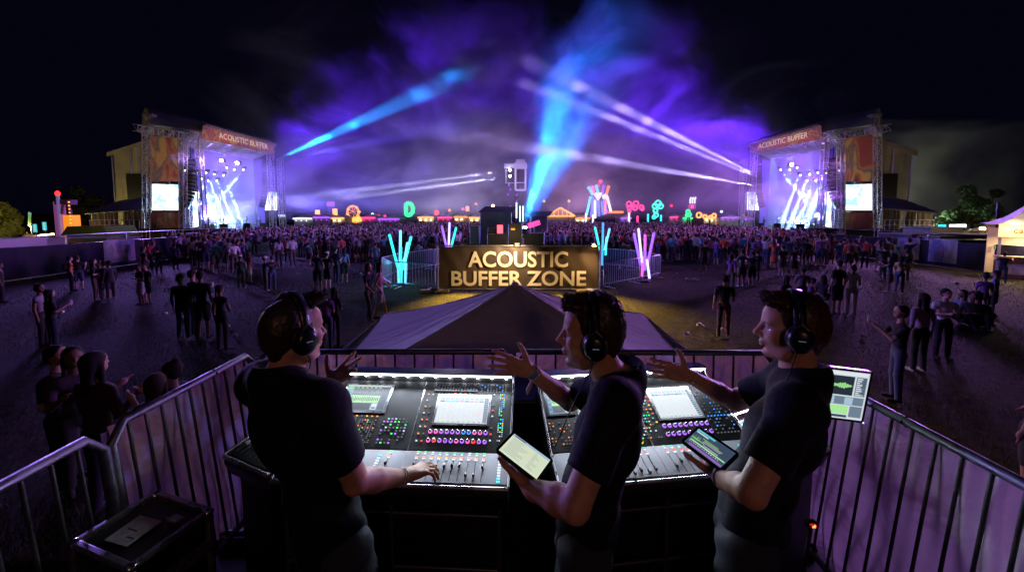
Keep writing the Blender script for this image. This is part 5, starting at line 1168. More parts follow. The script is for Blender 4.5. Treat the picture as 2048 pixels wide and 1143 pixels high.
FRIENDS = [
 (5, 605, 530, BLACK_, 'person in black standing at the left edge by the hoarding', -40, dict(arms='down', seed=1)),
 (144, 582, 517, ORNG_, 'woman in orange top with pale bag near the left hoarding', -30, dict(arms=('hip', 'down'), female=True, hair='bun', top='vest', bag=True)),
 (160, 579, 513, BLACK_, 'man in black tee and shorts beside the woman in orange', 30, dict(arms='drink', legs=SHO, item='cup')),
 (192, 600, 516, BLACK_, 'blonde person in black at the left of the group of four', -50, dict(arms='fold', hair='long', female=True)),
 (203, 596, 526, GREY_, 'woman in grey top in the middle of the group of four', 150, dict(arms='drink', hair='long', female=True, legs=SHO, item='cup')),
 (213, 598, 523, NAVY_, 'man in navy tee in the group of four by the mural', 60, dict(arms='down', legs=SHO)),
 (223, 597, 521, BLACK_, 'man in black jacket at the right of the group of four', 80, dict(arms='down', top='jacket')),
 (284, 609, 530, BLACK_, 'woman in black top and white skirt facing the camera', 165, dict(arms='fold', female=True, hair='bun', legs=SKT, turn=.2), 'w'),
 (296, 607, 531, BLACK_, 'man in black close behind the woman in the white skirt', 175, dict(arms='down', legs=SHO)),
 (291, 566, 491, BLACK_, 'woman in dark vest standing alone before the left stage skirt', -20, dict(arms='hip', female=True, hair='pony', top='vest')),
 (319, 548, 494, BLACK_, 'man in black facing the left stage with folded arms', 40, dict(arms='fold')),
 (88, 690, 566, (.30, .26, .30), 'man in pale sleeveless top with short hair, left couple', -60, dict(arms='down', top='vest', h_=.011, turn=-.3)),
 (108, 700, 588, BLACK_, 'long haired woman in black holding a drink, left couple', -20, dict(arms=('down', 'drink'), female=True, hair='long', item='cup', h_=.011)),
 (368, 675, 545, BLACK_, 'tall person in a long black top seen from behind, left foreground', 5, dict(arms='down', h_=.012, top='jacket')),
 (408, 676, 541, BLACK_, 'person in loose black shirt and shorts with bare pink lit legs', 8, dict(arms='down', legs=SHO, h_=.012, top='tee', hz=1.78)),
 (392, 672, 536, NAVY_, 'man in navy tee beside the pink legged person', -30, dict(arms='drink', h_=.013, item='cup')),
 (446, 700, 566, BLACK_, 'woman in black vest with red lit bare arms and black trousers', -8, dict(arms=('down', 'hip'), female=True, hair='pony', top='vest', h_=.012, cap=1)),
 (352, 540, 485, NAVY_, 'man in navy tee at the left crowd edge with hand raised', 20, dict(arms=('up', 'down'))),
 (483, 577, 511, GREY_, 'man in grey tee and straw hat near the red haired woman', 20, dict(arms='drink', cap=2)),
 (499, 565, 503, RED_, 'red haired woman in red top and white skirt', -20, dict(arms='down', female=True, hair='long', legs=SKT), 'w'),
 (532, 581, 514, NAVY_, 'man in dark blue with pale cap, embracing couple', -40, dict(arms='reach', cap=2)),
 (546, 579, 516, BLACK_, 'woman in black of the embracing couple', 50, dict(arms='fold', female=True, hair='short')),
 (618, 531, 489, TEAL_, 'person with bright cyan backpack at the crowd edge', 0, dict(arms='down', bag=True, legs=SHO)),
 (637, 583, 498, NAVY_, 'woman in navy vest and shorts behind the left engineer', 15, dict(arms='fold', female=True, hair='bun', legs=SHO, top='vest')),
 (656, 577, 502, BLACK_, 'man in black tee and pale cap with hands on hips', -5, dict(arms='hip', cap=2, legs=SHO)),
 (673, 566, 492, NAVY_, 'man in navy shirt drinking beside the man in the pale cap', -20, dict(arms=('down', 'drink'), item='cup')),
 (690, 564, 494, DENIM_, 'woman in denim shirt and shorts left of the cyan tubes', 30, dict(arms='down', female=True, hair='long', legs=SHO)),
 (739, 640, 524, BLACK_, 'dark haired person in black walking past the left barrier corner', -110, dict(arms=('walk', 'walk2'), step=.16, hair='long', female=True, h_=.012)),
 (761, 634, 522, PINK_, 'woman in pink top and white shorts walking by the left barrier corner', -70, dict(arms=('walk2', 'walk'), step=-.18, hair='long', female=True, legs=SHO, h_=.012), 'w'),
 (672, 692, 571, BLACK_, 'brown haired woman in black standing just behind the left engineer', -15, dict(arms='fold', hair='long', female=True, h_=.012)),
 (654, 700, 603, PURP_, 'dark haired person in purple half hidden by the left engineer', 20, dict(arms='drink', hair='short', h_=.012, female=True)),
 (752, 540, 484, DENIM_, 'man in denim jacket outside the left rear barrier', 0, dict(arms='drink', top='jacket')),
 (838, 534, 481, DENIM_, 'person in light blue shirt left of the sound desk', 15, dict(arms='down')),
 (1408, 547, 480, BLACK_, 'man in black shorts standing apart right of the barriers', 0, dict(arms='down', legs=SHO)),
 (1460, 585, 505, PURP_, 'bushy haired woman in purple with a raised arm behind the red trousers', -60, dict(arms=('reach', 'down'), hair='long', female=True, h_=.013)),
 (1446, 673, 546, BLACK_, 'man in black tee and red patterned trousers walking alone at right', -30, dict(arms=('down', 'drink'), h_=.011, step=.10, cap=0, lean=-.06, hair='short'), 'red'),
 (1482, 573, 496, GREY_, 'woman in striped grey top seen from behind, right field', 0, dict(arms='hip', female=True, hair='bun', legs=SHO)),
 (1503, 573, 500, DENIM_, 'man in blue shirt and shorts seen from behind, right field', 0, dict(arms='down', legs=SHO)),
 (1513, 560, 500, BLACK_, 'man in black jacket close beside the man in the blue shirt', -10, dict(arms='fold', top='jacket')),
 (1563, 551, 489, BLACK_, 'man in black shorts left of a matching pair before the right stage', 0, dict(arms='fold', legs=SHO)),
 (1587, 553, 491, BLACK_, 'man in black shorts right of a matching pair before the right stage', 0, dict(arms='hip', legs=SHO, cap=1)),
 (1568, 650, 552, PURP_, 'long haired woman in purple behind the right engineer forehead', 10, dict(arms='drink', hair='long', female=True, h_=.013)),
 (1602, 620, 534, GREY_, 'man in grey tee behind the right engineer', -25, dict(arms='drink', item='cup', h_=.013)),
 (1672, 629, 523, BLACK_, 'broad man in black shirt and knee shorts behind the right engineer', 8, dict(arms='down', legs=SHO, hz=1.85, h_=.013)),
 (1701, 630, 528, WHITE_, 'person in white tee and pale trousers with dark hair', -20, dict(arms='drink', h_=.013, hair='bun', female=True), 'w2'),
 (1765, 556, 489, BLACK_, 'man in black waving a red light near the right hoarding', -10, dict(arms=('up', 'down'))),
 (1777, 584, 515, NAVY_, 'woman in navy vest with pale blue shorts, right group', 30, dict(arms='reach', hair='long', female=True, top='vest', legs=SHO)),
 (1798, 584, 510, (.45, .32, .15), 'woman in tan top in the middle of the right group', -60, dict(arms='fold', hair='long', female=True)),
 (1810, 561, 503, BLACK_, 'tall man in black at the back of the right group', -30, dict(arms='down')),
 (1790, 800, 607, BLACK_, 'man in black tee looking at a phone outside the right barrier', 60, dict(arms='phone', item='phone', h_=.009, turn=.2)),
 (1836, 742, 583, (.28, .20, .30), 'long haired person in loose lilac top beyond the man with the phone', 0, dict(arms='down', hair='long', top='long', h_=.010)),
 (1881, 716, 574, WHITE_, 'man in white tee holding something and facing left', 160, dict(arms='fold', h_=.010, turn=.3)),
 (1963, 641, 547, PURP_, 'woman in purple top and jeans left of a close pair at right', -30, dict(arms='drink', hair='bun', female=True, h_=.012, item='cup')),
 (1984, 633, 544, DENIM_, 'man in blue denim shirt and shorts right of a close pair at right', 30, dict(arms='down', legs=SHO, h_=.012)),
 (2004, 566, 511, BLACK_, 'customer in black leaning at the drinks bar counter', -50, dict(arms='reach')),
]
MW = pm('pale_cotton', (.62, .58, .62), .8)
MR = em_art('red_pattern_cloth', [(.5, .04, .05), (.3, .02, .06), (.02, .02, .02)], 8, 4)
_wm = {}
for row in FRIENDS:
    u, vf, vh, col, lb, face, kw = row[:7]; kw = dict(kw); hh = kw.pop('h_', .018)
    o = person(u, vf, vh, col, lb, face, h=hh, **kw)
    if len(row) > 7:
        o.data = o.data.copy(); o.data.materials[2] = MR if row[7] == 'red' else MW
for i, (u, vf, col, lb, face, kw) in enumerate(((1921, 645, DENIM_, 'person in light blue sitting on the grass facing left', 80, dict(hair='long', female=True)), (1940, 650, GREY_, 'person in grey sitting between two others on the grass', 150, dict()),
        (1952, 652, BLACK_, 'person in black sitting on the grass at the right of the seated three', -70, dict(hair='bun')), (1622, 610, PURP_, 'person in purple sitting behind the right engineer', 40, dict()), (1645, 602, BLACK_, 'person in black crouching beside the seated person in purple', -60, dict(hair='long')))):
    person(u, vf, vf-60, col, lb, face, h=.014, sit=True, arms='fold', **kw)
# near watchers below the left barrier: only head and shoulders rise above the rail
for (u, vh, Y, col, lb, face, kw) in ((108, 686, 3.9, BLACK_, 'dark haired man in black looking right, left of the close trio', -70, dict(arms='fold', turn=-.2)),
        (143, 688, 3.85, (.06, .04, .06), 'fair haired person in a dark scarf, middle of the close trio', -120, dict(arms='drink', hair='long', female=True)),
        (184, 698, 3.5, (.05, .015, .02), 'long haired person in a dark red sleeved jacket, right of the close trio', -10, dict(arms='drink', top='long', hair='long')),
        (309, 742, 3.4, (.06, .02, .03), 'auburn haired woman whose head shows just over the left barrier', 15, dict(arms='drink', hair='long', female=True)),
        (342, 717, 3.7, BLACK_, 'person with tied back hair looking left over the left barrier', 100, dict(arms='phone', hair='bun'))):
    top = P(u, vh, Y); o = obj_np('person', pmesh(.010, **kw), (top.x, Y, 0)); s = top.z/1.80; o.scale = (s, s, s); o.rotation_euler = (0, 0, R(face)); o.color = (*col, 1); tag(o, lb, 'person')
top = P(2092, 735, 3.6); o = obj_np('person', pmesh(.010, arms=('down', 'hip'), female=True, hair='long', legs=SHO), (top.x, 3.6, 0)); s = top.z/1.45; o.rotation_euler = (0, 0, R(20)); o.color = (*RED_, 1); tag(o, 'person in red top and shorts cut off by the right edge', 'person')
# bar staff
c = BARQ(1.35, .95, 0); o = obj_np('person', pmesh(.02, arms='drink', hair='bun', female=True), c); o.rotation_euler = (0, 0, R(160)); o.color = (.5, .3, .12, 1); tag(o, 'bartender in tan top behind the bar counter', 'person')

# ---------------------------------------------------------------- the dense crowd
VAR = [dict(arms='down'), dict(arms=('up', 'down')), dict(arms='up', female=True, hair='pony'), dict(arms='fold', legs=SHO), dict(arms='down', hair='long', female=True), dict(arms=('down', 'up'), hair='bun', female=True, legs=SHO),
       dict(arms='wide', cap=1), dict(arms=('phone', 'down'), item='phone'), dict(arms='clap', hair='long', female=True, legs=DRS), dict(arms='hip', legs=SHO, female=True, hair='pony'), dict(arms='drink', top='long'), dict(arms=('wide', 'up'), cap=2), dict(arms='clap'), dict(arms=('down', 'drink'), legs=SHO, bag=True)]
PAL = [BLACK_, BLACK_, NAVY_, WHITE_, GREY_, RED_, DENIM_, PINK_, TEAL_, PURP_, (.3, .25, .2), (.35, .35, .38), (.12, .02, .05), (.5, .45, .4), ORNG_, (.25, .2, .4)]
rg = random.Random(21)
def in_crowd(x, Y):
    if Y < 23 or Y > 68: return False
    if abs(x) < 9.5 and Y < 27: return False      # sound desk enclosure
    if abs(x - P(1000, 460, Y).x) < 3.2 and Y < 34: return False
    lim = 24 + .36*(Y-24) if x < 0 else 25 + .36*(Y-24)
    if abs(x) > lim: return False
    a = abs(x)
    # nobody stands inside the stages; the front edge follows an uneven curve
    if a > 22 and Y > 35.5 - (a-24.2)*-.0 and (Y - 30.5) > (a-24.2)*.55 + 3 and a > 27: return False
    edge = 24.5 + 2.2*math.sin(x*.35) + 1.2*math.sin(x*.9+1) + (3 if a > 17 else 0) - (2.5 if 9 < a < 15 else 0)
    return Y > edge
pts = []
for k in range(11000):
    Y = 23 + 45*rg.random()**1.15; x = rg.uniform(-1, 1)*(25 + .36*(Y-24))
    dens = 1.0 if Y > 29 else .25 + .75*(Y-23)/6
    if in_crowd(x, Y) and rg.random() < dens: pts.append((x, Y))
# thin scatter of groups between the main crowd and the camera
for k in range(74):
    s = -1 if rg.random() < .5 else 1; Y = rg.uniform(19, 25); x = s*rg.uniform(8.5, 21)
    if k % 3 == 0: pts += [(x, Y), (x+.6, Y+.2), (x+1.1, Y-.1)]
    else: pts.append((x, Y))
good, cell = [], {}
for (x, Y) in pts:                                   # keep people from standing inside one another
    k = (int(x/.5), int(Y/.5))
    if any((k[0]+i, k[1]+j) in cell for i in (-1, 0, 1) for j in (-1, 0, 1) if (i, j) == (0, 0) or abs(i)+abs(j) == 1 and rg.random() < .6): continue
    if -12 < x < 12 and 14 < Y < 22.5: continue
    cell[k] = 1; good.append((x, Y))
good.sort(key=lambda p: p[1])
NIND = 228
CROWD_LABEL = 'festival goer in the dense crowd facing the stages'
def orient(x, Y):
    tgt = Vector((-34, 46)) if x < 0 else Vector((34, 46)); a = math.degrees(math.atan2(-(tgt.x-x), tgt.y-Y)); return a + rg.gauss(0, 22)
for (x, Y) in good[:NIND]:
    kw = rg.choice(VAR); o = obj_np('person', pmesh(.024, **kw), (x, Y, 0)); s = rg.uniform(.92, 1.06); o.scale = (s, s, s)
    o.rotation_euler = (0, 0, R(orient(x, Y))); o.color = (*rg.choice(PAL), 1); tag(o, CROWD_LABEL, 'person', 'people at the near edge of the crowd')
# the rest of the mass: one mesh
def mass(rest):
    base = []
    for kw in VAR:
        me = person_mesh('m', h=.05, **kw)
        n = len(me.vertices); V = np.empty(n*3); me.vertices.foreach_get('co', V); F = np.empty(len(me.polygons)*4, np.int32); me.loops.foreach_get('vertex_index', F); T = np.empty(len(me.polygons), np.int32); me.polygons.foreach_get('material_index', T)
        base.append((V.reshape(-1, 3), F.reshape(-1, 4), T)); bpy.data.meshes.remove(me)
    Vs, Fs, Ts, Cs = [], [], [], []; off = 0
    sk = [(.52, .30, .22), (.42, .23, .16), (.30, .16, .10), (.55, .34, .26)]; bt = [(.02, .02, .03), (.03, .04, .08), (.10, .09, .07), (.05, .07, .14)]; hr = [(.02, .012, .008), (.05, .025, .012), (.22, .13, .05)]
    for (x, Y) in rest:
        V, F, T = rg.choice(base); a = R(orient(x, Y)); s = rg.uniform(.86, 1.10); c_, s_ = math.cos(a)*s, math.sin(a)*s
        W = np.stack([V[:, 0]*c_ - V[:, 1]*s_ + x, V[:, 0]*s_ + V[:, 1]*c_ + Y, V[:, 2]*s], 1)
        keep = (W[F[:, 0], 2] > .75)
        Vs.append(W); Fs.append(F[keep]+off); off += len(V)
        pal = np.array([rg.choice(sk), rg.choice(PAL), rg.choice(bt), rg.choice(hr), (.05, .05, .05), (.6, .6, .6)]); Cs.append(pal[T[keep]])
    V, F, C = np.concatenate(Vs), np.concatenate(Fs), np.concatenate(Cs)
    m, nt, N, L, b = newmat('crowd_colours'); at = N.new('ShaderNodeAttribute'); at.attribute_name = 'col'; L.new(at.outputs['Color'], b.inputs['Base Color']); b.inputs['Roughness'].default_value = .75
    me = np_mesh('crowd', V, F, np.zeros(len(F)), [m])
    ca = me.attributes.new('col', 'FLOAT_COLOR', 'FACE'); ca.data.foreach_set('color', np.concatenate([C, np.ones((len(C), 1))], 1).astype(np.float32).ravel())
    tag(obj_np('crowd', me), 'dense crowd of hundreds with raised hands filling the field between the stages', kind='stuff')
mass(good[NIND:])
# performers on both stages
for st, side in ((ST_L, 'left'), (ST_R, 'right')):
    S_ = st[0]
    for i, (a, b, kw, lb) in enumerate(((.12, 1.6, dict(arms='phone'), 'keyboard player silhouette at the near side'), (.36, 3.2, dict(arms='drink'), 'guitarist silhouette left of centre'), (.55, 2.2, dict(arms=('up', 'drink')), 'singer silhouette at centre'), (.72, 4.2, dict(arms='clap', hair='long', female=True), 'backing singer silhouette'), (.88, 2.8, dict(arms='drink', top='jacket'), 'bass player silhouette at the far side'))):
        o = obj_np('person', pmesh(.03, **kw), S_(a, b, 1.0)); o.rotation_euler = (0, 0, R(150 if side == 'left' else 210)); o.color = (.02, .02, .03, 1); tag(o, '%s on the %s stage' % (lb, side), 'person')
# ---------------------------------------------------------------- mixing platform
PZ = PLAT
M_DECK = pm('platform_deck', (.015, .015, .017), .7, 0, .5, 6, .003)
pf = MB().box((0, .95, PZ-.06), (3.9, 3.5, .12)).build('platform_floor', M_DECK); tag(pf, kind='structure')
M_RAIL = pm('worn_blue_steel', (.15, .155, .19), .5, .85, .35, 20, .001)
M_BAR = pm('barrier_bar_dark', (.07, .07, .085), .45, .6, .3, 18)
def scrim_mat(name, cols, seed):
    m, nt, N, L, b = newmat(name)
    tc = N.new('ShaderNodeTexCoord'); mp = N.new('ShaderNodeMapping'); mp.inputs['Location'].default_value = (seed, 0, seed*.6); mp.inputs['Scale'].default_value = (1, 1, 1.2)
    nz = N.new('ShaderNodeTexNoise'); nz.inputs['Scale'].default_value = 2.1; nz.inputs['Detail'].default_value = 7; nz.inputs['Roughness'].default_value = .62; nz.inputs['Distortion'].default_value = .8
    L.new(tc.outputs['Object'], mp.inputs[0]); L.new(mp.outputs[0], nz.inputs['Vector'])
    cr = N.new('ShaderNodeValToRGB'); e = cr.color_ramp.elements
    while len(e) < len(cols): e.new(.5)
    for i, c in enumerate(cols): e[i].position = .30 + .42*i/(len(cols)-1); e[i].color = (*c, 1)
    L.new(nz.outputs['Fac'], cr.inputs[0]); L.new(cr.outputs[0], b.inputs['Base Color']); b.inputs['Roughness'].default_value = .6
    n2 = N.new('ShaderNodeTexNoise'); n2.inputs['Scale'].default_value = 9; n2.inputs['Detail'].default_value = 4; L.new(mp.outputs[0], n2.inputs['Vector'])
    bp = N.new('ShaderNodeBump'); bp.inputs['Distance'].default_value = .02; L.new(n2.outputs['Fac'], bp.inputs['Height']); L.new(bp.outputs[0], b.inputs['Normal'])
    tr = N.new('ShaderNodeBsdfTranslucent'); ms = N.new('ShaderNodeMixShader'); ms.inputs[0].default_value = .45; L.new(cr.outputs[0], tr.inputs[0])
    L.new(b.outputs[0], ms.inputs[1]); L.new(tr.outputs[0], ms.inputs[2]); L.new(ms.outputs[0], N['Material Output'].inputs['Surface'])
    return m
M_SCR_L = scrim_mat('printed_scrim_warm', [(.16, .07, .16), (.22, .14, .24), (.42, .26, .16), (.50, .44, .52), (.62, .56, .62)], 2.0)
M_SCR_R = scrim_mat('printed_scrim_grey', [(.22, .10, .16), (.34, .24, .32), (.60, .56, .62), (.68, .64, .70), (.45, .34, .42)], 6.4)
def plat_barrier(p0, p1, label, out, lean, scr=None, scr_span=(0, 1), spacing=.105, ends=True, rr=.021, ztop=2.15):
    """barrier on the platform edge; top rail leans outwards by `lean`; out = outward unit vector"""
    p0, p1, out = Vector((*p0, 0)), Vector((*p1, 0)), Vector(out); d = (p1-p0); L = d.length; d.normalize()
    T = lambda s: p0 + d*s + Vector((0, 0, ztop)); B = lambda s: p0 + d*s - out*lean + Vector((0, 0, PZ+.12))
    rt = empty('crowd_barrier', (p0.x, p0.y, PZ), label, 'barrier', 'steel barriers round the mixing platform')
    MB().tube([B(0), T(0).lerp(B(0), .08), T(.06), T(L-.06), T(L).lerp(B(L), .08), B(L)], rr, 12).bar(B(0), B(L), rr*.8, 8).build('frame', M_RAIL, rt)
    n = int(L/spacing)
    for k in range(1, n): MB().bar(B(L*k/n), T(L*k/n), .0072, 6).build('bar', M_BAR, rt)
    for s in (.25, L-.25): MB().bar(B(s) + out*.2 - Vector((0, 0, .1)), B(s) - out*.2 - Vector((0, 0, .1)), .018, 6).bar(B(s) - Vector((0, 0, .1)), B(s), .018, 6).build('foot', M_RAIL, rt)
    if scr:
        s0, s1 = scr_span
        def fn(u, v):
            s = L*(s0 + (s1-s0)*u); q = B(s).lerp(T(s), .01 + .965*v)
            w_ = .020*math.sin(s*math.pi*2/spacing + 1.3 + 1.2*math.sin(v*6+s*2)) * (.55+.45*math.sin(v*5+s*3)) + .016*math.sin(s*17 + v*7) + .02*math.sin(v*9 + s*5)*(1-v)
            return q + out*(.035 + w_)
        MB().sheet(fn, int(L*(s1-s0)*80), 30).build('printed_scrim', scr, rt)
    # tie clamp
    MB().tube([T(L*.36) + Vector((0, 0, .024)) + out*.0, T(L*.36) + out*.026, T(L*.36) - Vector((0, 0, .026)), T(L*.36) - out*.026, T(L*.36) + Vector((0, 0, .024))], .004, 5).build('cable_tie', M_BLACKM, rt)
    return rt
plat_barrier((-1.79, 2.40), (-1.80, 1.53), 'left platform barrier covered with printed fabric, from the corner', (-1, 0, 0), .10, M_SCR_L, spacing=.075)
plat_barrier((-1.80, 1.50), (-1.78, .20), 'bare left platform barrier nearest the flight case', (-1, 0, 0), .10, spacing=.085)
plat_barrier((1.82, 2.36), (1.80, .20), 'right platform barrier with grey purple fabric behind its bars', (1, 0, 0), .10, M_SCR_R, spacing=.088)
plat_barrier((-1.76, 2.42), (.0, 2.42), 'rear platform barrier behind the left console', (0, 1, 0), .03, M_SCR_L, spacing=.135, rr=.02)
plat_barrier((.03, 2.42), (1.80, 2.40), 'rear platform barrier behind the right console', (0, 1, 0), .03, M_SCR_L, spacing=.135, rr=.02)
# platform skirt
sk = MB()
for a, b in (((-1.93, -.7), (-1.93, 2.68)), ((-1.93, 2.68), (1.93, 2.68)), ((1.93, 2.68), (1.93, -.7))): sk.slab((*a, 0), (*b, 0), (*b, PZ-.13), (*a, PZ-.13), .02)
tag(sk.build('platform_skirt', M_DARKF), 'dark fabric skirt round the mixing platform', 'skirt')

# ---------------------------------------------------------------- flight case at lower left
def flight_case():
    c = [Vector((-1.34, 1.487, 1.8)), Vector((-1.67, 1.586, 1.8)), Vector((-1.735, 1.33, 1.8)), Vector((-1.40, 1.23, 1.8))]
    ctr = sum(c, Vector())/4; ex = (c[0]-c[1]); ey = (c[0]-c[3]); W, D = ex.length, ey.length; rot = math.atan2(ex.y, ex.x); M = Matrix.Rotation(rot, 3, 'Z'); H = 1.8-PZ-.06
    rt = empty('flight_case', (ctr.x, ctr.y, PZ), 'black flight case with metal edges and a blank white label on its lid', 'flight case')
    q = lambda x, y, z: Vector((ctr.x, ctr.y, PZ+.06+z)) + M @ Vector((x*W/2, y*D/2, 0))
    MB().box(q(0, 0, H/2), (W-.01, D-.01, H-.02), M).build('body', pm('case_laminate', (.013, .013, .015), .45, 0, .5, 30, .001), rt)
    al = pm('case_aluminium', (.40, .38, .42), .32, .9, .3, 25, .0005)
    def edge(a, b): d = (Vector(b)-Vector(a)); return MB().bbox((Vector(a)+Vector(b))/2, (d.length+.012, .022, .022), .004, Matrix(((d.normalized().x, -d.normalized().y, 0), (d.normalized().y, d.normalized().x, 0), (0, 0, 1))) if abs(d.z) < .01 else Matrix.Rotation(R(90), 3, 'Y'))
    mb = MB()
    for z in (0.01, H-.16, H-.135, H):
        for a, b in (((-1, -1), (1, -1)), ((1, -1), (1, 1)), ((1, 1), (-1, 1)), ((-1, 1), (-1, -1))):
            e = edge(q(*a, z), q(*b, z)); mb.add(e.v, e.f)
    for x in (-1, 1):
        for y in (-1, 1): e = edge(q(x, y, 0), q(x, y, H)); mb.add(e.v, e.f)
    mb.build('edging', al, rt)
    mc = pm('case_chrome', (.5, .48, .5), .25, 1)
    for x in (-1, 1):
        for y in (-1, 1): MB().ell(q(x*.985, y*.98, H-.002), (.022, .022, .018), 12, 8).build('ball_corner', mc, rt)
        for y in (-1, 1): MB().ell(q(x*.8, y*.8, -.03), (.03, .03, .03), 10, 6).build('wheel', M_BLACKM, rt)
    lab = MB().add([q(-.42, .12, H+.0025), q(.10, .36, H+.0025), q(.34, -.30, H+.0025), q(-.22, -.56, H+.0025)], [(3, 2, 1, 0)])
    lb = MB().prism([q(-.50, .22, H+.001), q(-.42, -.68, H+.001), q(.30, -.62, H+.001), q(.22, .28, H+.001)], (0, 0, .002)).build('label', pm('paper_label', (.42, .41, .45), .7, 0, .3, 40), rt)
    MB().prism([q(-.30, -.20, H+.0035), q(-.28, -.24, H+.0035), q(.02, -.22, H+.0035), q(.0, -.18, H+.0035)], (0, 0, .0005)).prism([q(-.02, -.40, H+.0035), q(.0, -.44, H+.0035), q(.22, -.42, H+.0035), q(.20, -.38, H+.0035)], (0, 0, .0005)).build('pen_line', M_BLACK, lb)
    p_ = q(.48, .45, H+.003); MB().bbox(p_, (.055, .035, .006), .003, M).tube([p_ + M @ Vector((-.025, -.012, .006)), p_ + M @ Vector((-.02, -.018, .016)), p_ + M @ Vector((.02, -.018, .016)), p_ + M @ Vector((.025, -.012, .006))], .003, 6).build('latch', al, rt)
    for x, z in ((.2, H-.15), (.2, .15)): MB().bbox(q(1.0, -x, z) + M @ Vector((.005, 0, 0)), (.012, .05, .06), .003, M).build('latch', al, rt)
    MB().tube([q(1.02, .3, .3), q(1.12, .25, .3), q(1.12, -.25, .3), q(1.02, -.3, .3)], .006, 6).build('handle', al, rt)
flight_case()

# ---------------------------------------------------------------- mixing consoles
M_PANEL = pm('console_dark_panel', (.010, .011, .013), .5, .2, .3, 9)
M_FADER = pm('console_grey_panel', (.40, .41, .46), .38, .3, .12, 6)
M_TRIM = pm('console_aluminium', (.48, .47, .52), .28, .85, .12, 10)
M_CASE = pm('console_case', (.010, .010, .012), .4, 0, .4, 12)
M_CAP = pm('fader_cap_black', (.012, .012, .012), .3)
LEDS = {k: em('button_' + k, c, s) for k, c, s in (('white', (.75, .85, 1), 1.1), ('red', (1, .07, .05), 1.6), ('orange', (1, .28, .03), 1.6), ('yellow', (1, .65, .08), 1.4), ('green', (.08, 1, .2), 1.5), ('teal', (.05, .7, .55), 1.2), ('blue', (.05, .3, 1), 1.6), ('cyan', (.1, .8, 1), 1.5), ('dim', (.5, .55, .65), .28), ('violet', (.45, .15, 1), 1.6), ('pink', (1, .15, .6), 1.5))}
LK = list(LEDS); LM = [LEDS[k] for k in LK]
UI = dict(bg=(.45, .62, .80), pale=(.75, .82, .88), dark=(.02, .035, .05), green=(.25, .85, .25), lime=(.45, .95, .35), blue=(.05, .22, .55), white=(.9, .95, 1), mid=(.18, .25, .33), cyan=(.15, .65, .8), pink=(.8, .3, .45), ink=(.05, .08, .14), yellow=(.8, .65, .2), cream=(.78, .86, .62), violet=(.35, .15, .6))
UIK = list(UI); UIM = [em('ui_' + k, UI[k], .85, (.02, .02, .02)) for k in UIK]
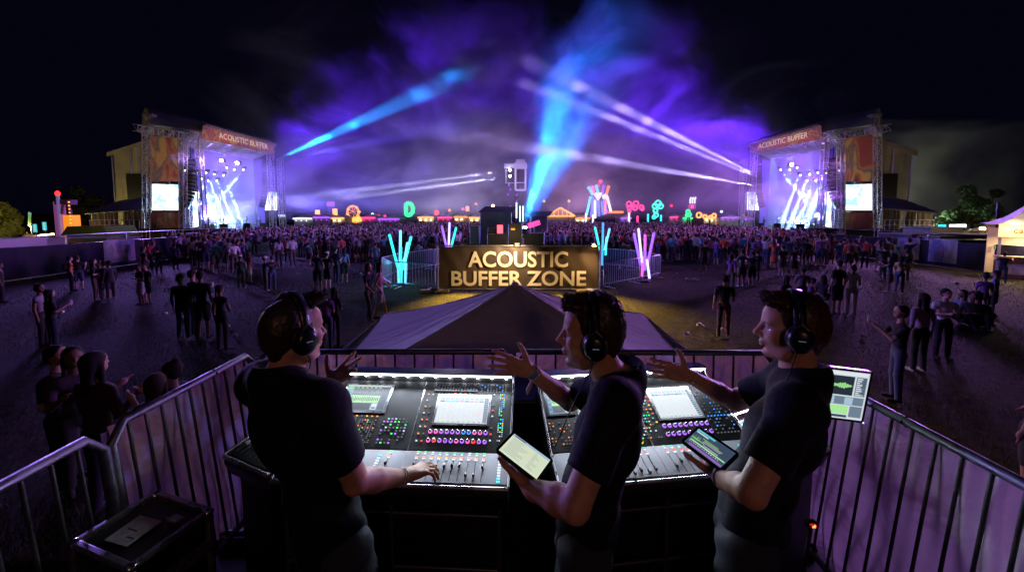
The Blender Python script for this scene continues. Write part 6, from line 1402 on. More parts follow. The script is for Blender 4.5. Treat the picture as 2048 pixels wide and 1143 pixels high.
def ui_mesh(name, corner, ex, ey, nn, kind, parent, seed=1):
    """screen face drawn as little lit rectangles; corner = lower left, ex/ey = full edge vectors"""
    mb = MB(); rg = random.Random(seed)
    def rect(x0, y0, x1, y1, c, lv=1):
        o = corner + nn*(.0004*lv); mb.add([o + ex*x0 + ey*y0, o + ex*x1 + ey*y0, o + ex*x1 + ey*y1, o + ex*x0 + ey*y1], [(0, 1, 2, 3)], UIK.index(c))
    if kind == 'wave':
        rect(0, 0, 1, 1, 'mid'); rect(.0, .93, 1, 1, 'pale', 2); rect(.02, .82, .15, .92, 'green', 2); rect(.2, .86, .85, .92, 'dark', 2)
        for i in range(6): rect(.22+i*.1, .87, .28+i*.1, .91, ('green', 'lime', 'yellow')[i % 3], 3)
        rect(.02, .05, .15, .80, 'blue', 2)
        for i in range(12): rect(.03, .08+i*.06, .14, .11+i*.06, ('cyan', 'ink', 'mid')[i % 3], 3)
        rect(.17, .60, .82, .84, 'dark', 2)
        for i in range(20): rect(.18+i*.032, .62, .20+i*.032, .62+.18*rg.uniform(.5, 1), 'mid', 3)
        rect(.17, .30, .82, .58, 'lime', 2)
        for i in range(16): h_ = .05 + .06*rg.random(); rect(.19+i*.039, .44-h_, .212+i*.039, .44+h_, 'ink', 3)
        rect(.17, .04, .68, .28, 'dark', 2); rect(.70, .04, .82, .28, 'pale', 2); rect(.72, .07, .80, .14, 'blue', 3)
        rect(.84, .04, .98, .92, 'ink', 2)
    elif kind in ('table', 'table2'):
        rect(0, 0, 1, 1, 'pale'); rect(.0, .94, 1, 1, 'white', 2)
        top = .80 if kind == 'table' else .58
        for i in range(9):
            x = .03 + i*.098
            if kind == 'table': rect(x, .84, x+.08, .92, 'bg', 2)
            rect(x, top-.03, x+.085, top+.01, ('blue', 'ink', 'cyan', 'blue', 'pink')[rg.randrange(5)], 2)
            for j in range(int((top-.12)/.065)):
                y = .08 + j*.065; rect(x, y, x+.082, y+.05, 'white', 2); rect(x+.01, y+.02, x+.01+rg.uniform(.03, .065), y+.03, 'bg' if rg.random() < .8 else 'pink', 3)
            rect(x+.02, .025, x+.06, .055, ('green', 'cyan', 'pink', 'green')[rg.randrange(4)], 3)
        if kind == 'table2':
            rect(.02, .78, .25, .93, 'white', 2); rect(.27, .76, .60, .93, 'blue', 2); rect(.62, .76, .80, .93, 'yellow', 2)
            for i in range(8): rect(.29+i*.038, .80, .31+i*.038, .90, 'cyan', 3)
            rect(.02, .62, .84, .74, 'bg', 2)
            for i in range(10): rect(.04+i*.08, .65, .09+i*.08, .71, ('ink', 'yellow', 'violet')[i % 3], 3)
        rect(.92, .03, .99, .92, 'ink', 2)
        for j in range(12): rect(.93, .06+j*.07, .98, .09+j*.07, 'bg', 3)
    elif kind == 'scope':
        rect(0, 0, 1, 1, 'pale'); rect(.02, .93, .98, .98, 'white', 2); rect(.02, .50, .84, .90, 'dark', 2)
        prev = None
        for i in range(70):
            x = .03 + i*.0112; e = .02 + .15*abs(math.sin(i*.23))*(1-i/75)**.6*rg.uniform(.35, 1); rect(x, .70-e, x+.009, .70+e, 'lime', 3)
        rect(.44, .5, .447, .90, 'white', 4); rect(.02, .697, .84, .703, 'green', 4)
        rect(.86, .50, .98, .90, 'mid', 2)
        for j in range(9): rect(.87, .52+j*.042, .90+.06*rg.random(), .54+j*.042, 'white', 3); rect(.93, .52+j*.042, .97, .545+j*.042, 'ink', 3)
        rect(.02, .30, .98, .47, 'mid', 2)
        for i in range(9): rect(.03+i*.105, .31, .125+i*.105, .46, 'bg' if i % 2 else 'mid', 3)
        rect(.02, .10, .55, .28, 'green', 2); rect(.55, .10, .82, .28, 'lime', 2); rect(.84, .05, .98, .28, 'mid', 2)
        for i in range(18): rect(.05+i*.042, .12, .053+i*.042, .27, 'pale', 3)
        rect(.02, .03, .82, .08, 'ink', 2)
    elif kind == 'list':
        rect(0, 0, 1, 1, 'cream'); rect(0, .90, 1, 1, 'bg', 2); rect(.05, .925, .35, .97, 'ink', 3)
        for j in range(12):
            y = .83 - j*.065; rect(.06, y, .06+rg.uniform(.25, .5), y+.012, 'mid', 3); rect(.66, y, .66+rg.uniform(.05, .2), y+.012, 'mid', 3); rect(.04, y-.022, .96, y-.019, 'bg', 2)
    elif kind == 'timeline':
        rect(0, 0, 1, 1, 'ink'); rect(.0, .88, .5, .97, 'cyan', 2); rect(.02, .80, .35, .85, 'white', 2)
        for j in range(5):
            y = .66-j*.07; x = rg.uniform(.03, .4); rect(x, y, x+rg.uniform(.2, .5), y+.03, ('green', 'yellow', 'bg', 'lime', 'pale')[j], 3)
        rect(.05, .28, .98, .34, 'lime', 2); rect(.05, .31, .7, .33, 'white', 3)
        for i in range(14): rect(.05+i*.06, .20, .08+i*.06, .22+.03*rg.random(), 'pale', 3)
        rect(.1, .03, .98, .13, 'violet', 2)
        for i in range(10): rect(.03+i*.02, .4, .04+i*.02, .4+.25*rg.random(), 'green', 3)
    return mb.build(name, UIM, parent)

def console(px, label, mirror, seed):
    """px: dict of console geometry in plan: main section origin (front left), heading, widths"""
    rg = random.Random(seed)
    O, ang, W, wing = Vector((*px['o'], 0)), px['ang'], px['w'], px['wing']
    e1 = Vector((math.cos(ang), math.sin(ang), 0)); e2 = Vector((-math.sin(ang), math.cos(ang), 0)); U = Vector((0, 0, 1))
    rt = empty('mixing_console', (O.x, O.y, PZ), label, 'mixing console')
    ZF, ZB, ZT, TD, TT = 1.955, 1.99, 2.165, .165, .50           # front edge, deck back, panel top; deck depth, total depth
    def q(s, t, z): return O + e1*s + e2*t + U*z
    # surfaces
    def deck(s, t, up=0.0): return q(s, t, ZF + (ZB-ZF)*t/TD + up)
    nd = (e2*TD + U*(ZB-ZF)).cross(e1); nd = -nd.normalized() if nd.z < 0 else nd.normalized()
    slope = (e2*(TT-TD) + U*(ZT-ZB)); sl = slope.normalized(); npan = e1.cross(sl).normalized()
    def pan(s, t, up=0.0): return q(s, TD, ZB) + slope*t + npan*up
    def isec(u, v, o, n):
        d = ray(u, v); c = Vector((0, 0, CAMZ)); k = (o-c).dot(n)/d.dot(n); return c + d*k
    # body: side profile extruded
    prof = [(0, ZF), (TD, ZB), (TT, ZT), (TT+.02, ZT+.035), (TT+.07, ZT+.03), (TT+.07, ZF-.05), (.02, ZF-.11), (-.008, ZF-.04)]
    MB().prism([q(0, t, z-.002) for t, z in prof], e1*W).build('case_body', M_CASE, rt)
    fp_ = MB().slab(deck(.008, .012, .002), deck(W-.008, .012, .002), deck(W-.008, TD-.003, .002), deck(.008, TD-.003, .002), .004).build('fader_panel', M_FADER, rt)
    up_ = MB().slab(pan(.008, .01, .002), pan(W-.008, .01, .002), pan(W-.008, .985, .002), pan(.008, .985, .002), .004).build('meter_panel', M_PANEL, rt)
    MB().bar(q(0, -.004, ZF-.004), q(W, -.004, ZF-.004), .009, 10).build('front_trim', M_TRIM, rt)
    for s in (0, W): MB().tube([q(s, .0, ZF+.003), q(s, TD, ZB+.004), q(s, TT, ZT+.004), q(s, TT+.02, ZT+.04)], .006, 8).build('side_trim', M_TRIM, rt)
    MB().prism([q(0, TT+.0, ZT+.035), q(0, TT+.075, ZT+.032), q(0, TT+.075, ZT+.044), q(0, TT+.0, ZT+.048)], e1*W).build('hood', pm('hood_gloss', (.05, .05, .07), .22, .6), rt)
    # LED strip under the hood
    mw_ = em('led_strip', (.82, .90, 1.0), 7); MB().box(q(W/2, TT-.002, ZT+.036), (W-.02, .007, .007), Matrix((e1, e2, U)).transposed()).build('led_strip', mw_, rt)
    n = int(W/.075); ml = em('led_dot', (.85, .92, 1), 40)
    mbd = MB()
    for i in range(n): mbd.ell(q(.04 + (W-.08)*i/(n-1), TT-.006, ZT+.030), (.0075, .005, .005), 8, 4)
    mbd.build('led_lamps', ml, rt)
    l = lamp('console_light', 'AREA', q(W/2, TT-.05, ZT+.06), px.get('pw', 1.6), (.80, .88, 1), to=q(W/2, -.02, ZF-.05), shape='RECTANGLE', size=W*.95, size_y=.02); l.data.spread = R(120)
    # bays
    for s in px['seams']:
        MB().slab(pan(s-.003, .0, .004), pan(s+.003, .0, .004), pan(s+.003, .98, .004), pan(s-.003, .98, .004), .003).slab(deck(s-.002, .01, .004), deck(s+.002, .01, .004), deck(s+.002, TD-.003, .004), deck(s-.002, TD-.003, .004), .002).build('bay_seam', M_TRIM, rt)
    # displays
    for (s0, s1, t0, t1, kind, frame) in px['screens']:
        fr = MB(); fr.slab(pan(s0-.012, t0-.025, .007), pan(s1+.012, t0-.025, .007), pan(s1+.012, t1+.025, .007), pan(s0-.012, t1+.025, .007), .006)
        f = fr.build('display_frame', M_TRIM if frame else M_BLACKM, rt)
        ui_mesh('display', pan(s0, t0, .0075), e1*(s1-s0), slope*(t1-t0), npan, kind, rt, seed+len(kind))
    # faders
    capm = MB(); c0 = Vector((0, 0, 0))
    for i, (s, t) in enumerate(px['faders']):
        MB().slab(deck(s-.0016, .020, .003), deck(s+.0016, .020, .003), deck(s+.0016, .110, .003), deck(s-.0016, .110, .003), .001).build('fader_slot', M_BLACK, fp_)
        MB().bbox(deck(s, t, .010), (.010, .019, .014), .003, Matrix((e1, e2, U)).transposed()).build('fader_cap', M_CAP, rt)
    # buttons (printed rows of little lit keys on each panel)
    mb = MB(); Mr = Matrix((e1, e2, U)).transposed(); Mp = Matrix((e1, sl, npan)).transposed()
    for i, (s, t) in enumerate(px['faders']):
        for tt, cc in ((.122, 'white'), (.131, 'orange' if mirror is False else 'red'), (.146, 'white'), (.156, rg.choice(('teal', 'green', 'white', 'teal')))):
            mb.box(deck(s, tt, .004), (.013 if tt < .14 else .010, .0065, .003), Mr, LK.index(cc))
    for s in px['cols']:
        for j in range(9): mb.box(deck(s, .022+j*.0135, .004), (.014, .008, .003), Mr, LK.index('teal' if j == 8 else ('cyan' if j < 2 else 'white')))
    mb.build('lit_button', LM, fp_)
    mb = MB()
    for (s0, s1, t0, t1, ns, ntt, cols, sz) in px['keys']:
        for i in range(ns):
            for j in range(ntt):
                s = s0 + (s1-s0)*(i/(ns-1) if ns > 1 else 0); t = t0 + (t1-t0)*(j/(ntt-1) if ntt > 1 else 0); c = cols[(i*7 + j*3 + (i*j) % 5) % len(cols)]
                if c == '-': continue
                mb.box(pan(s, t, .005), (sz, sz*.62, .004), Mp, LK.index(c))
    mb.build('lit_key', LM, up_)
    # rotary encoders with lit collars
    for (s0, s1, t, ns, cols) in px['knobs']:
        for i in range(ns):
            s = s0 + (s1-s0)*i/(ns-1); k = LEDS[cols[i % len(cols)]]
            kb = MB().lathe([(0, .016), (.0042, .016), (.0055, .013), (.0058, .0)], pan(s, t, .003), 12, M=Mp).build('encoder_knob', M_TRIM if cols[0] in ('violet', 'pink') else M_CAP, rt)
            MB().lathe([(.0062, .001), (.0098, .001), (.0098, .003), (.0062, .003)], pan(s, t, .002), 14, M=Mp).build('lit_collar', k, kb)
    if px.get('keyboard'):
        s0, s1, t0, t1 = px['keyboard']; mb = MB(); mb.box(pan((s0+s1)/2, (t0+t1)/2, .004), (s1-s0, (t1-t0)*slope.length, .006), Mp, 0)
        kbm = pm('keyboard_key', (.10, .10, .12), .4)
        for i in range(15):
            for j in range(5): mb.box(pan(s0+.008+(s1-s0-.016)*i/14, t0+.012+(t1-t0-.024)*j/4, .009), (.0085, .0075, .004), Mp, 1)
        mb.build('keyboard', [M_BLACK, kbm], rt)
    # narrow wing
    wo, wa, ww = Vector((*wing['o'], 0)), wing['ang'], wing['w']; f1 = Vector((math.cos(wa), math.sin(wa), 0)); f2 = Vector((-math.sin(wa), math.cos(wa), 0))
    def wq(s, t, z): return wo + f1*s + f2*t + U*z
    MB().prism([wq(0, t, z) for t, z in ((0, 1.955), (.27, 2.005), (.29, 2.0), (.29, 1.90), (.02, 1.85), (-.006, 1.92))], f1*ww).build('wing_case', M_CASE, rt)
    wp = MB().slab(wq(.008, .012, 1.9595), wq(ww-.008, .012, 1.9595), wq(ww-.008, .262, 2.006), wq(.008, .262, 2.006), .004).build('wing_panel', M_PANEL, rt)
    MB().bar(wq(0, -.004, 1.952), wq(ww, -.004, 1.952), .009, 10).build('front_trim', M_TRIM, rt)
    for s in (0, ww): MB().tube([wq(s, 0, 1.962), wq(s, .27, 2.012), wq(s, .30, 2.03)], .006, 8).build('side_trim', M_TRIM, rt)
    mb = MB(); Mw = Matrix((f1, f2, U)).transposed()
    for i in range(9):
        s = .035 + (ww-.07)*i/8
        MB().slab(wq(s-.0015, .03, 1.966), wq(s+.0015, .03, 1.966), wq(s+.0015, .13, 1.984), wq(s-.0015, .13, 1.984), .001).build('fader_slot', M_STEEL, wp)
        MB().bbox(wq(s, .05 + .05*rg.random(), 1.978), (.012, .02, .014), .003, Mw).build('fader_cap', M_TRIM, rt)
        for t, cc in ((.15, 'white'), (.168, 'red'), (.186, 'white'), (.215, 'teal'), (.235, 'cyan')):
            mb.box(wq(s, t, 1.960+t*.184+.004), (.012, .009, .004), Mw, LK.index(cc if i % 4 else ('orange' if cc == 'red' else cc)))
    mb.build('lit_button', LM, wp)
    MB().box(wq(ww/2, .285, 2.035), (ww-.03, .006, .006), Mw).build('led_strip', mw_, rt)  # strip and area light added here to brighten the dark wing
    l = lamp('console_light', 'AREA', wq(ww/2, .28, 2.045), 1.3, (.80, .88, 1), to=wq(ww/2, .05, 1.95), shape='RECTANGLE', size=ww*.9, size_y=.02)
    # stand: black road case with metal rails underneath
    MB().box(q(W/2, TT*.5+.02, (PZ+.12+ZF-.12)/2), (W*.92, TT*.82, ZF-.24-PZ), Matrix((e1, e2, U)).transposed()).build('stand', M_CASE, rt)
    mb = MB()
    for z in (1.80, 1.55, 1.30): mb.bar(q(.04, .03, z), q(W-.04, .03, z), .008, 8)
    for s in (.04, W*.5, W-.04): mb.bar(q(s, .03, PZ), q(s, .03, 1.84), .010, 8)
    mb.build('stand_rail', pm('dull_steel', (.12, .12, .14), .4, .8), rt)
    MB().prism([wq(.06, .03, PZ+.1), wq(ww-.06, .03, PZ+.1), wq(ww-.06, .24, PZ+.1), wq(.06, .24, PZ+.1)], (0, 0, .74)).build('wing_stand', M_CASE, rt)
    return rt, q, deck, pan, e1, e2
C1 = dict(o=(-1.045, 1.475), ang=R(-2.8), w=1.03, seams=(.545,), pw=3.9,
    screens=[(.115, .36, .50, .90, 'wave', True), (.64, .905, .36, .76, 'table', True)],
    faders=[(.60+i*.0345, t) for i, t in enumerate((.09, .09, .085, .085, .085, .09, .09, .045, .045, .085))] + [(.10+i*.05, .06+.03*(i % 2)) for i in range(4)] + [(.47, .09)],
    cols=(.985, .425), knobs=[(.632, .905, .245, 11, ('pink', 'pink', 'violet', 'violet', 'violet', 'violet', 'blue', 'blue')), (.632, .905, .13, 11, ('pink', 'red', 'violet', 'violet', 'violet', 'pink', 'violet'))],
    keys=[(.10, .34, .08, .40, 19, 13, ('-', 'dim', 'dim', '-', 'dim', 'orange', 'dim', '-', 'green', 'dim', 'dim', '-', 'dim'), .006), (.10, .34, .43, .43, 10, 1, ('orange', 'yellow', 'dim', 'orange'), .008), (.385, .50, .08, .40, 7, 9, ('dim', '-', 'dim', 'violet', 'white', 'dim', '-', 'green', '-'), .008),
          (.575, .60, .12, .78, 2, 8, ('white', 'red', '-', 'orange', 'dim', 'dim'), .008), (.93, .93, .15, .80, 1, 9, ('white', '-', 'dim', 'red'), .008), (.965, .985, .15, .80, 3, 24, ('blue', '-', 'cyan', '-', 'blue', 'green', '-', 'yellow'), .006), (.86, .99, .84, .95, 9, 5, ('dim', 'dim', '-', 'dim', '-', 'blue', 'dim'), .007), (.72, .80, .80, .80, 4, 1, ('red', 'teal'), .010)],
    keyboard=(.60, .84, .83, .97), wing=dict(o=(-1.37, 1.63), ang=R(-23), w=.335))
console(C1, 'left mixing console with green waveform screen, keyboard and lit knobs', False, 3)
C2 = dict(o=(.20, 1.425), ang=R(6.5), w=1.0, seams=(.50,), pw=3.9,
    screens=[(.19, .445, .42, .90, 'table2', True), (.60, .83, .34, .78, 'table', True), (.03, .15, .5, .9, 'wave', False)],
    faders=[(.21+i*.034, .03+.012*(i % 2)) for i in range(8)] + [(.55+i*.036, .05+.02*(i % 3)) for i in range(9)],
    cols=(.135, .92), knobs=[(.19, .45, .355, 9, ('orange', 'white', 'white', 'orange')), (.19, .45, .29, 9, ('yellow',)), (.19, .45, .06, 9, ('yellow', 'orange')), (.60, .83, .24, 9, ('violet',)), (.60, .83, .13, 9, ('violet',))],
    keys=[(.19, .45, .10, .25, 17, 7, ('dim', '-', 'dim', 'dim', '-'), .005), (.465, .56, .10, .92, 8, 20, ('green', 'dim', '-', 'dim', 'teal', '-', 'dim', '-', 'orange', '-', 'dim', 'white', '-'), .0065), (.02, .15, .10, .42, 9, 9, ('dim', 'orange', '-', 'dim', '-'), .006), (.86, .97, .1, .9, 7, 18, ('dim', 'blue', '-', 'dim', '-', 'dim', '-'), .006), (.57, .585, .3, .8, 2, 9, ('yellow', 'orange', 'red', '-'), .008)],
    wing=dict(o=(1.225, 1.545), ang=R(23), w=.365))
console(C2, 'right mixing console with pale channel table screens and orange knobs', True, 7)

def rect_from(cn, w_, h_):
    return cn
def flat_device(nm, tl, tr, bl, thick, kind, label, cat, bez, shell, seed=2):
    """tablet or monitor from three corners of its face"""
    tl, tr, bl = map(Vector, (tl, tr, bl)); ex, ey = tr-tl, bl-tl; n = ex.cross(ey).normalized(); cam_ = Vector((0, 0, CAMZ)); n = n if n.dot(cam_-tl) > 0 else -n
    rt = empty(nm, (tl+tr+bl+bl+tr-tl)/4 * 1.0, label, cat); br = tr + ey
    c = (tl+br)/2; poly = []
    W, H = ex.length, ey.length; X, Yv = ex/W, ey/H; r = .012
    for (cx_, cy_, a0) in ((r, r, 180), (W-r, r, 270), (W-r, H-r, 0), (r, H-r, 90)):
        for k in range(5): a = R(a0 + k*22.5); poly.append(tl + X*(cx_ + r*math.cos(a)) + Yv*(cy_ + r*math.sin(a)))
    MB().prism([p - n*thick for p in poly], n*thick).build('casing', shell, rt)
    bx, by = bez/W, bez/H
    ui_mesh('display', tl + ex*bx + ey*(1-by) + n*.0004, ex*(1-2*bx), -ey*(1-2*by), n, kind, rt, seed)
    return rt
# ---------------------------------------------------------------- tablets and monitor
M_BZ = pm('device_black', (.012, .012, .014), .25)
TAB2 = [Vector(v) for v in ((.0056, 1.2496, 2.3156), (.1437, 1.1645, 2.2645), (-.0579, 1.149, 2.3113))]
TAB3 = [Vector(v) for v in ((.7502, 1.3829, 2.2532), (.8255, 1.2358, 2.2374), (.6585, 1.34, 2.216))]
flat_device('tablet', *TAB2, .007, 'list', 'black framed tablet with a pale list page, held by the middle man', 'tablet', .010, M_BZ, 4)
flat_device('tablet', *TAB3, .007, 'timeline', 'black framed tablet with a dark timeline page, held by the right man', 'tablet', .010, M_BZ, 5)
mon = flat_device('computer_monitor', (1.3493, 1.749, 2.3663), (1.7861, 1.7165, 2.3247), (1.3243, 1.7567, 2.0976), .022, 'scope', 'wide monitor with green waveform behind the right man', 'monitor', .012, M_BZ, 9)
c = Vector((1.52, 1.76, 2.1)); MB().bar(c, c + Vector((-.02, .08, -.16)), .018, 10).bar(c + Vector((-.02, .08, -.16)), c + Vector((-.02, .08, -1.04)), .018, 10).build('stand', M_BZ, mon)
MB().ell((1.745, 1.708, 2.068), (.003, .002, .003), 8, 4).build('power_light', em('power_led', (.3, .3, 1), 10), mon)

# ---------------------------------------------------------------- the three sound engineers
def skin_mat(name, col):
    m, nt, N, L, b = newmat(name)
    tc = N.new('ShaderNodeTexCoord'); nz = N.new('ShaderNodeTexNoise'); nz.inputs['Scale'].default_value = 38; nz.inputs['Detail'].default_value = 5
    mx = N.new('ShaderNodeMix'); mx.data_type = 'RGBA'; mx.inputs[6].default_value = (*[c*.72 for c in col], 1); mx.inputs[7].default_value = (*[min(1, c*1.22) for c in col], 1)
    L.new(tc.outputs['Object'], nz.inputs['Vector']); L.new(nz.outputs['Fac'], mx.inputs[0]); L.new(mx.outputs[2], b.inputs['Base Color'])
    b.inputs['Roughness'].default_value = .48; b.inputs['Subsurface Weight'].default_value = .12; b.inputs['Subsurface Radius'].default_value = (.012, .005, .003); b.inputs['Subsurface Scale'].default_value = 1.0
    n2 = N.new('ShaderNodeTexNoise'); n2.inputs['Scale'].default_value = 320; bp = N.new('ShaderNodeBump'); bp.inputs['Distance'].default_value = .0012
    L.new(tc.outputs['Object'], n2.inputs['Vector']); L.new(n2.outputs['Fac'], bp.inputs['Height']); L.new(bp.outputs[0], b.inputs['Normal'])
    return m
M_SKIN = skin_mat('skin', (.56, .29, .20)); M_STUB = skin_mat('stubbled_skin', (.34, .19, .14)); M_LIP = pm('lip', (.42, .16, .13), .45); M_EYE = pm('eye', (.55, .52, .5), .15)
M_TEE = pm('navy_black_cotton', (.0045, .006, .014), .85, 0, .35, 60, .0012, spec=.3); M_JEAN = pm('dark_denim', (.018, .023, .040), .85, 0, .4, 70, .001)
def hair_mat(name, col):
    m = pm(name, col, .46, 0, .5, 90); return m
def torso(S, J, infl, tag, k=.05, chestw=.91):
    L_, R_, hip, f = J['L'], J['R'], J['hip'], J['f']; s = (R_-L_).normalized(); mid = (L_+R_)/2; U = (mid-hip).normalized()
    ff = s.cross(U).normalized(); ff = ff if ff.dot(f) > 0 else -ff
    ch = mid.lerp(hip, .34) - ff*.005
    wa = mid.lerp(hip, .74)
    S.cone(hip, wa, .132*chestw+infl, .122*chestw+infl, k, tag, fn=ff, f=.78)
    S.cone(wa, ch, .122*chestw+infl, .152*chestw+infl, k, tag, fn=ff, f=.76)
    for q in (-1, 1): S.ell(ch + s*(q*.075) - ff*.045 + U*.05, (.085+infl, .062+infl, .12+infl), Mx(s, ff, U), .04, tag)      # shoulder blades
    S.cone(L_.lerp(R_, .06) - U*.012, L_.lerp(R_, .94) - U*.012, .066+infl, .066+infl, .05, tag, fn=ff, f=.92)
    for p in (L_, R_):
        S.ell(p, (.060+infl,)*3, None, .05, tag)
        S.cone(mid + U*.052 - ff*.022 + (p-mid)*.22, mid + U*.010 - ff*.012 + (p-mid)*.80, .056+infl, .054+infl, .05, tag)
    return s, U, ff, mid
def engineer(J, label, hairstyle, haircol, hands, beard, extra, parts_label=None):
    """J: joints in metres; hands: functions that add each hand"""
    f, hu = J['f'], Vector((0, 0, 1)); hf = J['hf']; hc = J['head']; z = J.get('z', .97)
    rt = empty('person', (J['hip'].x, J['hip'].y, PZ), label, 'person')
    allp = [J[k] for k in ('L', 'R', 'Le', 'Re', 'Lw', 'Rw', 'head', 'hip')]
    lo = Vector([min(p[i] for p in allp) for i in range(3)]) - Vector((.24, .24, .95)); hi = Vector([max(p[i] for p in allp) for i in range(3)]) + Vector((.24, .24, .20))
    lo.z = max(lo.z, J['hip'].z-.16)
    S = SDF(lo, hi, .0042)
    s, U, ff, mid = torso(S, J, -.030, 0)
    nb = mid + U*.035 - ff*.012
    fl, fle, fu = basis(hf)
    S.cone(nb - U*.03, hc - fl*.020*z - hu*.060*z, .062*z, .057*z, .025, 0)
    S.cone(nb + U*.01 - ff*.01, mid + s*.11, .045, .030, .05, 0); S.cone(nb + U*.01 - ff*.01, mid - s*.11, .045, .030, .05, 0)
    head_sdf(S, hc, hf, J.get('hup', (0, 0, 1)), (0, 3, 1 if beard else 0, 2), ear=True, beard=beard, sc_=z)
    if beard: S.t[(S.t == 1)] = 1
    for a, e, w_ in (('L', 'Le', 'Lw'), ('R', 'Re', 'Rw')):
        A, E, W_ = J[a], J[e], J[w_]
        S.cone(A.lerp(E, .12), E, .046, .041, .03, 0)
        d = (W_-E); S.cone(E, E + d*.35, .041, .042, .012, 0); S.cone(E + d*.35, W_, .042, .0265, .012, 0)
    for fn in hands: fn(S)
    V, F, FT, T = S.mesh(); V = smooth_mesh(V, F, 2, .45)
    obj_to(rt, 'body', np_mesh('body', V, F, FT, [M_SKIN, M_STUB, M_LIP, M_EYE]))
    # shirt
    lo2 = Vector([min(J[k][i] for k in ('L', 'R', 'hip', 'Le', 'Re')) for i in range(3)]) - Vector((.26, .26, .2)); hi2 = Vector([max(J[k][i] for k in ('L', 'R', 'hip')) for i in range(3)]) + Vector((.28, .28, .16))
    lo2.z = J['hip'].z-.13
    S = SDF(lo2, hi2, .006); torso(S, J, .006, 0)
    S.cone(J['hip'] - Vector((0, 0, .10)), J['hip'] + U*.12, .134, .122, .04, 0, fn=ff, f=.84)
    S.cone(nb - U*.02, nb + U*.055 - ff*.008, .082, .070, .045, 0)
    S.ell(nb + U*.102 + ff*.02, (.078, .082, .050), Mx(s, ff*.94-U*.34, U*.94+ff*.34), .004, 0, 's')
    tops = []
    for a, e in (('L', 'Le'), ('R', 'Re')):
        A, E = J[a], J[e]; end = A.lerp(E, .70); d = (E-A).normalized()
        T_ = SDF(lo2, hi2, .006); T_.cone(A, end + d*.05, .066, .064, .0, 0); T_.cut(end, d)
        hh = np.maximum(.035-np.abs(S.d-T_.d), 0)/.035; S.d = np.minimum(S.d, T_.d) - hh*hh*.035*.25; S.own = np.minimum(S.own, T_.own)
    sx, sy = s, U
    def wr(X, Y, Z):
        a = X*s.x + Y*s.y; b = Z; c_ = X*ff.x + Y*ff.y
        w1 = np.sin(b*46 + a*18 + 2.0*np.sin(a*9 + b*7 + c_*11) + J['ph']); w2 = np.sin(b*21 - a*33 + 1.6*np.sin(b*13 + c_*16) + J['ph']*2); w3 = np.sin(a*70 + b*24 + 2*np.sin(b*17))
        low = np.clip((mid.z - .12 - Z)*4, .25, 1.0)
        return (np.maximum(w1, -.2)*.6 + w2*.7 + w3*.22)*low
    S.noise(.0075, wr); S.cut(J['hip'] - Vector((0, 0, .085)) + ff*0, Vector((0, 0, -1)) + ff*.05)
    V, F, FT, T = S.mesh(); V = smooth_mesh(V, F, 2, .5)
    obj_to(rt, 'tee_shirt', np_mesh('tee_shirt', V, F, FT*0, [M_TEE]))
    # jeans
    hip = J['hip']; S = SDF(hip - Vector((.35, .35, hip.z-PZ+.0)), hip + Vector((.35, .35, .10)), .011)
    S.cone(hip - Vector((0, 0, .10)), hip + U*.03, .124, .118, .03, 0, fn=ff, f=.88)
    for q in (-1, 1):
        hp = hip + s*(q*.09) - Vector((0, 0, .08)); kn = Vector((hip.x, hip.y, PZ+.50)) + s*(q*.12) + ff*.04; an = Vector((hip.x, hip.y, PZ+.10)) + s*(q*.14) - ff*.01
        S.cone(hp, kn, .092, .070, .03, 0); S.cone(kn, an, .070, .060, .03, 0)
    S.noise(.004, lambda X, Y, Z: np.sin(Z*60 + X*30 + np.sin(Y*25)*2) + .7*np.sin(Z*33 - Y*40))
    V, F, FT, T = S.mesh(); obj_to(rt, 'jeans', np_mesh('jeans', smooth_mesh(V, F, 1), F, FT*0, [M_JEAN]))
    sb = MB()
    for q in (-1, 1): a = Vector((hip.x, hip.y, PZ+.05)) + s*(q*.14); sb.ell(a + ff*.06, (.055, .055, .05), 12, 6).tube([a - ff*.06, a + ff*.05, a + ff*.15], .045, 10, rs=[.045, .048, .035])
    sb.build('shoe', M_BLACKM, rt)
    # hair
    hm = hair_mat('hair_' + hairstyle, haircol)
    S = SDF(hc - Vector((.2, .2, .2)), hc + Vector((.2, .2, .24)), .004); M = Mx(fl, fle, fu)
    p = lambda a, b, d: hc + fl*(a*z) + fle*(b*z) + fu*(d*z)
    vol = {'short': .001, 'tousled': .006, 'wavy': .005}[hairstyle]
    S.ell(p(-.014, 0, .042), ((.100+vol)*z, (.077+vol*.8)*z, (.088+vol)*z), M, .01, 0)
    S.ell(p(-.042, 0, .006), ((.070+vol*.5)*z, (.070+vol*.5)*z, (.070)*z), M, .015, 0)
    S.cone(p(-.052, 0, -.03), p(-.050, 0, -.062), .052*z, .040*z, .02, 0)
    if hairstyle != 'short':
        for i in range(9):
            a = (i-4)*.013; S.cone(p(.050, a, .108 + .006*math.sin(i*2)), p(.090 + .006*math.sin(i*3.1), a*1.3, .110 + .010*math.sin(i*1.7)), .019*z, .010*z, .012, 0)
        S.ell(p(-.02, 0, .10), (.080*z, .058*z, .046*z), M, .02, 0)
    else:
        for i in range(7): a = (i-3)*.014; S.cone(p(.050, a, .108), p(.092, a*1.2, .122 + .006*math.sin(i*2)), .020*z, .012*z, .012, 0)
    # hairline: clear forehead and face
    S.ell(p(.100, 0, .010), (.080*z, .088*z, .078*z), M, .012, 0, 's')
    S.ell(p(.052, 0, -.075), (.092*z, .095*z, .072*z), M, .012, 0, 's')
    S.noise(.0015, lambda X, Y, Z: np.sin(X*210 + 3*np.sin(Z*60))*np.sin(Y*190 + 2*np.sin(X*70))*np.sin(Z*150 + 2*np.sin(Y*80)) + .8*np.sin(X*90+Z*60)*np.sin(Y*80-Z*40))
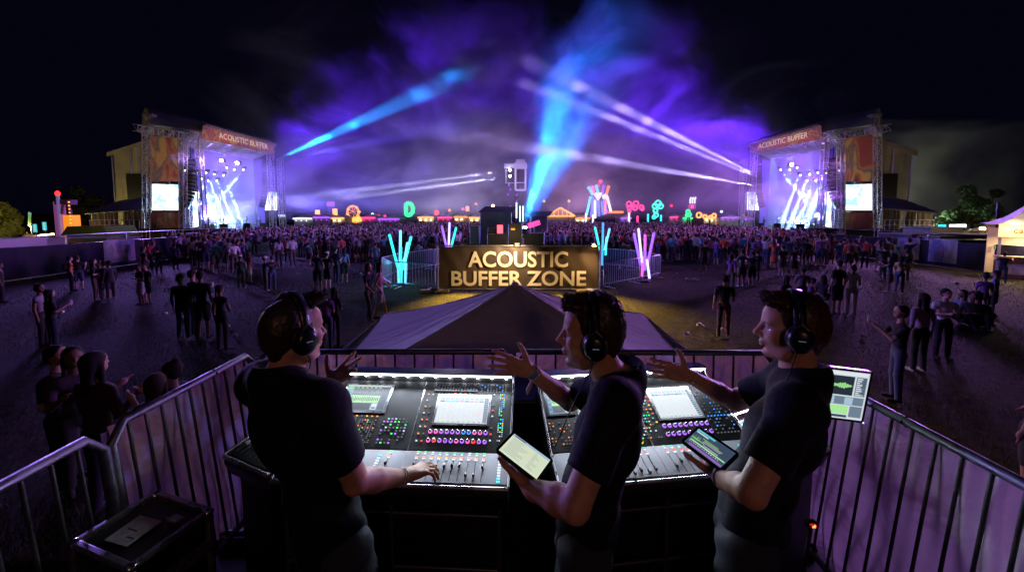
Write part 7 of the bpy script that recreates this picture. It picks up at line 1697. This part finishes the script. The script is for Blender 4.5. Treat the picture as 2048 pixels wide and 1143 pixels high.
    V, F, FT, T = S.mesh(); V = smooth_mesh(V, F, 1, .4)
    # strands on top of the mass
    g_ = np.random.default_rng(int(J['ph']*10)); hcn = V3(hc); n = 11000; idx = g_.integers(0, len(V), n); P0 = V[idx]
    nrm = P0 - (hcn + V3(fu)*.03); nrm /= np.linalg.norm(nrm, axis=1)[:, None]
    up = (P0-hcn) @ V3(fu); fr = (P0-hcn) @ V3(fl)
    flow = -V3(fu)*.9 + 0*nrm; top = np.clip((up-.07)/.05, 0, 1)[:, None]
    flowv = (1-top)*(-V3(fu)*.85 - V3(fl)*.15) + top*(V3(fl)*.75 + V3(fu)*.25 + V3(fle)*.1)
    Ls = ((.003 if hairstyle == 'short' else .005) + (.007 if hairstyle == 'short' else .011)*top[:, 0])*g_.uniform(.5, 1.35, n)*z
    d = nrm*.55 + flowv*.9 + g_.normal(0, .25, (n, 3)); d /= np.linalg.norm(d, axis=1)[:, None]
    sd = np.cross(d, g_.normal(0, 1, (n, 3))); sd /= np.linalg.norm(sd, axis=1)[:, None]; sd *= .0008
    d2 = d*.4 + flowv*.6 + g_.normal(0, .2, (n, 3)); d2 /= np.linalg.norm(d2, axis=1)[:, None]
    A = P0 - nrm*.002; B = A + d*Ls[:, None]*.6; C = B + d2*Ls[:, None]*.5
    q = np.stack([A-sd, A+sd, B+sd*.8, B-sd*.8, B-sd*.8, B+sd*.8, C+sd*.2, C-sd*.2], 1).reshape(-1, 3)
    V2 = np.concatenate([V, q]); F2 = np.concatenate([F, np.arange(len(q)).reshape(-1, 4) + len(V)])
    obj_to(rt, 'hair', np_mesh('hair', V2, F2, np.zeros(len(F2)), [hm]))
    eb = MB()                                       # brows
    for q_ in (-1, 1): eb.tube([p(.093, q_*.014, .018), p(.094, q_*.030, .024), p(.082, q_*.048, .020)], .0035, 6, rs=[.003, .004, .002])
    eb.build('eyebrow', hm, rt)
    # headphones
    hp = empty('headphones', hc, J['hplabel'], 'headphones')
    band = [p(-.004, .101*math.cos(t), .018 + .132*math.sin(t)) for t in np.linspace(math.radians(6), math.radians(174), 25)]
    mb = MB(); bw = .017
    for a_, b_ in zip(band, band[1:]):
        dd = (b_-a_).normalized(); o_ = dd.cross(fl).normalized(); mb.add([a_-fl*bw, a_+fl*bw, b_+fl*bw, b_-fl*bw, a_-fl*bw+o_*.007, a_+fl*bw+o_*.007, b_+fl*bw+o_*.007, b_-fl*bw+o_*.007], [(0, 1, 2, 3), (7, 6, 5, 4), (0, 3, 7, 4), (1, 5, 6, 2)], 0, True)
    mb.build('headband', M_HP, hp)
    mb = MB()
    for a_ in band[7:18]: pass
    pts_ = band[8:17]; mb.tube([x + (x-p(-.004, 0, .018)).normalized()*-.006 for x in pts_], .014, 8); mb.build('head_pad', M_BLACK, hp)
    for q_ in (-1, 1):
        c_ = p(-.008, q_*.092, -.012); ax_ = fle*q_; Mc = Matrix((fl, fu, ax_)).transposed(); sc3 = Matrix(((1, 0, 0), (0, 1.22, 0), (0, 0, 1)))
        cup = MB().lathe([(.0, .032), (.022, .031), (.031, .026), (.037, .016), (.038, .004), (.036, -.002)], c_, 28, M=Mc @ sc3).build('ear_cup', M_HP, hp)
        MB().tube([c_ + Mc @ sc3 @ Vector((.031*math.cos(t), .031*math.sin(t), -.004)) for t in np.arange(0, 6.28, .26)], .010, 8, closed=True).build('ear_cushion', M_BLACK, cup)
        MB().tube([c_ + Mc @ sc3 @ Vector((.0385*math.cos(t), .0385*math.sin(t), .006)) for t in np.arange(0, 6.28, .26)], .0016, 5, closed=True).build('trim_ring', M_HPT, cup)
        MB().bar(c_ + fu*.046*z + ax_*.010, c_ + fu*.088 + ax_*.004, .0085, 8).bar(c_ + fu*.035 + fl*.02 + ax_*.018, c_ + fu*.055 + ax_*.014, .004, 6).bar(c_ + fu*.035 - fl*.02 + ax_*.018, c_ + fu*.055 + ax_*.014, .004, 6).build('yoke', M_HPT, hp)
        MB().bbox(c_ + ax_*.0325 + fu*.002, (.020, .002, .0022), .0008, Matrix((fl, ax_, fu)).transposed()).build('cup_mark', M_HPL, cup)
    cu = p(-.002, J['cable']*.092, -.058)
    path = [cu, cu - hu*.05 + ff*.01] + [q for q in J['cpath']]
    # smooth path
    pp = []
    for i in range(len(path)-1):
        p0, p1, p2, p3 = path[max(i-1, 0)], path[i], path[i+1], path[min(i+2, len(path)-1)]
        for t in np.linspace(0, 1, 6, endpoint=False): pp.append(.5*((2*p1) + (p2-p0)*t + (2*p0-5*p1+4*p2-p3)*t*t + (3*p1-p0-3*p2+p3)*t**3))
    MB().tube(pp + [path[-1]], .0022, 6).build('cable', M_BLACKM, hp)
    for e_ in extra: e_(rt)
    return rt
def obj_to(rt, name, me):
    o = bpy.data.objects.new(name, me); COL.objects.link(o); o.parent = rt; o.matrix_parent_inverse = pinv(rt); return o
M_HP = pm('headphone_black', (.010, .011, .016), .28); M_HPT = pm('headphone_trim', (.05, .055, .08), .25, .6); M_HPL = em('headphone_mark', (.25, .4, .7), .25, (.2, .25, .35))
def band(name, a, b, t, r, w_, mat, flat=.8, side=None):
    """wrist band round the forearm a->b at fraction t"""
    def fn(rt):
        a_, b_ = Vector(a), Vector(b); d = (b_-a_).normalized(); c = a_.lerp(b_, t); u = d.orthogonal().normalized(); v = d.cross(u)
        mb = MB(); n = 22; prof = ((-w_/2, 0), (-w_/2, .0022), (w_/2, .0022), (w_/2, 0))
        vs = []
        for x, e in prof:
            for i in range(n): tt = 2*math.pi*i/n; vs.append(c + d*x + (u*math.cos(tt) + v*math.sin(tt))*(r+e))
        mb.add(vs, [(k*n+i, k*n+(i+1) % n, (k+1) % 4*n+(i+1) % n, (k+1) % 4*n+i) for k in range(4) for i in range(n)], 0, True).build(name, mat, rt)
    return fn

# --- left engineer: back to the camera, right hand on the faders, left hand raised
h1 = Vector((.53, .85, 0)).normalized()
J1 = dict(head=P(587, 664, 1.20), hf=h1, f=Vector((.45, .89, 0)), L=P(520, 762, 1.30), R=P(648, 812, 1.08), Re=P(712, 962, 1.185), Rw=Vector((-.43, 1.374, 2.045)), Le=P(600, 862, 1.46), Lw=P(660, 764, 1.58),
          hip=Vector((-.665, 1.24, 1.97)), ph=.7, cable=-1, hplabel='black over-ear headphones worn by the left engineer', z=.905, cpath=[P(598, 790, 1.06), P(600, 900, 1.02), P(610, 1000, 1.04)])
tip = P(722, 720, 1.60)
def h1L(S): hand_sdf(S, J1['Lw'], tip-J1['Lw'], (-.25, 0, 1), (0, -1, .1), 0, curl=(.05, .12, .42, .62), spread=(.22, .02, -.10, -.30), thumb=(1.15, .15), size=.98)
def h1R(S):
    d = Vector((.75, .62, -.12)); hand_sdf(S, J1['Rw'] + Vector((0, 0, .006)), d, (-.62, .75, 0), (0, 0, -1), 0, curl=(.34, .38, .42, .46), spread=.07, thumb=(.55, .30), size=.98)
engineer(J1, 'sound engineer in black tee with headphones, back to camera, hand on faders', 'short', (.022, .013, .010), [h1L, h1R], 0,
    [band('wrist_watch', J1['Le'], J1['Lw'], .90, .031, .024, M_BLACKM), band('wrist_bracelet', J1['Re'], J1['Rw'], .93, .029, .006, pm('woven_bracelet', (.5, .4, .3), .7)), band('wrist_bracelet', J1['Re'], J1['Rw'], .86, .031, .004, pm('bead_bracelet', (.55, .5, .45), .5))])
# --- middle engineer: profile left, right arm stretched out, tablet in the left hand
h2 = Vector((-.985, .17, 0)).normalized()
J2 = dict(head=P(1183, 667, 1.20), hf=h2, f=Vector((-.95, .3, 0)), L=P(1228, 812, 1.06), R=P(1224, 762, 1.38), Le=P(1150, 1012, .95), Lw=P(1064, 962, 1.075), Re=P(1140, 802, 1.56), Rw=P(1062, 741, 1.46),
          hip=Vector((.275, 1.27, 1.96)), ph=2.1, cable=1, hplabel='black over-ear headphones worn by the middle engineer', z=.95, cpath=[P(1168, 765, 1.10), P(1150, 800, 1.12), P(1128, 850, 1.14), P(1105, 905, 1.15)])
def under(T, wr, dist=.034):
    tl, tr, bl = T; n = (tr-tl).cross(bl-tl).normalized(); n = n if n.z > 0 else -n
    return wr - n*((wr-tl).dot(n) + dist)
J2['Lw'] = under(TAB2, J2['Lw'])
def h2R(S): hand_sdf(S, J2['Rw'], P(985, 719, 1.46)-J2['Rw'], (-.18, 0, 1), (.1, -1, 0), 0, curl=(.06, .10, .10, .14), spread=(.12, .03, -.13, -.30), thumb=(1.02, .12), size=1.0)
def grip(S, wr, T, q, sgn):
    tl, tr, bl = T; ex, ey = tr-tl, bl-tl; n = ex.cross(ey).normalized(); n = n if n.z > 0 else -n
    w0 = Vector(wr); d = (tl + ex*.42 + ey*.45) - w0; d = d - n*d.dot(n)
    hand_sdf(S, w0, d, n.cross(d), n, 0, curl=(.03, .02, .02, .03), spread=.06, thumb=(.95, .42), size=.95)
def h2L(S): grip(S, J2['Lw'], TAB2, .5, 1)
M_WB = pm('festival_band_blue', (.08, .25, .6), .5); M_WB2 = pm('festival_band_white', (.55, .5, .6), .6)
def tassel(rt):
    c = J2['Re'].lerp(J2['Rw'], .97) + Vector((0, 0, -.03)); MB().tube([c, c + Vector((-.006, 0, -.018)), c + Vector((-.018, 0, -.05)), c + Vector((-.020, 0, -.068))], .006, 6, rs=[.003, .006, .009, .004]).build('band_tag', M_WB2, rt)
    MB().tube([c, c + Vector((.0, 0, -.02)), c + Vector((-.006, 0, -.042))], .005, 6, rs=[.003, .005, .002]).build('band_tag', pm('red_tag', (.6, .1, .12), .6), rt)
engineer(J2, 'bearded sound engineer in dark tee pointing left with a tablet in his near hand', 'tousled', (.030, .014, .010), [h2R, h2L], 1, [band('festival_band', J2['Re'], J2['Rw'], .98, .0295, .020, M_WB), band('festival_band', J2['Re'], J2['Rw'], .93, .031, .008, M_WB2), tassel])
# --- right engineer
h3 = Vector((-.88, .47, 0)).normalized()
J3 = dict(head=P(1584, 657, 1.25), hf=h3, f=Vector((-.80, .60, 0)), L=P(1592, 818, 1.10), R=P(1578, 756, 1.40), Le=P(1502, 985, 1.03), Lw=P(1440, 946, 1.20), Re=P(1466, 800, 1.57), Rw=P(1376, 750, 1.50),
          hip=Vector((.895, 1.275, 1.97)), ph=4.4, cable=1, hplabel='black over-ear headphones worn by the right engineer', z=.91, cpath=[P(1582, 740, 1.15), P(1572, 765, 1.15), P(1560, 800, 1.16), P(1545, 860, 1.15)])
J3['Lw'] = under(TAB3, J3['Lw'])
def h3R(S): hand_sdf(S, J3['Rw'], P(1303, 733, 1.50)-J3['Rw'], (-.22, 0, 1), (.1, -1, 0), 0, curl=(.04, .05, .07, .10), spread=(.05, .0, -.06, -.14), thumb=(1.02, .12), size=1.0)
def h3L(S): grip(S, J3['Lw'], TAB3, .5, 1)
engineer(J3, 'clean shaven sound engineer in dark tee pointing left over the right console', 'wavy', (.042, .018, .010), [h3R, h3L], 0, [band('wrist_band', J3['Re'], J3['Rw'], .96, .0285, .014, pm('tan_band', (.5, .35, .25), .6)), band('wrist_watch', J3['Le'], J3['Lw'], .95, .030, .020, M_BLACKM)])

# --- dark gear on the platform floor at the right
rt = empty('floor_monitor', (1.2, 1.05, PZ), 'black wedge speaker with small red light at lower right', 'speaker')
MB().prism([(1.05, .85, PZ), (1.5, .95, PZ), (1.5, .95, PZ+.5), (1.25, .89, PZ+.72), (1.05, .85, PZ+.6)], (-.08, .35, 0)).build('body', M_CASE, rt)
p_ = P(1628, 1053, 1.02); MB().box(p_, (.008, .003, .003)).box(p_ + Vector((.003, 0, .004)), (.003, .003, .003)).build('red_light', em('red_led', (1, .05, .02), 14), rt)
MB().bar(p_ + Vector((0, .01, 0)), Vector((p_.x-.02, 1.08, PZ+.4)), .006, 6).bbox(p_ + Vector((0, .012, 0)), (.03, .016, .02), .003).build('control_box', M_CASE, rt)
# ---------------------------------------------------------------- stage lighting that reaches the field, banner floods
def spot(name, a, to, pw, col, ang=60, blend=.8, rad=.4): return lamp(name, 'SPOT', a, pw, col, to=to, spot_size=R(ang), spot_blend=blend, shadow_soft_size=rad)
for mir, st in ((False, ST_L), (True, ST_R)):
    S_ = st[0]; sg = -1 if mir else 1
    cold = (.45, .55, 1.0) if not mir else (.55, .42, 1.0)
    # white and cyan spots down onto the performers
    for i, (a, b) in enumerate(((.25, 2), (.5, 3), (.75, 2.5), (.45, 5.5))):
        spot('performer_spot', S_(a, b-1.5, 11.2), S_(a + (.1 if i % 2 else -.1), b, 1.2), 22000, (.50, .75, 1), 17, .5)
    lamp('stage_wash', 'AREA', S_(.5, 4, 11.4), 1100, (.30, .16, 1.0), to=S_(.5, 4.2, 0), shape='SQUARE', size=6)
    lamp('roof_wash', 'POINT', S_(.35, 1.2, 9.8), 700, (.30, .16, 1) if not mir else (.45, .14, 1), shadow_soft_size=.5)
    lamp('deck_glow_fill', 'POINT', S_(.42, 4.2, 2.4), 1900, (.45, .8, 1), shadow_soft_size=.6)  # bare point light added above the deck to whiten the low haze
    # unseen fill spots added in the field to brighten the printed panels and header
    q = st[1]; v = q(330, 320, 42)
    spot('panel_fill_light', Vector((v.x + sg*9, 30, 3.5)), v, 3800, (1, .66, .42), 36, .9)
    v = q(480, 295, 47); spot('panel_fill_light', Vector((v.x + sg*12, 33, 4)), v, 6500, (1, .58, .42) if not mir else (1, .6, .42), 30, .9)
    v = q(250, 380, 48); spot('site_floodlight', Vector((v.x - sg*2, 38, 3.0)), v + Vector((0, 0, 1)), 330, (1, .86, .65), 80, .9)
# crowd and field washes from unseen lamps before the stages and beyond the crowd
spot('crowd_wash', (-37, 36, 5.5), (0, 42, 0), 34000, (.26, .18, 1.0), 70, .9, .6)
spot('crowd_wash', (38, 36, 5.5), (0, 42, 0), 34000, (.42, .15, 1.0), 70, .9, .6)
spot('crowd_wash', (-33.5, 32, 8), (0, 27, 0), 52000, (.26, .17, .95), 50, .9, 1.6)
spot('crowd_wash', (33.5, 32, 8), (0, 27, 0), 52000, (.48, .16, .85), 50, .9, 1.6)
spot('field_wash', (-34, 33, 7), (2, 5, 0), 40000, (.30, .17, .82), 56, .9, 2.6)
spot('field_wash', (34, 33, 7), (-2, 5, 0), 44000, (.44, .18, .76), 56, .9, 2.6)
spot('crowd_back_light', (-12, 72, 7), (-6, 40, 0), 26000, (.8, .7, 1), 60, .9, .8)
spot('crowd_back_light', (14, 72, 7), (6, 40, 0), 26000, (.95, .45, .9), 60, .9, .8)
# banner floods
spot('banner_flood', P(1185, 492, BY) + Vector((0, -.35, .12)), P(1150, 560, BY) + Vector((0, .05, 0)), 950, (1, .62, .28), 120, .8, .06)
spot('banner_flood', P(1034, 492, BY) + Vector((0, -1.1, .25)), P(1000, 550, BY) + Vector((0, .05, 0)), 420, (1, .66, .34), 140, .9, .06)
spot('banner_flood', P(940, 600, BY) + Vector((0, -1.3, .0)), P(940, 540, BY), 620, (1, .68, .36), 110, .9, .06)
spot('grass_flood', (2.2, BY-.5, 1.75), (2.6, BY-2.0, 0), 4200, (1, .60, .12), 100, .8, .06)
spot('grass_flood', (-2.0, BY-.5, 1.6), (-1.8, BY-1.6, 0), 2600, (1, .60, .12), 100, .8, .06)

# thin haze that hangs inside each stage and shows the beams
for st, side in ((ST_L, 'left'), (ST_R, 'right')):
    S_, Q, X = st
    m = bpy.data.materials.new('stage_haze_body'); m.use_nodes = True; N = m.node_tree.nodes; N.remove(N['Principled BSDF'])
    pv = N.new('ShaderNodeVolumePrincipled'); pv.inputs['Density'].default_value = .03; pv.inputs['Color'].default_value = (.9, .9, .95, 1); m.node_tree.links.new(pv.outputs[0], N['Material Output'].inputs['Volume'])
    o = MB().prism([S_(.06, .7, 1.1), S_(.96, .7, 1.1), S_(.96, 8.2, 1.1), S_(.06, 8.2, 1.1)][::(1 if side == 'left' else -1)], (0, 0, 10.4)).build('smoke', m); tag(o, 'thin smoke hanging inside the %s stage' % side, kind='stuff')
    for i, (u, v, Y, tu, tv) in enumerate(((396, 345, 46, 425, 425), (414, 345, 46.5, 447, 435), (430, 348, 47, 465, 440), (449, 350, 47.5, 478, 430), (488, 339, 50, 430, 410), (405, 357, 49, 430, 420), (470, 375, 50, 395, 410))):
        a, b = Q(u, v, Y), Q(tu, tv, Y+1); a = a + (b-a).normalized()*.45; spot('moving_head_beam', a, b, 900000, (.30, .55, 1), 5.2, .4, .1)

for (u, v, Y, pw, col) in ((45, 455, 40, 1900, (1, .78, .2)), (12, 492, 18, 110, (1, .7, .35)), (95, 470, 30, 260, (1, .7, .4)), (160, 470, 40, 30, (.8, 1, .3)), (1895, 450, 44, 130, (1, .85, .6)), (1880, 430, 50, 500, (.8, 1, .75)), (1960, 450, 38, 300, (1, .7, .35)), (2010, 440, 30, 200, (1, .7, .35))):
    lamp('site_lamp_glow', 'POINT', P(u, v, Y), pw, col, shadow_soft_size=.3)

# dim warm lamp, unseen, added behind the mixing platform to redden the skin
lamp('unseen_warm_lamp', 'AREA', (.4, -3.6, 4.2), 14, (1, .46, .34), to=(0, 1.2, 2.3), shape='SQUARE', size=.5)
rk = MB().bbox((.09, 2.12, PZ+.5), (.20, .35, 1.0), .01).bar((.0, 1.95, PZ), (.0, 1.95, PZ+1.02), .012, 8).bar((.19, 1.95, PZ), (.19, 1.95, PZ+1.02), .012, 8).build('rack_case', M_BLACKM); tag(rk, 'narrow black box added to darken the gap between the two mixing consoles', 'rack')  # black box added to fill the dark gap, with thin posts in front

spot('mast_fill_spot', (2.5, 31, 3.2), P(1036, 350, 38), 2600, (.75, .6, 1), 30, .8)  # unseen spot added in the field to light the lilac mast frame
m = bpy.data.materials.new('backstage_smoke'); m.use_nodes = True; N = m.node_tree.nodes; N.remove(N['Principled BSDF'])
pv = N.new('ShaderNodeVolumePrincipled'); pv.inputs['Color'].default_value = (.9, .9, .85, 1); m.node_tree.links.new(pv.outputs[0], N['Material Output'].inputs['Volume'])
tc = N.new('ShaderNodeTexCoord'); nz = N.new('ShaderNodeTexNoise'); nz.inputs['Scale'].default_value = .12; nz.inputs['Detail'].default_value = 4; mr = N.new('ShaderNodeMapRange'); mr.inputs[1].default_value = .42; mr.inputs[2].default_value = .75; mr.inputs[4].default_value = .03
L_ = m.node_tree.links; L_.new(tc.outputs['Object'], nz.inputs['Vector']); L_.new(nz.outputs['Fac'], mr.inputs[0]); L_.new(mr.outputs[0], pv.inputs['Density'])
o = MB().box((68, 64, 9), (34, 14, 18)).build('smoke', m); tag(o, 'faint lit smoke drifting behind the right backstage tent', kind='stuff')
lamp('backstage_flood', 'POINT', (63, 62, 3.5), 5200, (.95, 1, .62), shadow_soft_size=.3)
